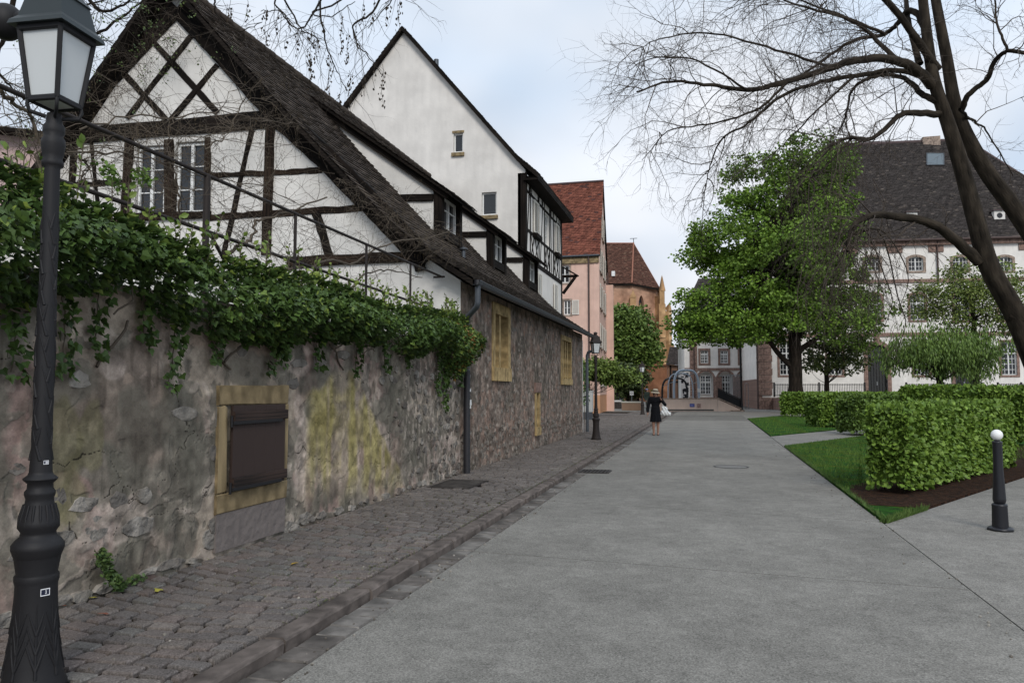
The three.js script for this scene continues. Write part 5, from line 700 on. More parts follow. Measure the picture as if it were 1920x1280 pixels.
  new MB().tube([ra, rb], .2, 6).tube([rb, e1], .14, 6).tube([ra, e0], .14, 6).build('ridge_tiles', M.ridgeDark, roof);
  const onRoof = (x, y) => { const n = e1.clone().sub(e0).cross(ra.clone().sub(e0)).normalize(); const q = onPlane(x, y, e0, n); return q; };
  for (const cx of [[1708, 408], [1871, 405], [1545, 412]]) { const q = onRoof(...cx), w = .85; const dm = new MB(); dm.geo(new THREE.BoxGeometry(w, .75, 2), new THREE.Matrix4().makeBasis(MF.U, V(0, 1, 0), MF.N).setPosition(q.x - MF.N.x * .6, q.y + .02, q.z - MF.N.z * .6)); const d = dm.build('roof_dormer', M.whitePlaster, h); const hole = new THREE.CircleGeometry(.23, 16); new MB().geo(hole, new THREE.Matrix4().makeBasis(MF.U, V(0, 1, 0), MF.N).setPosition(q.x + MF.N.x * .405, q.y - .03, q.z + MF.N.z * .405)).build('opening', M.glass, d); new MB().geo(new THREE.BoxGeometry(w + .25, .07, 2.3), new THREE.Matrix4().makeBasis(MF.U, V(0, 1, 0), MF.N).setPosition(q.x - MF.N.x * .6, q.y + .43, q.z - MF.N.z * .6)).build('dormer_roof', M.ridgeDark, d); }
  { const a = onRoof(1738, 290), c = onRoof(1770, 290), d = onRoof(1770, 312), e = onRoof(1738, 312), n = V(0, .12, .1); const s = new MB(); s.quad(e.clone().add(n), d.clone().add(n), c.clone().add(n), a.clone().add(n)); const sk = s.build('skylight', mat('skyGlass', [.1, .13, .15], .05), h); new MB().tube([e, d, c, a, e].map(q => q.clone().add(n)), .06, 4).build('skylight_frame', M.zinc, sk); }
  { const q = onPlane(1745, 262, MF.at(0, 0, -DEP / 2), MF.N); const c = new MB(); c.box(q.x, q.y - .45, q.z, 1.5, 1.3, .9); const ch = c.build('chimney', M.paleStone, roof); const z = onPlane(1800, 270, MF.at(0, 0, -DEP / 2 - 1), MF.N); new MB().box(z.x - .2, z.y - .2, z.z, .8, 1.6, .8).build('chimney', M.yellowStone, roof); }
  new MB().geo(new THREE.BoxGeometry(L, ye, .3), new THREE.Matrix4().makeBasis(MF.U, V(0, 1, 0), MF.N).setPosition(MF.at(L / 2, ye / 2, -DEP))).geo(new THREE.BoxGeometry(.3, ye, DEP - .6), new THREE.Matrix4().makeBasis(MF.U, V(0, 1, 0), MF.N).setPosition(MF.at(L - .15, ye / 2, -DEP / 2))).build('back_wall', M.schoolPlaster, h);
  // left return wall
  { const P = onGround(1393, 761), Q = V(MF0.x, 0, MF0.z), f = frame(V(P.x, 0, P.z), Q.clone().sub(P), V(-(Q.z - P.z), 0, Q.x - P.x)), l = P.distanceTo(Q); new MB().fbox(f, l / 2, 2.6 + (ye - 2.6) / 2, -.2, l, ye - 2.6, .4).build('return_wall', M.schoolPlaster, h); new MB().fbox(f, l / 2, 1.3, -.16, l, 2.6, .42).build('return_plinth', M.redStone, h); }
}
// terrace wall and railings before it
{
  const o = 3.0, P = MF.px(1452, 740), tw = thing('terrace_wall', 'low stone terrace wall in front of the large white building', 'wall', [...MF.at(14, 0, o).toArray()]), at = s => MF.at(s, 0, o), s0 = 1.6, s1 = 36; new MB().fbox(MF, (s0 + s1) / 2, .5, o, s1 - s0, 1.0, .4).fbox(MF, s0 - .2, .5, o / 2, .4, 1.0, o).build('wall', M.redStone, tw); new MB().fbox(MF, (s0 + s1) / 2, 1.05, o, s1 - s0 + .1, .1, .5).build('coping', M.paleStone, tw); new MB().fbox(MF, (s0 + s1) / 2, .98, o / 2 - .1, s1 - s0, .1, o - .4).build('paving', M.ground, tw);
  const fence = (a, b, label) => { const t = thing('railing', label, 'railing', [...MF.at((a + b) / 2, 1.1, o).toArray()], undefined), n = Math.round((b - a) / .13), y0 = 1.1, y1 = 2.15; new MB().fbox(MF, (a + b) / 2, y1 - .06, o, b - a, .05, .05).build('top_rail', M.iron, t); new MB().fbox(MF, (a + b) / 2, y0 + .12, o, b - a, .04, .04).build('bottom_rail', M.iron, t); for (let i = 0; i <= n; i++) new MB().fbox(MF, lerp(a, b, i / n), (y0 + y1) / 2 + .02, o, .03, y1 - y0, .03).build('bar', M.iron, t); for (const s of [a, (a + b) / 2, b]) new MB().fbox(MF, s, (y0 + y1) / 2 + .05, o, .12, y1 - y0 + .14, .12).build('post', M.iron, t); };
  const S = x => { const q = onPlane(x, 725, MF.at(0, 0, o), MF.N); return q.clone().sub(MF.O).dot(MF.U); };
  fence(S(1452), S(1622), 'black iron railing on the terrace wall left of the first dark door'); fence(S(1700), S(1842), 'black iron railing on the terrace wall between the dark doors'); fence(S(1872), S(1960), 'short black iron railing on the terrace wall below the tall ground-floor window');
}
// ================= the arcaded white wing =================
{
  const P = onGround(1392, 761), f = frame(V(P.x, 0, P.z), MFU, MF.N), px = (x, y) => f.px(x, y), h = thing('arcaded_wing', 'white two-storey wing with an arcade and red stone window frames', 'building', [P.x - 4, 0, P.z - 4]), s0 = px(1284, 700)[0], s1 = 1.5, ye = px(1330, 600)[1], R = mulberry(74);
  const rect = (cx, w, y0, y1) => { const a = px(cx - w / 2, y1), b = px(cx + w / 2, y0); return [a[0], b[0], a[1], b[1]]; }, up = [1321, 1358, 1395].map(c => rect(c, 14, 657, 681)), ar = [1324, 1361, 1398].map(c => { const q = rect(c, 27, 696, 746); q[2] = .9; return q; }), up2 = [1321, 1358, 1395].map(c => rect(c, 14, 612, 636));
  const b = new MB(); wallGeo(b, f, [[s0, 0], [s1, 0], [s1, ye], [s0, ye]], [...up, ...up2, ...ar.map(r => ({ r, arch: (r[1] - r[0]) / 2 * .98 }))], .45); b.build('front_wall', M.schoolPlaster, h);
  for (const q of [...up, ...up2]) { const s = new MB(); archBand(s, f, ...q, 0, .22, -.25, .06); s.build('window_surround', M.redStone, h); sashWindow(h, f, ...q, { set: .15, rows: 4, cols: 4, f: .08, bar: .05, transom: .68 }); }
  for (const q of ar) { const s = new MB(); archBand(s, f, ...q, (q[1] - q[0]) / 2 * .97, .2, -.3, .06, false); s.build('arch_stone', M.redStone, h); const m = (q[0] + q[1]) / 2; const w = [m - .55, m + .55, 1.2, q[3] - .4]; new MB().fbox(f, m, (q[2] + q[3]) / 2, -.62, q[1] - q[0] + .3, q[3] - q[2] + .3, .06).build('recess_wall', M.schoolPlaster, h); const g = frame(f.at(0, 0, -.5), f.U, f.N); sashWindow(h, g, ...w, { set: -.02, rows: 5, cols: 4, f: .09, bar: .05, transom: .66 }); }
  new MB().fbox(f, (s0 + s1) / 2, px(1340, 692)[1], .05, s1 - s0, .26, .14).build('string_course', M.redStone, h); new MB().fbox(f, (s0 + s1) / 2, .45, .05, s1 - s0, .9, .12).build('plinth', M.redStone, h);
  { const a = px(1292, 700)[0], c = px(1306, 700)[0]; for (let y = 1; y < ye - .6; y += .55) new MB().fbox(f, (a + c) / 2 + .1, y + .26, .05, c - a, .52, .15).build('quoin', M.redStone, h); for (const k of ar.slice(0, 2)) new MB().fbox(f, k[1] + .48, 2.0, .03, .74, 2.0, .1).build('pier', M.redStone, h); new MB().tube([f.at(a + .55, ye, .2), f.at(a + .55, .1, .2)], .07, 6).build('downpipe', M.copperBrown, h); }
  const e0 = f.at(s0 - .4, ye, .5), e1 = f.at(s1, ye, .5), r0 = f.at(s0 + 2, ye + 5, -4.5), r1 = f.at(s1, ye + 5, -4.5), u = new MB(); u.quad(e0, e1, r1, r0).tri(f.at(s0 - .4, ye, -9), e0, r0); const roof = u.build('roof', M.roofUnder, h), tl = new MB(true); tileSheet(tl, (v, w) => e0.clone().lerp(e1, w).lerp(r0.clone().lerp(r1, w), v).add(V(0, .04, .04)), 24, () => 8, .4, R, [[.058, .052, .052], [.092, .083, .08]], .04); stuffed(tl.build('roof_tiles', M.roofMix, roof));
  new MB().geo(new THREE.BoxGeometry(.4, ye, 8.5), new THREE.Matrix4().makeBasis(f.U, V(0, 1, 0), f.N).setPosition(f.at(s0 + .2, ye / 2, -4.7))).build('side_wall', M.schoolPlaster, h);
}

// ================= hedges =================
mat('hedgeCore', [.105, .178, .027], 1);
function hedge(label, S, dir, L, th, H, size, dens, seed, ca = [.072, .135, .018], cb = [.165, .255, .038]) {
  const R = mulberry(seed), t = thing('hedge', label, 'hedge', [S.x + dir.x * L / 2, 0, S.z + dir.z * L / 2], 'clipped hedges of the garden'), P = V(-dir.z, 0, dir.x), fr = frame(S, dir, P);   // P: towards the front face
  const list = [], add = (s, y, o, n) => { const w = .10 * (fbm(s * 1.7 + seed, y * 2 + o * 2, 3, seed) - .5) + (R() - .6) * .09; const p = fr.at(s, y, o).addScaledVector(n, w); const d = n.clone().multiplyScalar(.55).add(V((R() - .5) * 1.1, -.35 + (R() - .5) * .9 + (n.y > .5 ? .4 : 0), (R() - .5) * 1.1)); list.push([p, d, size * (.45 + R() * .95), tint(R, ca, cb, .25), R() * 6.28]); };
  const N = fr.N, area = (a, b) => Math.round(a * b * dens);
  for (let i = 0; i < area(L, H); i++) { const y = .1 + (H - .1) * R() ** .93; if (y < .35 && R() < .45) continue; add(R() * L, y, 0, N); if (i % 3 === 0) add(R() * L, y, -th, N.clone().negate()); }
  for (let i = 0; i < area(th, H); i++) { const y = .15 + (H - .15) * R(); if (y < .4 && R() < .5) continue; add(0, y, -R() * th, fr.U.clone().negate()); add(L, y, -R() * th, fr.U); }
  for (let i = 0; i < area(L, th) * 1.2; i++) add(R() * L, H, -R() * th, V(0, 1, 0));
  for (let i = 0; i < L * 9; i++) { const s = R() * L, o = -R() * th, hh = .05 + R() * R() * .16, q = fr.at(s, H - .02, o); for (let j = 0; j < 7; j++) list.push([q.clone().add(V((R() - .5) * .07, hh * j / 6, (R() - .5) * .07)), V((R() - .5) * 1.6, .5, (R() - .5) * 1.6), size * (.4 + R() * .6), tint(R, ca, cb, .2), R() * 6.28]); }
  new MB().fbox(fr, L / 2, H / 2 + .08, -th / 2, L - .2, H - .26, th - .2).build('inner_growth', M.hedgeCore, t);
  const st = new MB(), n = Math.min(60, Math.round(L / .28)); for (let i = 0; i < n; i++) { const s = (i + .3 + R() * .4) / n * L, o = -.06 - R() * (th - .12), a = fr.at(s, -.02, o), b = fr.at(s + (R() - .5) * .1, .75, o + (R() - .5) * .05); st.tube([a, a.clone().lerp(b, .5).add(V((R() - .5) * .03, 0, 0)), b], .012, 5); } st.build('stems', M.bark, t);
  leaves('foliage', LEAF.lime, list, t); return t;
}
{
  const d = V(.576, 0, -.818);
  hedge('big clipped bright green hedge behind the black bollard', V(2.98, 0, -13.12), D1, 6.3, .62, 1.36, .072, 1500, 11);
  hedge('clipped hedge whose end stands just across the narrow lawn path', V(5.15, 0, -30.0), V(.93, 0, -.36).normalize(), 9, 1.3, 1.36, .11, 480, 12, [.06, .11, .018], [.12, .19, .035]);
  hedge('clipped hedge starting beside the far edge of the narrow path', V(4.75, 0, -36.0), V(.95, 0, -.3).normalize(), 9, 1.6, 1.42, .12, 420, 13);
  hedge('low clipped hedge at the far end of the small lawn', V(4.3, 0, -50.2), V(.85, 0, .5).normalize(), 7, 1.4, 1.4, .13, 360, 14);
  const a = atDepth(1690, 731, 24), b = atDepth(1925, 731, 22), u = V(b.x - a.x, 0, b.z - a.z); hedge('tall clipped hedge behind the bright green one', V(a.x, 0, a.z), u.clone().normalize(), u.length(), 1.1, 1.68, .11, 420, 15);
}
// ================= leafy trees =================
function clumpTree(name, label, base, crown, D, o) {   // crown: ellipsoids [px, py, rx, ry] seen at depth D
  const R = mulberry(o.seed), t = thing(name, label, 'tree', [base.x, 0, base.z], o.group), wood = new MB(), k = D / FPX, ell = crown.map(([x, y, rx, ry]) => ({ c: atDepth(x, y, D), rx: rx * k, ry: ry * k, rz: (o.deep || 1) * (rx * .75 + ry * .25) * k })), fw = ray(960, 731).setY(0).normalize(), rt = V(-fw.z, 0, fw.x);
  const tr = o.trunk.map(([x, y]) => atDepth(x, y, D)); tr.unshift(base.clone()); wood.tube(new THREE.CatmullRomCurve3(tr).getPoints(14), u => o.r * (1.15 - .55 * u) * (u < .08 ? 1.25 : 1), 10);
  const limb = (a, b, r) => { const m = a.clone().lerp(b, .5).add(V((R() - .5) * .5, -.1 * a.distanceTo(b), (R() - .5) * .5)); const p = new THREE.CatmullRomCurve3([a, m, b]).getPoints(7); wood.tube(p, u => r * (1 - .8 * u), 5); };
  for (const l of o.limbs || []) { const p = new THREE.CatmullRomCurve3(l.map(([x, y]) => atDepth(x, y, D))).getPoints(10); wood.tube(p, u => o.r * .5 * (1 - .7 * u), 7); }
  const L = [], tot = ell.reduce((s, e) => s + e.rx * e.ry * e.rz, 0);
  for (const e of ell) { const n = Math.round(o.clumps * Math.max(.05, e.rx * e.ry * e.rz / tot)); for (let i = 0; i < n; i++) {
    const d = rdir(R), q = R() ** .42, c = e.c.clone().addScaledVector(rt, d.x * e.rx * q).addScaledVector(fw, d.z * e.rz * q); c.y += d.y * e.ry * q;
    if (R() < .4) { const a = tr[Math.min(tr.length - 1, (o.from || 1) + Math.floor(R() * (tr.length - (o.from || 1))))]; limb(a, c, o.r * .16); }
    const cr = o.cr * (.6 + .8 * R()), m = Math.round(o.per * (.6 + .8 * R())), tone = R();
    for (let j = 0; j < m; j++) { const v = rdir(R), p = c.clone().add(V(v.x * cr, v.y * cr * (o.flat || .62), v.z * cr).multiplyScalar(.35 + .65 * R())); const dd = o.weep ? V(v.x * .35, -1, v.z * .35) : V(v.x, v.y * .5 - .35, v.z).add(V(R() - .5, R() - .5, R() - .5)); L.push([p, dd, o.leaf * (.65 + .7 * R()), tint(R, o.ca, o.cb, .2).map(q => q * (.85 + .3 * tone)), R() * 6.28]); } } }
  wood.build('trunk', o.bark || M.barkDark, t); leaves('crown', o.geo || LEAF.lime, L, t); return t;
}
const gd = (px, D) => { const q = atDepth(px, 731, D); q.y = -.05; return q; };
clumpTree('linden_tree', 'broad dark-trunked tree with dense fresh green leaves behind the low hedges', gd(1491, 54), [[1450, 470, 140, 120], [1345, 580, 85, 62], [1410, 350, 55, 70], [1500, 320, 95, 65], [1545, 455, 78, 140], [1480, 600, 160, 55], [1605, 590, 58, 62], [1330, 480, 45, 60], [1540, 330, 42, 50], [1300, 610, 48, 35]], 54, { seed: 301, r: .44, trunk: [[1492, 700], [1490, 630], [1485, 560], [1470, 480], [1460, 400]], limbs: [[[1488, 690], [1462, 665], [1436, 630], [1400, 590], [1360, 570]], [[1492, 640], [1520, 600], [1560, 540]], [[1490, 600], [1440, 540], [1400, 470]], [[1494, 660], [1540, 630], [1590, 610]]], clumps: 480, cr: .95, per: 175, leaf: .17, from: 3, ca: [.065, .132, .012], cb: [.165, .265, .034] });
clumpTree('small_tree', 'small tree with sparse bronze-green leaves in front of the arched door', gd(1551, 57), [[1565, 655, 68, 35], [1540, 680, 45, 22], [1600, 672, 34, 28]], 57, { seed: 302, r: .18, trunk: [[1551, 720], [1550, 690], [1556, 660]], limbs: [[[1551, 705], [1530, 680], [1510, 672]], [[1552, 700], [1580, 675], [1605, 668]]], clumps: 90, cr: .6, per: 44, leaf: .17, ca: [.05, .085, .02], cb: [.12, .15, .035] });
clumpTree('weeping_tree', 'weeping tree with drooping dark green foliage before the second door', gd(1763, 46), [[1740, 655, 85, 40], [1690, 680, 35, 24], [1800, 665, 60, 42], [1850, 660, 40, 40]], 46, { seed: 303, r: .2, trunk: [[1763, 715], [1762, 690], [1760, 650]], clumps: 190, cr: .7, per: 66, leaf: .24, geo: LEAF.slim.clone().scale(1.3, 1, 1.3), weep: true, flat: 1.1, ca: [.055, .1, .018], cb: [.13, .2, .038] });
clumpTree('feathery_tree', 'tall feathery light green tree rising behind the weeping tree', gd(1832, 49), [[1780, 570, 75, 60], [1840, 540, 70, 60], [1890, 600, 50, 60], [1800, 510, 45, 30], [1730, 560, 35, 30], [1895, 540, 45, 35]], 49, { seed: 304, r: .2, trunk: [[1832, 720], [1830, 660], [1826, 600], [1820, 540]], clumps: 210, cr: .75, per: 52, leaf: .15, flat: .5, geo: LEAF.oval, ca: [.075, .115, .022], cb: [.17, .21, .045] });
clumpTree('plane_tree', 'rounded dense green tree in front of the church', gd(1188, 88), [[1180, 632, 46, 52], [1200, 655, 44, 36], [1165, 660, 34, 36], [1174, 594, 34, 26], [1150, 640, 18, 40]], 88, { seed: 305, r: .4, trunk: [[1188, 710], [1187, 670], [1185, 630]], clumps: 300, cr: 1.25, per: 62, leaf: .33, deep: .8, ca: [.075, .13, .026], cb: [.145, .21, .045] });
clumpTree('dark_bush', 'dark rounded bush under the trees beside the parked car', gd(1178, 72), [[1172, 708, 38, 26], [1160, 730, 30, 14]], 72, { seed: 316, r: .14, trunk: [[1178, 740], [1176, 715]], clumps: 120, cr: .8, per: 60, leaf: .22, ca: [.04, .068, .02], cb: [.085, .11, .035] });
clumpTree('spreading_tree', 'low wide-spreading green tree overhanging the cobbles beside the pink house', gd(1098, 45), [[1122, 694, 30, 19], [1150, 702, 30, 15], [1104, 688, 14, 16], [1178, 705, 16, 12]], 45, { seed: 306, r: .1, trunk: [[1098, 740], [1100, 712], [1118, 702]], limbs: [[[1100, 715], [1130, 706], [1165, 704]]], clumps: 150, cr: .55, per: 62, leaf: .13, flat: .5, ca: [.08, .13, .024], cb: [.17, .225, .05] });
clumpTree('yellow_shrub', 'yellowish thin shrub next to the street lamp by the church', gd(1197, 74), [[1197, 712, 16, 26], [1185, 735, 26, 14]], 74, { seed: 307, r: .1, trunk: [[1197, 740], [1197, 715]], clumps: 50, cr: .6, per: 46, leaf: .2, ca: [.09, .085, .025], cb: [.16, .15, .04] });
{ const q = onGround(1096, 792, SW), R = mulberry(9), t = thing('creeper', 'small green creeper climbing beside the far downpipe', 'climbing plant', [q.x, SW, q.z]), L = [], b = new MB(); b.tube([q, q.clone().add(V(.02, 1.3, 0)), q.clone().add(V(0, 2.6, 0))], .015, 5); b.build('stem', M.vine, t); for (let i = 0; i < 500; i++) L.push([q.clone().add(V((R() - .5) * .4, .8 + R() * 2, (R() - .5) * .4)), rdir(R), .1, tint(R, [.05, .1, .03], [.1, .17, .05]), R() * 6]); leaves('foliage', LEAF.oval, L, t); }

// ================= the big bare tree on the right =================
{
  const R = mulberry(500), D = 17, base = atDepth(2025, 731, 17); base.y = -.05; const t = thing('bare_tree', 'big leafless tree with arching limbs and a fine haze of twigs', 'tree', [base.x, 0, base.z]), wood = new MB(), tw = [new MB(), new MB(), new MB()];
  const dep = (i, s) => D + s * (i % 2 ? 1 : -1), limbs = [], Q = (pts, d0, d1) => pts.map(([x, y], i) => atDepth(x, y, lerp(d0, d1, i / (pts.length - 1))));
  const grow = (pts, d0, d1, r0, r1, sides = 9, jit = .03) => { const c = new THREE.CatmullRomCurve3(Q(pts, d0, d1)), p = c.getPoints(Math.max(12, pts.length * 5)).map((q, i) => i ? q.add(V((R() - .5) * jit, (R() - .5) * jit, (R() - .5) * jit)) : q); wood.tube(p, u => .76 * lerp(r0, r1, u ** .85), sides); limbs.push([p, r0, r1]); return p; };
  { const p = [base.clone(), base.clone().add(V(-.05, .5, 0)), ...Q([[1960, 720], [1905, 590], [1856, 500], [1830, 410], [1800, 300], [1778, 230], [1752, 150], [1738, 60], [1725, -60]], 17, 17)]; const c = new THREE.CatmullRomCurve3(p).getPoints(50); wood.tube(c, u => u < .03 ? .5 : lerp(.31, .10, Math.min(1, u * 1.05) ** .8), 14); }
  { const p = [base.clone().add(V(.35, 0, -.4)), ...Q([[2040, 640], [1960, 480], [1905, 395], [1850, 320], [1806, 240], [1790, 190], [1776, 110], [1757, 10], [1745, -60]], 17.6, 17.9)]; wood.tube(new THREE.CatmullRomCurve3(p).getPoints(44), u => lerp(.25, .09, u), 12); }
  { wood.tube(new THREE.CatmullRomCurve3(Q([[1893, 590], [1935, 600], [1965, 560], [2000, 470]], 17, 16.5)).getPoints(14), u => lerp(.16, .11, u), 10); }
  const a = grow([[1836, 490], [1790, 448], [1745, 418], [1690, 407], [1645, 403], [1614, 412], [1596, 436], [1590, 470]], 17, 15.5, .17, .05);
  const b = grow([[1772, 214], [1722, 212], [1692, 214], [1655, 246], [1626, 263], [1590, 258], [1552, 275]], 17, 16, .11, .03), c = grow([[1757, 190], [1724, 172], [1706, 152], [1664, 140], [1622, 150], [1598, 170], [1588, 210], [1572, 250]], 17, 18.6, .10, .02);
  const d = grow([[1748, 160], [1716, 128], [1672, 112], [1620, 110], [1560, 126], [1480, 152], [1400, 168], [1335, 160], [1260, 152], [1195, 172]], 17, 14.5, .16, .018), e = grow([[1745, 150], [1690, 132], [1602, 142], [1530, 156], [1462, 182], [1402, 232], [1356, 258], [1334, 305], [1322, 350]], 17, 18.5, .09, .012);
  const f = grow([[1742, 70], [1722, 28], [1702, 20], [1682, 45], [1660, 64], [1600, 76], [1556, 104], [1500, 142], [1440, 160], [1380, 190]], 17, 19, .11, .015), g = grow([[1804, 205], [1817, 178], [1850, 150], [1868, 112], [1890, 96], [1940, 102]], 17.4, 16, .09, .05), h = grow([[1726, 120], [1708, 60], [1700, 0], [1690, -80]], 17, 18, .1, .05), i = grow([[1800, 205], [1830, 230], [1850, 245], [1900, 330]], 17.3, 19, .05, .015), j = grow([[1760, 130], [1640, -20], [1500, -60], [1350, -70]], 17, 15, .12, .02), k = grow([[1890, 96], [1870, 40], [1865, -30]], 16, 16.5, .04, .02), l = grow([[1680, 110], [1600, 40], [1500, 10], [1420, -20]], 16.6, 18, .07, .015), n1 = grow([[1560, 126], [1450, 92], [1330, 62], [1240, 72], [1190, 95]], 16, 14.5, .04, .008), n2_ = grow([[1480, 152], [1420, 205], [1330, 232], [1255, 245], [1205, 300]], 15.3, 15.6, .04, .008), n3_ = grow([[1660, 64], [1560, 22], [1450, -10], [1360, 20]], 17.6, 18, .05, .008), n4_ = grow([[1400, 168], [1300, 112], [1212, 112], [1175, 135]], 15, 14.2, .03, .006), n5_ = grow([[1602, 142], [1540, 200], [1480, 260], [1440, 300]], 17.3, 17, .04, .008), m = grow([[1600, 258], [1560, 300], [1530, 330], [1500, 330]], 16.3, 15.5, .035, .01);
  const sp = (P, n, len, lvl, o, lo = .25, r = .011) => { for (let q = 0; q < n; q++) { const u = lo + (1 - lo) * R(), ii = Math.min(P.length - 2, Math.floor(u * (P.length - 1))), T = P[ii + 1].clone().sub(P[ii]).normalize(); spray(tw[q % 3], R, P[ii].clone(), T.multiplyScalar(.8).add(rdir(R).multiplyScalar(.9)).add(V(0, .12, 0)), len * (.6 + .8 * R()), r * (.7 + .6 * R()), lvl, o); } };
  const o2 = { wob: .75, droop: .03, spread: .85, kids: [0, 5, 5], dec: .5 }, hang = { wob: .55, droop: .17, spread: .8, kids: [0, 4, 4], dec: .6 };
  sp(d, 48, 1.5, 2, o2, .2, .009); sp(e, 36, 1.4, 2, { ...o2, droop: .07 }, .2); sp(f, 32, 1.4, 2, o2, .2); sp(c, 20, 1.3, 2, o2, .25); sp(b, 18, 1.2, 2, { ...o2, droop: .06 }, .25); sp(g, 9, 1.2, 2, o2, .3); sp(h, 8, 1.3, 2, o2, .1); sp(i, 9, 1.1, 2, o2, .1); sp(j, 30, 1.6, 2, { ...o2, droop: .06 }, .3); sp(k, 7, 1.0, 2, o2, .2); sp(l, 22, 1.5, 2, { ...o2, droop: .05 }, .2); sp(m, 10, .9, 2, { ...o2, droop: .08 }, .2);
  sp(n1, 18, 1.2, 2, o2, .15, .008); sp(n2_, 20, 1.2, 2, { ...o2, droop: .05 }, .15, .008); sp(n3_, 15, 1.3, 2, o2, .15, .009); sp(n4_, 11, 1.0, 2, o2, .15, .007); sp(n5_, 20, 1.2, 2, { ...o2, droop: .07 }, .15, .008);
  sp(a, 34, 1.5, 2, hang, .62, .012); sp(b, 14, 1.7, 2, hang, .6, .012); sp(a, 5, .9, 1, o2, .2, .02);
  for (let q = 0; q < 34; q++) { const p0 = atDepth(1500 + R() * 170, 330 + R() * 190, 15.2 + R() * 2.2); spray(tw[q % 3], R, p0, V((R() - .6) * .8, -.6 - R() * .3, (R() - .5) * .8), 1.0 + R() * .7, .010, 2, hang); }
  // twigs that hang on a limb: join them to it
  for (const [x, y] of [[1690, 480], [1685, 560], [1660, 520]]) { const p0 = atDepth(x - 40, 430, 15.6); const pts = [a[Math.floor(a.length * .9)], p0, atDepth(x, y, 15.6), atDepth(x + 14, y + 45, 15.6), atDepth(x - 4, y + 100, 15.6)]; wood.tube(new THREE.CatmullRomCurve3(pts).getPoints(16), u => .02 * (1 - .7 * u), 5); for (let q = 0; q < 8; q++) spray(tw[1], R, pts[2].clone().lerp(pts[4], R()), V((R() - .5) * 1.6, -.3 - R() * .4, (R() - .5)), .5, .006, 1, hang); }
  wood.build('trunk', M.bark, t); tw.forEach(q => stuffed(q.build('twigs', M.twig, t)));
}
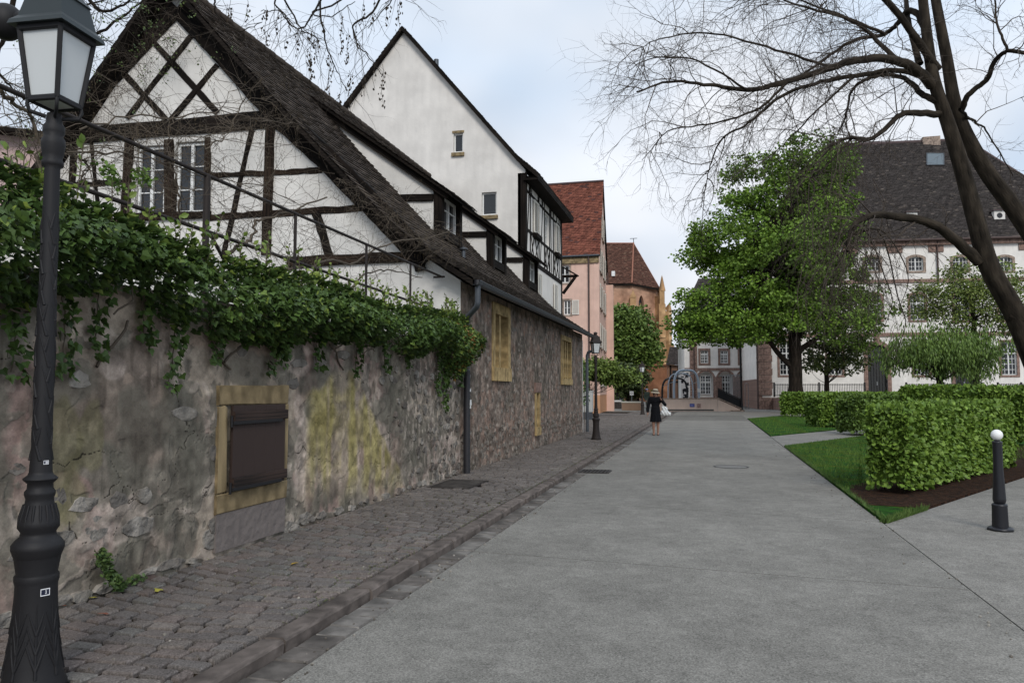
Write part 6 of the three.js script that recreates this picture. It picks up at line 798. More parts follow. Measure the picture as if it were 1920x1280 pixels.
// ================= the garden tree whose branches hang in from above =================
{
  const R = mulberry(610), base = V(-10.8, -.05, -3.4), t = thing('garden_tree', 'tree whose thin branches with dangling seed strands hang over the wall', 'tree', base.toArray()), wood = new MB(), tw = new MB(), seeds = [], gl = [];
  wood.tube([base, V(-10.7, 2, -3.5), V(-10.4, 4.4, -3.7), V(-9.9, 6.5, -4.2)], u => .26 - .1 * u, 10);
  const DD = 8.6, Q = (pts, d0 = DD, d1 = DD) => pts.map(([x, y], i) => atDepth(x, y, lerp(d0, d1, i / (pts.length - 1)))), tube = (p, r0, r1) => { const c = new THREE.CatmullRomCurve3(p).getPoints(p.length * 5).map((q, i) => q.add(V((R() - .5) * .025, (R() - .5) * .025, (R() - .5) * .025))); wood.tube(c, u => lerp(r0, r1, u), 5); return c; };
  const hub = atDepth(620, -170, DD); wood.tube(new THREE.CatmullRomCurve3([V(-9.9, 6.5, -4.2), V(-8.8, 8.0, -5.6), hub.clone().add(V(-.8, .5, .5)), hub]).getPoints(20), u => .13 - .09 * u, 8);
  const H = [620, -170], br = [[H, [720, -60], [700, 20], [664, 45], [668, 78], [690, 105], [720, 145]], [H, [640, -80], [590, 20], [560, 55], [520, 20], [488, 20]], [H, [600, -60], [604, 50], [622, 110], [650, 170]], [H, [520, -60], [545, 20], [565, 55], [600, 72]], [H, [450, -90], [402, 0], [405, 25], [448, 57], [490, 42]], [H, [760, -60], [740, -10], [690, 52]], [H, [560, -40], [515, 0], [535, 30], [545, 62]], [H, [660, -60], [640, 0], [585, 25], [620, 30], [665, 0]]];
  br.forEach((p, i) => { const c = tube(Q(p, DD, DD + (i % 3 - 1) * .7), .016, .004); for (let k = 0; k < 9; k++) spray(tw, R, c[Math.floor(c.length * (.3 + .7 * R()))].clone(), V((R() - .5) * 1.6, -.2 - R() * .5, (R() - .5) * 1.6), .4 + R() * .5, .0035, 1, { wob: .7, droop: .1, spread: .8, kids: [0, 3] }); });
  const strand = (x, y0, y1, w) => { const p0 = atDepth(x, y0, DD + (R() - .5)), n = Math.round((y1 - y0) / 2.3 * w); for (let k = 0; k < n; k++) { const y = lerp(y0, y1, R()); const q = atDepth(x + (R() - .5) * 9 * w + 3 * Math.sin(y * .1), y, DD + (R() - .5) * .15); seeds.push([q, V((R() - .5) * .8, -1, (R() - .5) * .8), .022 + R() * .02, tint(R, [.03, .024, .018], [.065, .05, .035]), R() * 6]); } const pts = []; for (let k = 0; k <= 6; k++) pts.push(atDepth(x + 2 * Math.sin(k * 1.3), lerp(y0 - 8, y1, k / 6), DD)); tw.tube(pts, .0025, 3); };
  for (const [x, a, b, w] of [[498, 18, 84, 1.5], [463, 5, 40, .6], [520, 20, 60, .5], [582, 60, 150, 1.3], [582, 110, 168, .9], [556, 60, 110, .8], [594, 70, 120, .8], [617, 100, 182, .9], [640, 30, 100, .8], [652, 60, 118, .9], [655, 140, 210, 1.3], [638, 160, 205, .6], [681, 140, 180, .9], [717, 128, 200, 1], [700, 125, 165, .5], [680, 0, 50, .6], [748, 0, 55, 1], [726, 0, 45, .9], [700, 0, 60, .5], [535, 65, 100, .5], [430, 0, 40, .6], [668, 30, 90, .6], [608, 20, 60, .5], [425, 15, 42, .8]]) strand(x, a, b, w);
  // the leafing branches at the upper left, behind the lamp
  const D2 = 10.5, H2 = [40, -80]; wood.tube(new THREE.CatmullRomCurve3([V(-9.9, 6.5, -4.2), V(-10.2, 7.6, -5.2), atDepth(40, -80, D2)]).getPoints(10), u => .1 - .05 * u, 7);
  for (const p of [[H2, [90, 20], [118, 28], [160, 10], [220, -10]], [H2, [60, 10], [140, 62], [170, 68], [215, 40], [255, 10], [290, -30]], [H2, [140, -40], [190, 20], [235, 5], [270, -40]], [H2, [10, 60], [-10, 120], [15, 160], [50, 190]]]) { const c = tube(Q(p, D2, D2), .04, .006); for (let k = 0; k < 14; k++) { const tips = []; spray(tw, R, c[Math.floor(c.length * (.3 + .7 * R()))].clone(), V((R() - .3) * 1.6, (R() - .5) * 1.2, (R() - .5) * 1.6), .7 + R() * .6, .006, 1, { wob: .6, droop: .01, spread: .8, kids: [0, 4] }, tips); for (const q of tips) if (R() < .75) for (let z = 0; z < 5; z++) gl.push([q.clone().add(V((R() - .5) * .12, (R() - .5) * .1, (R() - .5) * .12)), rdir(R), .026 + R() * .016, tint(R, [.06, .10, .03], [.13, .17, .05]), R() * 6]); } }
  wood.build('trunk', M.barkDark, t); stuffed(tw.build('twigs', M.catkin, t)); leaves('seed_strands', LEAF.oval, seeds, t, M.leafMatte); leaves('young_leaves', LEAF.oval, gl, t);
}

// ================= street lamps =================
function lampBuild(label, pos, scale, turn, extras) {
  const t = thing('street_lamp', label, 'street lamp', pos, 'cast-iron street lamps along the kerb', turn); if (extras) t.scale.set(.92, 1.04, .92); else t.scale.setScalar(scale); t.off = ZERO;
  const prof = [[0, 0], [.17, 0], [.175, .03], [.155, .06], [.14, .14], [.122, .26], [.112, .40], [.108, .52], [.115, .545], [.115, .57], [.105, .58], [.12, .66], [.136, .70], [.136, .725], [.115, .75], [.095, .765], [.09, .785], [.108, .81], [.106, .84], [.085, .90], [.074, .935], [.072, .955], [.08, .975], [.08, .99], [.068, 1.005], [.066, 1.03], [.088, 1.05], [.09, 1.058], [.066, 1.075], [.06, 1.09], [.054, 1.2], [.045, 2.3], [.042, 2.68], [.058, 2.69], [.06, 2.71], [.05, 2.73], [.058, 2.75], [.066, 2.80], [.064, 2.83], [.05, 2.85], [.06, 2.87], [.06, 2.9], [.045, 2.92], [.04, 2.97], [0, 2.97]];
  new MB().lathe(prof.slice(0, 12), 0, 0, 0, 22).build('base', extras ? M.iron : M.ironRust, t); new MB().lathe(prof.slice(11, 31), 0, 0, 0, 22).build('pedestal', extras ? M.iron : M.ironRust, t); new MB().lathe(prof.slice(30), 0, 0, 0, 18).build('shaft', extras ? M.iron : M.ironRust, t);
  const ir = extras ? M.iron : M.ironRust;
  for (let i = 0; i < 16; i++) { const a = i / 16 * 6.283; new MB().tube([V(Math.cos(a) * .1, .82, Math.sin(a) * .1), V(Math.cos(a) * .098, .86, Math.sin(a) * .098), V(Math.cos(a) * .078, .925, Math.sin(a) * .078)], .008, 5).build('flute', ir, t); }
  if (extras) { // cast leaf relief on base and shaft
    const rAt = y => { for (let i = 1; i < prof.length; i++) if (y <= prof[i][1]) return lerp(prof[i - 1][0], prof[i][0], (y - prof[i - 1][1]) / Math.max(1e-4, prof[i][1] - prof[i - 1][1])); return .05; }, rel = (y, a, rad0, len, lean) => { const p = []; for (let k = 0; k <= 5; k++) { const u = k / 5, rad = rAt(y + len * u) - .002; p.push(V(Math.cos(a + lean * u) * rad, y + len * u, Math.sin(a + lean * u) * rad)); } new MB().tube(p, u => .011 * (1 - .7 * u), 5).build('leaf_relief', ir, t); };
    for (let i = 0; i < 8; i++) { const a = i / 8 * 6.283; for (const k of [-1, 1]) { rel(.12, a, .142, .16, k * .5); rel(.2, a, .13, .14, k * .42); rel(.29, a, .12, .11, k * .35); } rel(.08, a, .146, .36, 0); }
    for (let y = 1.15; y < 2.4; y += .16) for (let i = 0; i < 4; i++) { const a = i / 4 * 6.283 + y * 2.2; rel(y, a, .0595 - (y - 1.2) * .0085, .17, 1.1); rel(y + .08, a + .5, .0595 - (y - 1.2) * .0085, .09, -.5); }
    const plate = (y, a, rad, txt, w, hh) => { const cv = document.createElement('canvas'); cv.width = 128; cv.height = 64; const g = cv.getContext('2d'); g.fillStyle = '#e8e8ea'; g.fillRect(0, 0, 128, 64); g.fillStyle = '#1b2036'; g.fillRect(10, 8, 108, 48); if (txt) { g.fillStyle = '#f0f0f0'; g.font = 'bold 42px sans-serif'; g.textAlign = 'center'; g.fillText(txt, 74, 47); } else { g.fillStyle = '#c8c8cc'; g.fillRect(50, 14, 60, 36); } const tx = new THREE.CanvasTexture(cv); tx.colorSpace = THREE.SRGBColorSpace; const m = mat('plate' + y, [1, 1, 1], .4, { map: tx }); const geo = new THREE.PlaneGeometry(w, hh).rotateY(Math.PI / 2).translate(rad + .003, 0, 0).rotateY(a).translate(0, y, 0); finish(geo, 'number_plate', m, t); };
    plate(.495, -.45, .109, '3', .05, .036); plate(1.14, -.45, .06, '', .028, .02);
  }
  // lantern: tapered square, corner to the street
  const s0 = .095, s1 = .138, y0 = 3.03, y1 = 3.40, Cn = [[1, 1], [1, -1], [-1, -1], [-1, 1]], q = (i, s, y) => V(Cn[i % 4][0] * s, y, Cn[i % 4][1] * s);
  for (let i = 0; i < 4; i++) { new MB().tube([V(Cn[i][0] * .03, 2.95, Cn[i][1] * .03), V(Cn[i][0] * .09, 2.965, Cn[i][1] * .09), V(Cn[i][0] * .10, 3.0, Cn[i][1] * .10), q(i, s0, y0)], .011, 6).build('bracket', ir, t);
    new MB().bar(q(i, s0, y0), q(i, s1, y1), .028, .028, V(Cn[i][0], 0, Cn[i][1]).normalize(), .006).build('corner_bar', ir, t); new MB().bar(q(i, s0, y0), q(i + 1, s0, y0), .024, .03, V(0, 1, 0), .005).build('bottom_bar', ir, t); new MB().bar(q(i, s1, y1), q(i + 1, s1, y1), .03, .045, V(0, 1, 0), .005).build('top_bar', ir, t);
    const g = new MB(); g.quad(q(i, s0 - .004, y0 + .01), q(i + 1, s0 - .004, y0 + .01), q(i + 1, s1 - .006, y1 - .01), q(i, s1 - .006, y1 - .01)); g.build('glass_pane', M.frost, t); }
  { const g = new MB(); g.quad(q(0, s0, y0 - .004), q(1, s0, y0 - .004), q(2, s0, y0 - .004), q(3, s0, y0 - .004)); g.build('bottom_pane', M.frost, t); }
  const cap = new MB(), ring = [[.183, 3.405], [.175, 3.43], [.145, 3.46], [.118, 3.58], [.127, 3.585], [.08, 3.64], [.055, 3.66]]; for (let k = 0; k < ring.length - 1; k++) for (let i = 0; i < 4; i++) cap.quad(q(i, ring[k][0], ring[k][1]), q(i + 1, ring[k][0], ring[k][1]), q(i + 1, ring[k + 1][0], ring[k + 1][1]), q(i, ring[k + 1][0], ring[k + 1][1])); cap.quad(q(0, .183, 3.405), q(1, .183, 3.405), q(2, .183, 3.405), q(3, .183, 3.405)); cap.build('lantern_roof', extras ? mat('capGreen', [.022, .03, .032], .5, { metalness: .3 }) : ir, t);
  new MB().lathe([[.06, 3.65], [.055, 3.7], [.075, 3.72], [.07, 3.75], [.03, 3.78], [0, 3.79]], 0, 0, 0, 12).build('vent', ir, t);
  if (extras) { new MB().tube([V(-.31, 3.5, .0), V(-.12, 3.52, 0)], .045, 10, null, true).geo(new THREE.SphereGeometry(.1, 16, 12), new THREE.Matrix4().makeTranslation(-.36, 3.5, 0)).build('side_fitting', ir, t); }
  return t;
}
{
  const p = onGround(60, 1291, SW); lampBuild('large cast-iron street lamp with leaf relief standing before the ivy wall', [p.x, SW, p.z], .995, .08, true);
  const a = onGround(1118, 824, SW); lampBuild('street lamp at the end of the stone house by the pink house', [a.x, SW, a.z], .905, YAW + .25, false);
  const b = onGround(1205, 777, SW); lampBuild('street lamp on the cobbles in front of the church', [b.x, SW, b.z], .9, YAW + .4, false);
}
// ================= bollard =================
{
  const q = onGround(1877, 994), t = thing('bollard', 'black iron bollard with a white ball on top', 'bollard', [q.x, 0, q.z]); t.off = ZERO; const M2 = M.blackPaint;
  new MB().lathe([[0, 0], [.138, 0], [.14, .015], [.135, .03], [.118, .036], [.1, .045], [0, .045]], 0, 0, 0, 8).build('foot_plate', M2, t);
  new MB().lathe([[.09, .04], [.088, .05], [.082, .27], [.086, .285], [.08, .3], [.05, .31]], 0, 0, 0, 8).build('pedestal', M2, t);
  new MB().lathe([[.05, .30], [.062, .315], [.068, .34], [.068, .36], [.05, .72], [.05, 0.985], [.055, 1.0], [.05, 1.012], [.03, 1.02], [.028, 1.03]], 0, 0, 0, 16).build('column', M2, t);
  new MB().geo(new THREE.SphereGeometry(.062, 20, 16), new THREE.Matrix4().makeTranslation(0, 1.085, 0)).build('ball', M.whiteBall, t);
  t.scale.setScalar(1.03);
}
// ================= people =================
function sdf(fn, mn, mx, N) {
  const mc = new MarchingCubes(N, new THREE.MeshBasicMaterial(), false, false, 90000); mc.isolation = 0; const h = N / 2;
  for (let z = 0; z < N; z++) for (let y = 0; y < N; y++) for (let x = 0; x < N; x++) mc.field[x + y * N + z * N * N] = -fn(lerp(mn.x, mx.x, x / N), lerp(mn.y, mx.y, y / N), lerp(mn.z, mx.z, z / N));
  mc.update(); const n = mc.count, a = new Float32Array(n * 3); for (let i = 0; i < n; i++) { a[3 * i] = lerp(mn.x, mx.x, (mc.positionArray[3 * i] + 1) / 2); a[3 * i + 1] = lerp(mn.y, mx.y, (mc.positionArray[3 * i + 1] + 1) / 2); a[3 * i + 2] = lerp(mn.z, mx.z, (mc.positionArray[3 * i + 2] + 1) / 2); }
  const g = new THREE.BufferGeometry(); g.setAttribute('position', new THREE.BufferAttribute(a, 3)); const nn = new Float32Array(n * 3), e = .004; for (let i = 0; i < n; i++) { const x = a[3 * i], y = a[3 * i + 1], z = a[3 * i + 2], d = V(fn(x + e, y, z) - fn(x - e, y, z), fn(x, y + e, z) - fn(x, y - e, z), fn(x, y, z + e) - fn(x, y, z - e)).normalize(); nn[3 * i] = d.x; nn[3 * i + 1] = d.y; nn[3 * i + 2] = d.z; } g.setAttribute('normal', new THREE.BufferAttribute(nn, 3)); g.setAttribute('uv', new THREE.BufferAttribute(new Float32Array(n * 2), 2)); return g;
}
const cap = (x, y, z, a, b, r0, r1, f = 1) => { const bx = b[0] - a[0], by = b[1] - a[1], bz = b[2] - a[2], px = x - a[0], py = y - a[1], pz = z - a[2], h = clamp((px * bx + py * by + pz * bz) / (bx * bx + by * by + bz * bz)); return Math.hypot(px - bx * h, py - by * h, (pz - bz * h) / f) - lerp(r0, r1, h); };
const smin = (a, b, k) => { const h = clamp(.5 + .5 * (b - a) / k); return lerp(b, a, h) - k * h * (1 - h); };
function person(label, pos, turn, S, J, opt) {
  const t = thing('person', label, 'person', pos, undefined, turn); t.off = ZERO; t.scale.setScalar(S);
  const torso = (x, y, z, g = 0) => { let d = cap(x, y, z, [0, .92, 0], [0, 1.1, 0], .145 + g, .125 + g, .72); d = smin(d, cap(x, y, z, [-.07, 1.28, 0], [.07, 1.28, 0], .125 + g, .125 + g, .72), .08); d = smin(d, cap(x, y, z, [-.15, 1.36, 0], [.15, 1.36, 0], .06 + g, .06 + g), .06); return d; };
  const arms = (x, y, z, g = 0) => { let d = 9; for (const A of J.arms) { d = Math.min(d, smin(cap(x, y, z, A[0], A[1], .05 + g, .04 + g), cap(x, y, z, A[1], A[2], .04 + g, .028 + g), .03)); } return d; };
  const legs = (x, y, z, g = 0) => { let d = 9; for (const A of J.legs) { let q = smin(cap(x, y, z, A[0], A[1], .085 + g, .055 + g), cap(x, y, z, A[1], A[2], .055 + g, .034 + g), .03); q = smin(q, cap(x, y, z, A[2].map((v, i) => v + [0, -.03, 0][i]), [A[2][0], A[2][1] - .05, A[2][2] + .15], .036, .028), .03); d = Math.min(d, q); } return d; };
  const head = (x, y, z) => { let d = cap(x, y, z, [0, 1.555, .01], [0, 1.505, .03], .088, .062, 1.08); d = smin(d, cap(x, y, z, [0, 1.38, -.01], [0, 1.48, .005], .05, .048), .03); d = smin(d, cap(x, y, z, [0, 1.545, .105], [0, 1.52, .118], .01, .016), .015); for (const k of [-1, 1]) d = smin(d, cap(x, y, z, [k * .088, 1.55, .0], [k * .088, 1.52, .0], .014, .01), .01); return d; };
  const body = (x, y, z) => smin(smin(smin(torso(x, y, z), head(x, y, z), .04), arms(x, y, z), .05), legs(x, y, z), .05);
  const hand = A => { const w = A[2], d = V(A[2][0] - A[1][0], A[2][1] - A[1][1], A[2][2] - A[1][2]).normalize(), s = V(0, 0, 1).addScaledVector(d, -d.z).normalize(), n = new THREE.Vector3().crossVectors(d, s), P = (u, v, k = 0) => [w[0] + d.x * u + s.x * v + n.x * k, w[1] + d.y * u + s.y * v + n.y * k, w[2] + d.z * u + s.z * v + n.z * k]; const F = [[-.03, .06, .062], [-.01, .07, .07], [.01, .072, .066], [.03, .064, .05]]; return (x, y, z) => { let e = smin(cap(x, y, z, P(-.03, 0), P(.02, 0), .027, .026), cap(x, y, z, P(.02, -.02), P(.05, .02), .02, .02), .03); for (const [v, l] of F) { e = Math.min(e, Math.min(cap(x, y, z, P(.06, v), P(.06 + l * .55, v, .006), .0095, .0085), cap(x, y, z, P(.06 + l * .55, v, .006), P(.06 + l, v * .9, .026), .0085, .0075))); } return smin(e, Math.min(cap(x, y, z, P(.0, .03), P(.035, .058, .012), .012, .01), cap(x, y, z, P(.035, .058, .012), P(.068, .06, .022), .0095, .008)), .012); }; };
  const gs = [sdf(body, V(-.55, -.02, -.3), V(.55, 1.68, .34), 76)]; for (const A of J.arms) { const c = A[2]; gs.push(sdf(hand(A), V(c[0] - .17, c[1] - .17, c[2] - .17), V(c[0] + .17, c[1] + .17, c[2] + .17), 52)); }
  const g = mergeGeometries(gs), p = g.attributes.position, col = new Float32Array(p.count * 3); for (let i = 0; i < p.count; i++) { const x = p.getX(i), y = p.getY(i), z = p.getZ(i); let c = opt.skin; if (z > .06 && Math.abs(Math.abs(x) - .034) < .015 && Math.abs(y - 1.552) < .009) c = [.03, .02, .02]; else if (z > .07 && Math.abs(x) < .026 && Math.abs(y - 1.483) < .009) c = [.3, .1, .09]; col.set(c, 3 * i); } g.setAttribute('color', new THREE.BufferAttribute(col, 3));
  finish(g, 'body', mat('skin' + label.length, [1, 1, 1], .6, { vertexColors: true }), t);
  const cl = (name, fn, mn, mx, N, rgb, rough = .9) => finish(sdf(fn, mn, mx, N), name, mat(name + label.length, rgb, rough), t);
  opt.clothes({ cl, torso, arms, legs, head, J, t }); return t;
}
{
  const q = onGround(1230, 816), k = Math.atan2(-q.x, -q.z) ;
  const J = { arms: [[[-.19, 1.36, 0], [-.27, 1.08, -.02], [-.285, .82, .05]], [[.19, 1.36, 0], [.34, 1.13, .02], [.22, 1.30, .17]]], legs: [[[-.085, .88, 0], [-.08, .47, .05], [-.075, .08, .01]], [[.085, .88, 0], [.085, .47, .0], [.08, .08, -.06]]] };
  const skin = [.36, .2, .14];
  person('woman in a black dress and pale straw hat walking along the road', [q.x, .0, q.z], k, .985, J, { skin, clothes: ({ cl, torso, arms, t }) => {
    cl('dress', (x, y, z) => { let d = torso(x, y, z, .016); const sk = Math.hypot(x, z / .8) - lerp(.215, .15, clamp((y - .5) / .5)) - .008 * Math.sin(Math.atan2(z, x) * 9) * clamp((1 - y) * 2); d = smin(d, Math.max(sk, .5 - y, y - 1.05), .05); d = smin(d, Math.max(arms(x, y, z, .018), x < 0 ? .85 - y : -9), .03); return Math.max(d, y - 1.43, .5 - y); }, V(-.5, .44, -.3), V(.5, 1.5, .36), 72, [.008, .008, .01]);
    cl('hair', (x, y, z) => Math.max(Math.min(cap(x, y, z, [0, 1.565, -.012], [0, 1.5, -.03], .1, .085), cap(x, y, z, [0, 1.5, -.05], [0, 1.38, -.06], .075, .05)), z - .055 - (y > 1.6 ? .03 : 0)), V(-.16, 1.28, -.18), V(.16, 1.7, .14), 40, [.02, .014, .011]);
    new MB().geo(new THREE.LatheGeometry([[0, .125], [.06, .12], [.095, .095], [.106, .02], [.12, .004], [.15, -.01], [.172, -.026], [.17, -.032], [.12, -.008], [.09, -.004], [0, -.004]].map(v => new THREE.Vector2(...v)), 26), new THREE.Matrix4().makeRotationZ(-.1).multiply(new THREE.Matrix4().makeRotationX(.08)).setPosition(0, 1.6, 0), true).build('hat', mat('straw', [.36, .31, .23], .9), t);
    new MB().geo(new THREE.LatheGeometry([[.1095, .018], [.1045, .055]].map(v => new THREE.Vector2(...v)), 26), new THREE.Matrix4().makeRotationZ(-.1).multiply(new THREE.Matrix4().makeRotationX(.08)).setPosition(0, 1.6, 0), true).build('hat_band', mat('bandBlack', [.01, .01, .012], .8), t);
    for (const L of J.legs) { const a = L[2]; new MB().geo(new THREE.SphereGeometry(.05, 14, 8), new THREE.Matrix4().makeScale(.95, .34, 2.5).setPosition(a[0], .018, a[2] + .06), true).build('sandal_sole', mat('shoeBlack' + (a[0] > 0), [.012, .011, .011], .7), t); new MB().tube([V(a[0] - .045, .02, a[2] + .11), V(a[0], .062, a[2] + .1), V(a[0] + .045, .02, a[2] + .11)], .009, 6).tube([V(a[0] - .042, .05, a[2] + .02), V(a[0], .085, a[2] + .045), V(a[0] + .042, .05, a[2] + .02)], .008, 6).build('sandal_strap', M.bandBlack, t); }
    { const cv = document.createElement('canvas'); cv.width = 128; cv.height = 64; const c = cv.getContext('2d'); c.fillStyle = '#0a0a0c'; c.fillRect(0, 0, 128, 64); c.strokeStyle = '#4a4a52'; c.lineWidth = 5; c.beginPath(); for (let i = 0; i < 9; i++) c.lineTo(16 + i * 12, 32 + (i % 2 ? 6 : -6)); c.stroke(); const tx = new THREE.CanvasTexture(cv); tx.colorSpace = THREE.SRGBColorSpace; const g = new THREE.PlaneGeometry(.17, .06, 8, 1); const p = g.attributes.position; for (let i = 0; i < p.count; i++) p.setZ(i, .118 - p.getX(i) ** 2 * 2.2); g.translate(0, 1.255, .004); finish(g, 'chest_print', mat('print', [1, 1, 1], .9, { map: tx }), t); } } });
  // her white bag, on its strap
  const m = new THREE.Matrix4().makeRotationY(k).setPosition(q.x, 0, q.z), W = (x, y, z) => V(x * .985, y * .985, z * .985).applyMatrix4(m), c = W(.33, .93, .06), bag = thing('tote_bag', 'white cloth bag hanging from the shoulder of the woman in black', 'bag', c.toArray());
  const g = sdf((x, y, z) => smin(cap(x, y, z, [-.06, .1, 0], [.05, .06, 0], .05, .06, .8), smin(cap(x, y, z, [-.05, -.1, 0], [.16, -.13, 0], .1, .07, .75), cap(x, y, z, [0, .0, 0], [.02, -.06, 0], .09, .11, .7), .06), .05) + .01 * Math.sin(x * 60 + y * 35), V(-.25, -.3, -.2), V(.32, .25, .2), 44); g.rotateY(k).translate(c.x, c.y, c.z); finish(g, 'pouch', mat('bagWhite', [.72, .72, .7], .85), bag);
  new MB().tube([W(.3, 1.03, .06), W(.235, 1.22, .1), W(.17, 1.40, .045), W(.16, 1.405, -.03), W(.24, 1.2, -.1), W(.3, 1.03, -.02)], .014, 6).build('strap', M.bagWhite, bag);
}
{
  const q = onGround(1213.5, 772), k = Math.atan2(-q.x, -q.z) + .9, J = { arms: [[[-.19, 1.36, 0], [-.25, 1.08, -.03], [-.24, .84, .06]], [[.19, 1.36, 0], [.26, 1.09, .0], [.2, .98, .2]]], legs: [[[-.085, .88, 0], [-.085, .47, .08], [-.08, .08, .1]], [[.085, .88, 0], [.085, .47, -.02], [.08, .08, -.12]]] };
  person('person in a dark green jacket walking behind the far street lamp', [q.x, 0, q.z], k, 1.04, J, { skin: [.4, .24, .18], clothes: ({ cl, torso, arms, legs, t }) => {
    cl('jacket', (x, y, z) => Math.max(smin(Math.max(torso(x, y, z, .03), .84 - y), arms(x, y, z, .022), .03), y - 1.45, .82 - y), V(-.5, .78, -.3), V(.5, 1.5, .36), 52, [.03, .042, .036]); cl('trousers', (x, y, z) => Math.max(smin(legs(x, y, z, .015), Math.max(torso(x, y, z, .02), y - .98), .04), .09 - y, y - .98), V(-.35, .04, -.3), V(.35, 1.04, .34), 52, [.05, .055, .05]); cl('hair', (x, y, z) => Math.max(cap(x, y, z, [0, 1.57, -.01], [0, 1.51, -.03], .1, .085), z - .05), V(-.16, 1.38, -.18), V(.16, 1.7, .14), 36, [.03, .02, .015]);
    for (const L of J.legs) new MB().geo(new THREE.SphereGeometry(.05, 12, 8), new THREE.Matrix4().makeScale(.95, .8, 2.4).setPosition(L[2][0], .042, L[2][2] + .06), true).build('shoe', M.bandBlack, t); new MB().lathe([[0, .1], [.07, .085], [.1, .03], [.105, 0], [0, 0]], 0, 1.595, 0, 18).build('cap', mat('capBlue', [.2, .24, .42], .8), t); } });
}
// ================= the plaza: low wall, ramp, arches, signs, car =================
{
  const P = onGround(1226, 771), Q = onGround(1346, 771), f = frame(V(P.x, 0, P.z), Q.clone().sub(P).setY(0), V(0, 0, 1)), L = P.distanceTo(Q), top = f.px(1290, 748)[1], pk = mat('pinkConcrete', [.74, .59, .51], .9, { map: T.plaster, bumpMap: T.plasterB, bumpScale: .005 });
  const w = thing('low_wall', 'low pinkish concrete wall across the end of the road', 'wall', [P.x + L / 2, 0, P.z]); new MB().fbox(f, L / 2, top / 2, -.25, L, top, .5).build('wall', pk, w); new MB().fbox(f, L / 2, top + .03, -.25, L + .06, .07, .58).build('coping', M.paleStone, w); new MB().fbox(f, L / 2 + .2, .1, .012, L - 1, .12, .02).build('dark_strip', M.joint, w);  // wall, coping, and a thin dark strip along the wall's foot
  { const A = V(Q.x, 0, Q.z), B = onGround(1391, 771), g = frame(A, B.clone().sub(A).setY(0), V(0, 0, 1)), l = A.distanceTo(B), r = thing('ramp_wall', 'sloping concrete ramp wall with a dark railing beside the low wall', 'wall', [A.x + l / 2, 0, A.z]); const b = new MB(); wallGeo(b, g, [[.02, 0], [l, 0], [l, .12], [.02, top]], [], .5); b.build('wall', pk, r); const p = (s, y) => g.at(s, y, -.2); new MB().bar(p(.02, top + .05), p(l, .17), .56, .08, V(0, 1, 0), .01).build('coping', M.paleStone, r); new MB().tube([p(.05, top + .85), p(l - .05, .92)], .03, 6).build('handrail', M.iron, r); const n = 26; for (let i = 0; i <= n; i++) { const s = lerp(.05, l - .05, i / n), y = lerp(top, .12, i / n); new MB().box(p(s, 0).x, y + .45, p(s, 0).z, .035, .8, .035).build('baluster', M.iron, r); } const m = new MB(); m.quad(p(.06, top + .1), p(l - .06, .22), p(l - .06, .86), p(.06, top + .78)); m.build('mesh_panel', mat('meshDark', [.02, .022, .024], .7), r); }
  const sign = (px, py, w, hh, rgb, label, paint) => { const [s, y] = f.px(px, py), t = thing('wall_sign', label, 'sign', [...f.at(s, y, .02).toArray()]); const cv = document.createElement('canvas'); cv.width = 128; cv.height = 96; const c = cv.getContext('2d'); c.fillStyle = rgb; c.fillRect(0, 0, 128, 96); paint(c); const tx = new THREE.CanvasTexture(cv); tx.colorSpace = THREE.SRGBColorSpace; const q = f.at(s, y, .03); finish(new THREE.PlaneGeometry(w, hh).applyMatrix4(new THREE.Matrix4().makeBasis(f.U, V(0, 1, 0), f.N).setPosition(q)), 'face', mat('sign' + px, [1, 1, 1], .5, { map: tx }), t); new MB().fbox(f, s, y, .016, w, hh, .024).build('plate', M.steel, t); };
  sign(1302.5, 760, .38, .26, '#2b3a86', 'small blue sign on the low pinkish wall', c => { c.fillStyle = '#7d86bb'; c.fillRect(18, 26, 92, 10); c.fillRect(18, 44, 70, 10); c.fillRect(18, 62, 84, 10); }); sign(1316, 761, .34, .34, '#9c8078', 'small reddish emblem plate on the low pinkish wall', c => { c.strokeStyle = '#5d332c'; c.lineWidth = 10; c.beginPath(); c.arc(64, 44, 28, 0, 6.3); c.stroke(); c.fillStyle = '#5d332c'; c.fillRect(58, 60, 12, 30); });
  // arches over the entrance
  const arch = (a, px0, px1, py, d, r, m, flat) => { const A = atDepth(px0, 748, d).setY(top), B = atDepth(px1, 748, d).setY(top), H = atDepth(px0, py, d).y, pts = []; const w = A.distanceTo(B); for (let i = 0; i <= 24; i++) { const u = i / 24, an = Math.PI * (1 - u), cx = Math.cos(an), sx = Math.sin(an), e = .55; pts.push(A.clone().lerp(B, .5 + .5 * Math.sign(cx) * Math.abs(cx) ** e).setY(top + (H - top) * sx ** e)); } new MB().tube(pts, r, 8).build('arch', m, a); return pts; };
  const ca = thing('arched_canopy', 'row of grey-blue and black metal arches standing on the low wall', 'canopy', [f.at(3, 0, -2).x, top, f.at(3, 0, -2).z]), gb = mat('archBlue', [.36, .43, .5], .45, { metalness: .3 }); const D0 = -P.z * 1.0 + 1.2; const p1 = arch(ca, 1264, 1311, 694, 64.5, .1, gb), p2 = arch(ca, 1242, 1289, 709, 68, .09, M.iron), p3 = arch(ca, 1253, 1300, 700, 66, .05, gb); for (const i of [3, 8, 12, 16, 21]) new MB().tube([p1[i], p3[i], p2[i]], .03, 5).build('tie_rail', M.steel, ca);
  { const s = atDepth(1311, 731.5, 64.2), t = thing('small_white_sign', 'small white notice fixed to the leg of the grey-blue arch', 'sign', s.toArray()); new MB().box(s.x, s.y, s.z + .16, .26, .3, .02).build('plate', M.whitePaint, t); new MB().box(s.x, s.y, s.z + .135, .1, .1, .03).build('clamp', M.steel, t); }
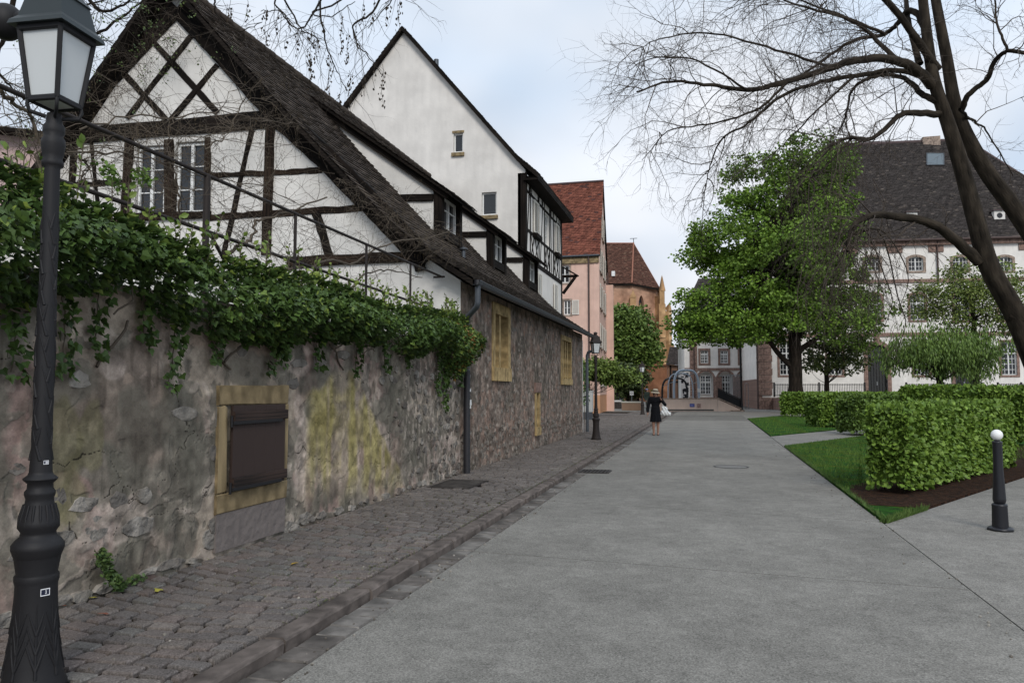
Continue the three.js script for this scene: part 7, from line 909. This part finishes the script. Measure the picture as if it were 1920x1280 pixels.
  { const c = onGround(1283, 766), H = atDepth(1283, 697, -c.z * .9686 + 1).y, t = thing('patterned_column', 'tall black and white patterned column behind the arches', 'column', [c.x, 0, c.z - 4]); const z = c.z - 4, cv = document.createElement('canvas'); cv.width = 64; cv.height = 256; const g = cv.getContext('2d'); g.fillStyle = '#cfcac6'; g.fillRect(0, 0, 64, 256); g.fillStyle = '#17151a'; const R = mulberry(4); for (let i = 0; i < 26; i++) g.fillRect(R() * 44, R() * 236, 8 + R() * 22, 6 + R() * 18); const tx = new THREE.CanvasTexture(cv); tx.colorSpace = THREE.SRGBColorSpace; const w = .72; finish(new THREE.BoxGeometry(w, H, .3).translate(c.x, H / 2, z), 'shaft', mat('pattern', [1, 1, 1], .7, { map: tx }), t); new MB().box(c.x, .1, z, w + .2, .2, .5).build('foot', M.iron, t); }
  { const c = onGround(1391.5, 771), t = thing('dark_pole', 'slim dark metal pole standing at the foot of the ramp', 'pole', [c.x, 0, c.z]), H = atDepth(1389, 610, 60).y; new MB().tube([V(c.x, 0, c.z), V(c.x - .05, H, c.z)], .075, 8, null, true).build('shaft', M.iron, t); new MB().lathe([[.22, 0], [.2, .06], [.1, .16], [.09, .6]], c.x, 0, c.z, 10).build('base', M.iron, t); new MB().box(c.x - .35, .05, c.z + .1, 1.1, .1, .5).build('foot_slab', M.paleStone, t); }
  { const c = onGround(1401, 766), t = thing('bike_hoop', 'tall thin metal hoop beside the return wall', 'hoop', [c.x, 0, c.z]), pts = []; for (let i = 0; i <= 14; i++) { const a = Math.PI * (1 - i / 14); pts.push(V(c.x + Math.cos(a) * .14, i === 0 || i === 14 ? 0 : 2.1 + Math.sin(a) * .14, c.z)); } new MB().tube([V(c.x - .14, 0, c.z), ...pts.slice(1, -1), V(c.x + .14, 0, c.z)], .025, 6).build('hoop', M.steel, t); new MB().box(c.x, .01, c.z, .45, .03, .2).build('foot', M.iron, t); }
  { const A = atDepth(1364, 731, 71).setY(0), B = atDepth(1391, 731, 71).setY(0), t = thing('grey_gate', 'grey metal bar gate between the ramp and the arcade', 'gate', [(A.x + B.x) / 2, 0, A.z]), h = atDepth(1370, 702, 71).y, n = 15; for (let i = 0; i <= n; i++) new MB().box(lerp(A.x, B.x, i / n), h / 2, lerp(A.z, B.z, i / n), .03, h, .03).build('bar', M.steel, t); for (const y of [.9, h - .05]) new MB().bar(A.clone().setY(y), B.clone().setY(y), .05, .05).build('rail', M.steel, t); }
  { const c = onGround(1443, 766), t = thing('fire_hydrant', 'small red fire hydrant beside the hedge corner', 'hydrant', [c.x, 0, c.z]), m = mat('hydrantRed', [.42, .05, .025], .5); new MB().lathe([[0, 0], [.17, 0], [.17, .06], [.11, .08], [.11, .55], [.14, .57], [.14, .62], [.1, .72], [.03, .78], [0, .78]], c.x, 0, c.z, 14).build('barrel', m, t); new MB().tube([V(c.x - .2, .42, c.z), V(c.x + .2, .42, c.z)], .06, 8, null, true).build('outlets', m, t); new MB().tube([V(c.x, .76, c.z), V(c.x, .84, c.z)], .03, 6, null, true).build('valve', M.steel, t); }
  { const c = onGround(1432, 765), R = mulberry(2), t = thing('pale_boulder', 'pale boulder lying at the corner of the white building', 'boulder', [c.x, 0, c.z]), g = new THREE.IcosahedronGeometry(.55, 2), p = g.attributes.position; for (let i = 0; i < p.count; i++) { const k = .8 + .45 * fbm3(p.getX(i) * 2 + 5, p.getY(i) * 2, p.getZ(i) * 2, 3, 8); p.setXYZ(i, p.getX(i) * k * 1.2, p.getY(i) * k * .6, p.getZ(i) * k); } g.computeVertexNormals(); new MB().geo(g, new THREE.Matrix4().makeTranslation(c.x, .22, c.z)).build('stone', mat('boulder', [.5, .38, .27], .95, { map: T.stone, bumpMap: T.stoneB, bumpScale: .02 }), t); }
  // left: tan wall, white barrier, sign, mast, car
  { const A = onGround(1166, 769), B = onGround(1207, 769), t = thing('tan_wall', 'low tan wall with a pale coping left of the far street lamp', 'wall', [(A.x + B.x) / 2, 0, A.z]), y = atDepth(1185, 755.5, 61).y; new MB().box((A.x + B.x) / 2, y / 2, A.z - .2, B.x - A.x, y, .4).build('wall', mat('tan', [.36, .25, .18], .9, { map: T.plaster }), t); new MB().box((A.x + B.x) / 2, y + .05, A.z - .2, B.x - A.x + .1, .1, .5).build('coping', mat('coping2', [.55, .55, .48], .9), t); }
  { const A = onGround(1128, 766), B = onGround(1166, 766), t = thing('white_barrier', 'dark low wall with a white top rail beside the pink house', 'barrier', [(A.x + B.x) / 2, 0, A.z]); new MB().box((A.x + B.x) / 2, .3, A.z - .15, B.x - A.x, .6, .3).build('wall', mat('darkConcrete', [.1, .09, .085], .9, { map: T.stone }), t); new MB().box((A.x + B.x) / 2, .68, A.z - .15, B.x - A.x, .14, .36).build('top_rail', M.whitePaint, t); for (const u of [.75, .82, .9]) new MB().box(lerp(A.x, B.x, u), 1.0, A.z - .15, .04, .7, .04).build('post', M.iron, t); }
  { const c = atDepth(1184.5, 731, 70).setY(0), y = atDepth(1184.5, 737, 70).y, t = thing('square_sign', 'square white sign on a short post under the spreading tree', 'sign', [c.x, 0, c.z]); new MB().tube([V(c.x, 0, c.z - .04), V(c.x, y, c.z - .04)], .03, 6).build('post', M.steel, t); new MB().box(c.x, y, c.z, .34, .36, .025).build('plate', M.whitePaint, t); new MB().geo(new THREE.RingGeometry(.06, .1, 18), new THREE.Matrix4().makeTranslation(c.x, y, c.z + .015)).build('symbol', M.iron, t); }
  { const c = atDepth(1143.5, 731, 80).setY(0), H = atDepth(1143, 630, 80).y, t = thing('light_mast', 'slim pale mast with small spotlights in front of the green tree', 'mast', [c.x, 0, c.z]); new MB().tube([c, c.clone().setY(H)], .05, 8, null, true).build('pole', M.steel, t); for (const [i, y] of [[0, H - 2.2], [1, H - 2.7], [2, H - 3.3]]) new MB().tube([V(c.x + .05, y, c.z), V(c.x + (i % 2 ? -.3 : .3), y + .1, c.z + .12)], .1, 8, null, true).build('spotlight', M.whitePaint, t); }
  { const c = atDepth(1153, 731, 76).setY(0), t = thing('parked_car', 'pale silver-blue car parked under the trees beside the pink house', 'car', [c.x, 0, c.z]); t.off = ZERO; t.rotation.y = .1; const paint = mat('carPaint', [.42, .47, .54], .3, { metalness: .5 }), side = [[-2.0, .35], [2.0, .35], [2.05, .6], [1.95, .78], [1.0, .98], [.25, 1.42], [-1.0, 1.46], [-1.8, 1.05], [-2.05, .95]], sh = new THREE.Shape(side.map(q => new THREE.Vector2(...q))); new MB().geo(new THREE.ExtrudeGeometry(sh, { depth: 1.5, bevelEnabled: true, bevelSize: .1, bevelThickness: .12, bevelSegments: 3 }), new THREE.Matrix4().makeRotationY(-Math.PI / 2).setPosition(.75, 0, 0)).build('body', paint, t);
    new MB().quad(V(-.68, 1.02, 1.09), V(.68, 1.02, 1.09), V(.6, 1.42, .38), V(-.6, 1.42, .38)).build('windscreen', M.glass, t); for (const x of [-.62, .62]) { new MB().box(x, .72, 2.1, .34, .14, .1).build('headlight', M.frost, t); for (const z of [-1.25, 1.25]) { const w = new MB(); w.geo(new THREE.CylinderGeometry(.32, .32, .2, 20).rotateZ(Math.PI / 2), new THREE.Matrix4().makeTranslation(x * 1.35, .32, z)); const o = w.build('wheel', mat('tyre' + x + z, [.015, .015, .016], .9), t); new MB().geo(new THREE.CylinderGeometry(.2, .2, .215, 14).rotateZ(Math.PI / 2), new THREE.Matrix4().makeTranslation(x * 1.35, .32, z)).build('rim', M.steel, o); } } new MB().box(0, .55, 2.16, .9, .16, .06).build('grille', M.iron, t); new MB().box(0, .42, 2.17, .5, .11, .05).build('licence_plate', M.whitePaint, t); }
}
renderer.render(scene, camera);
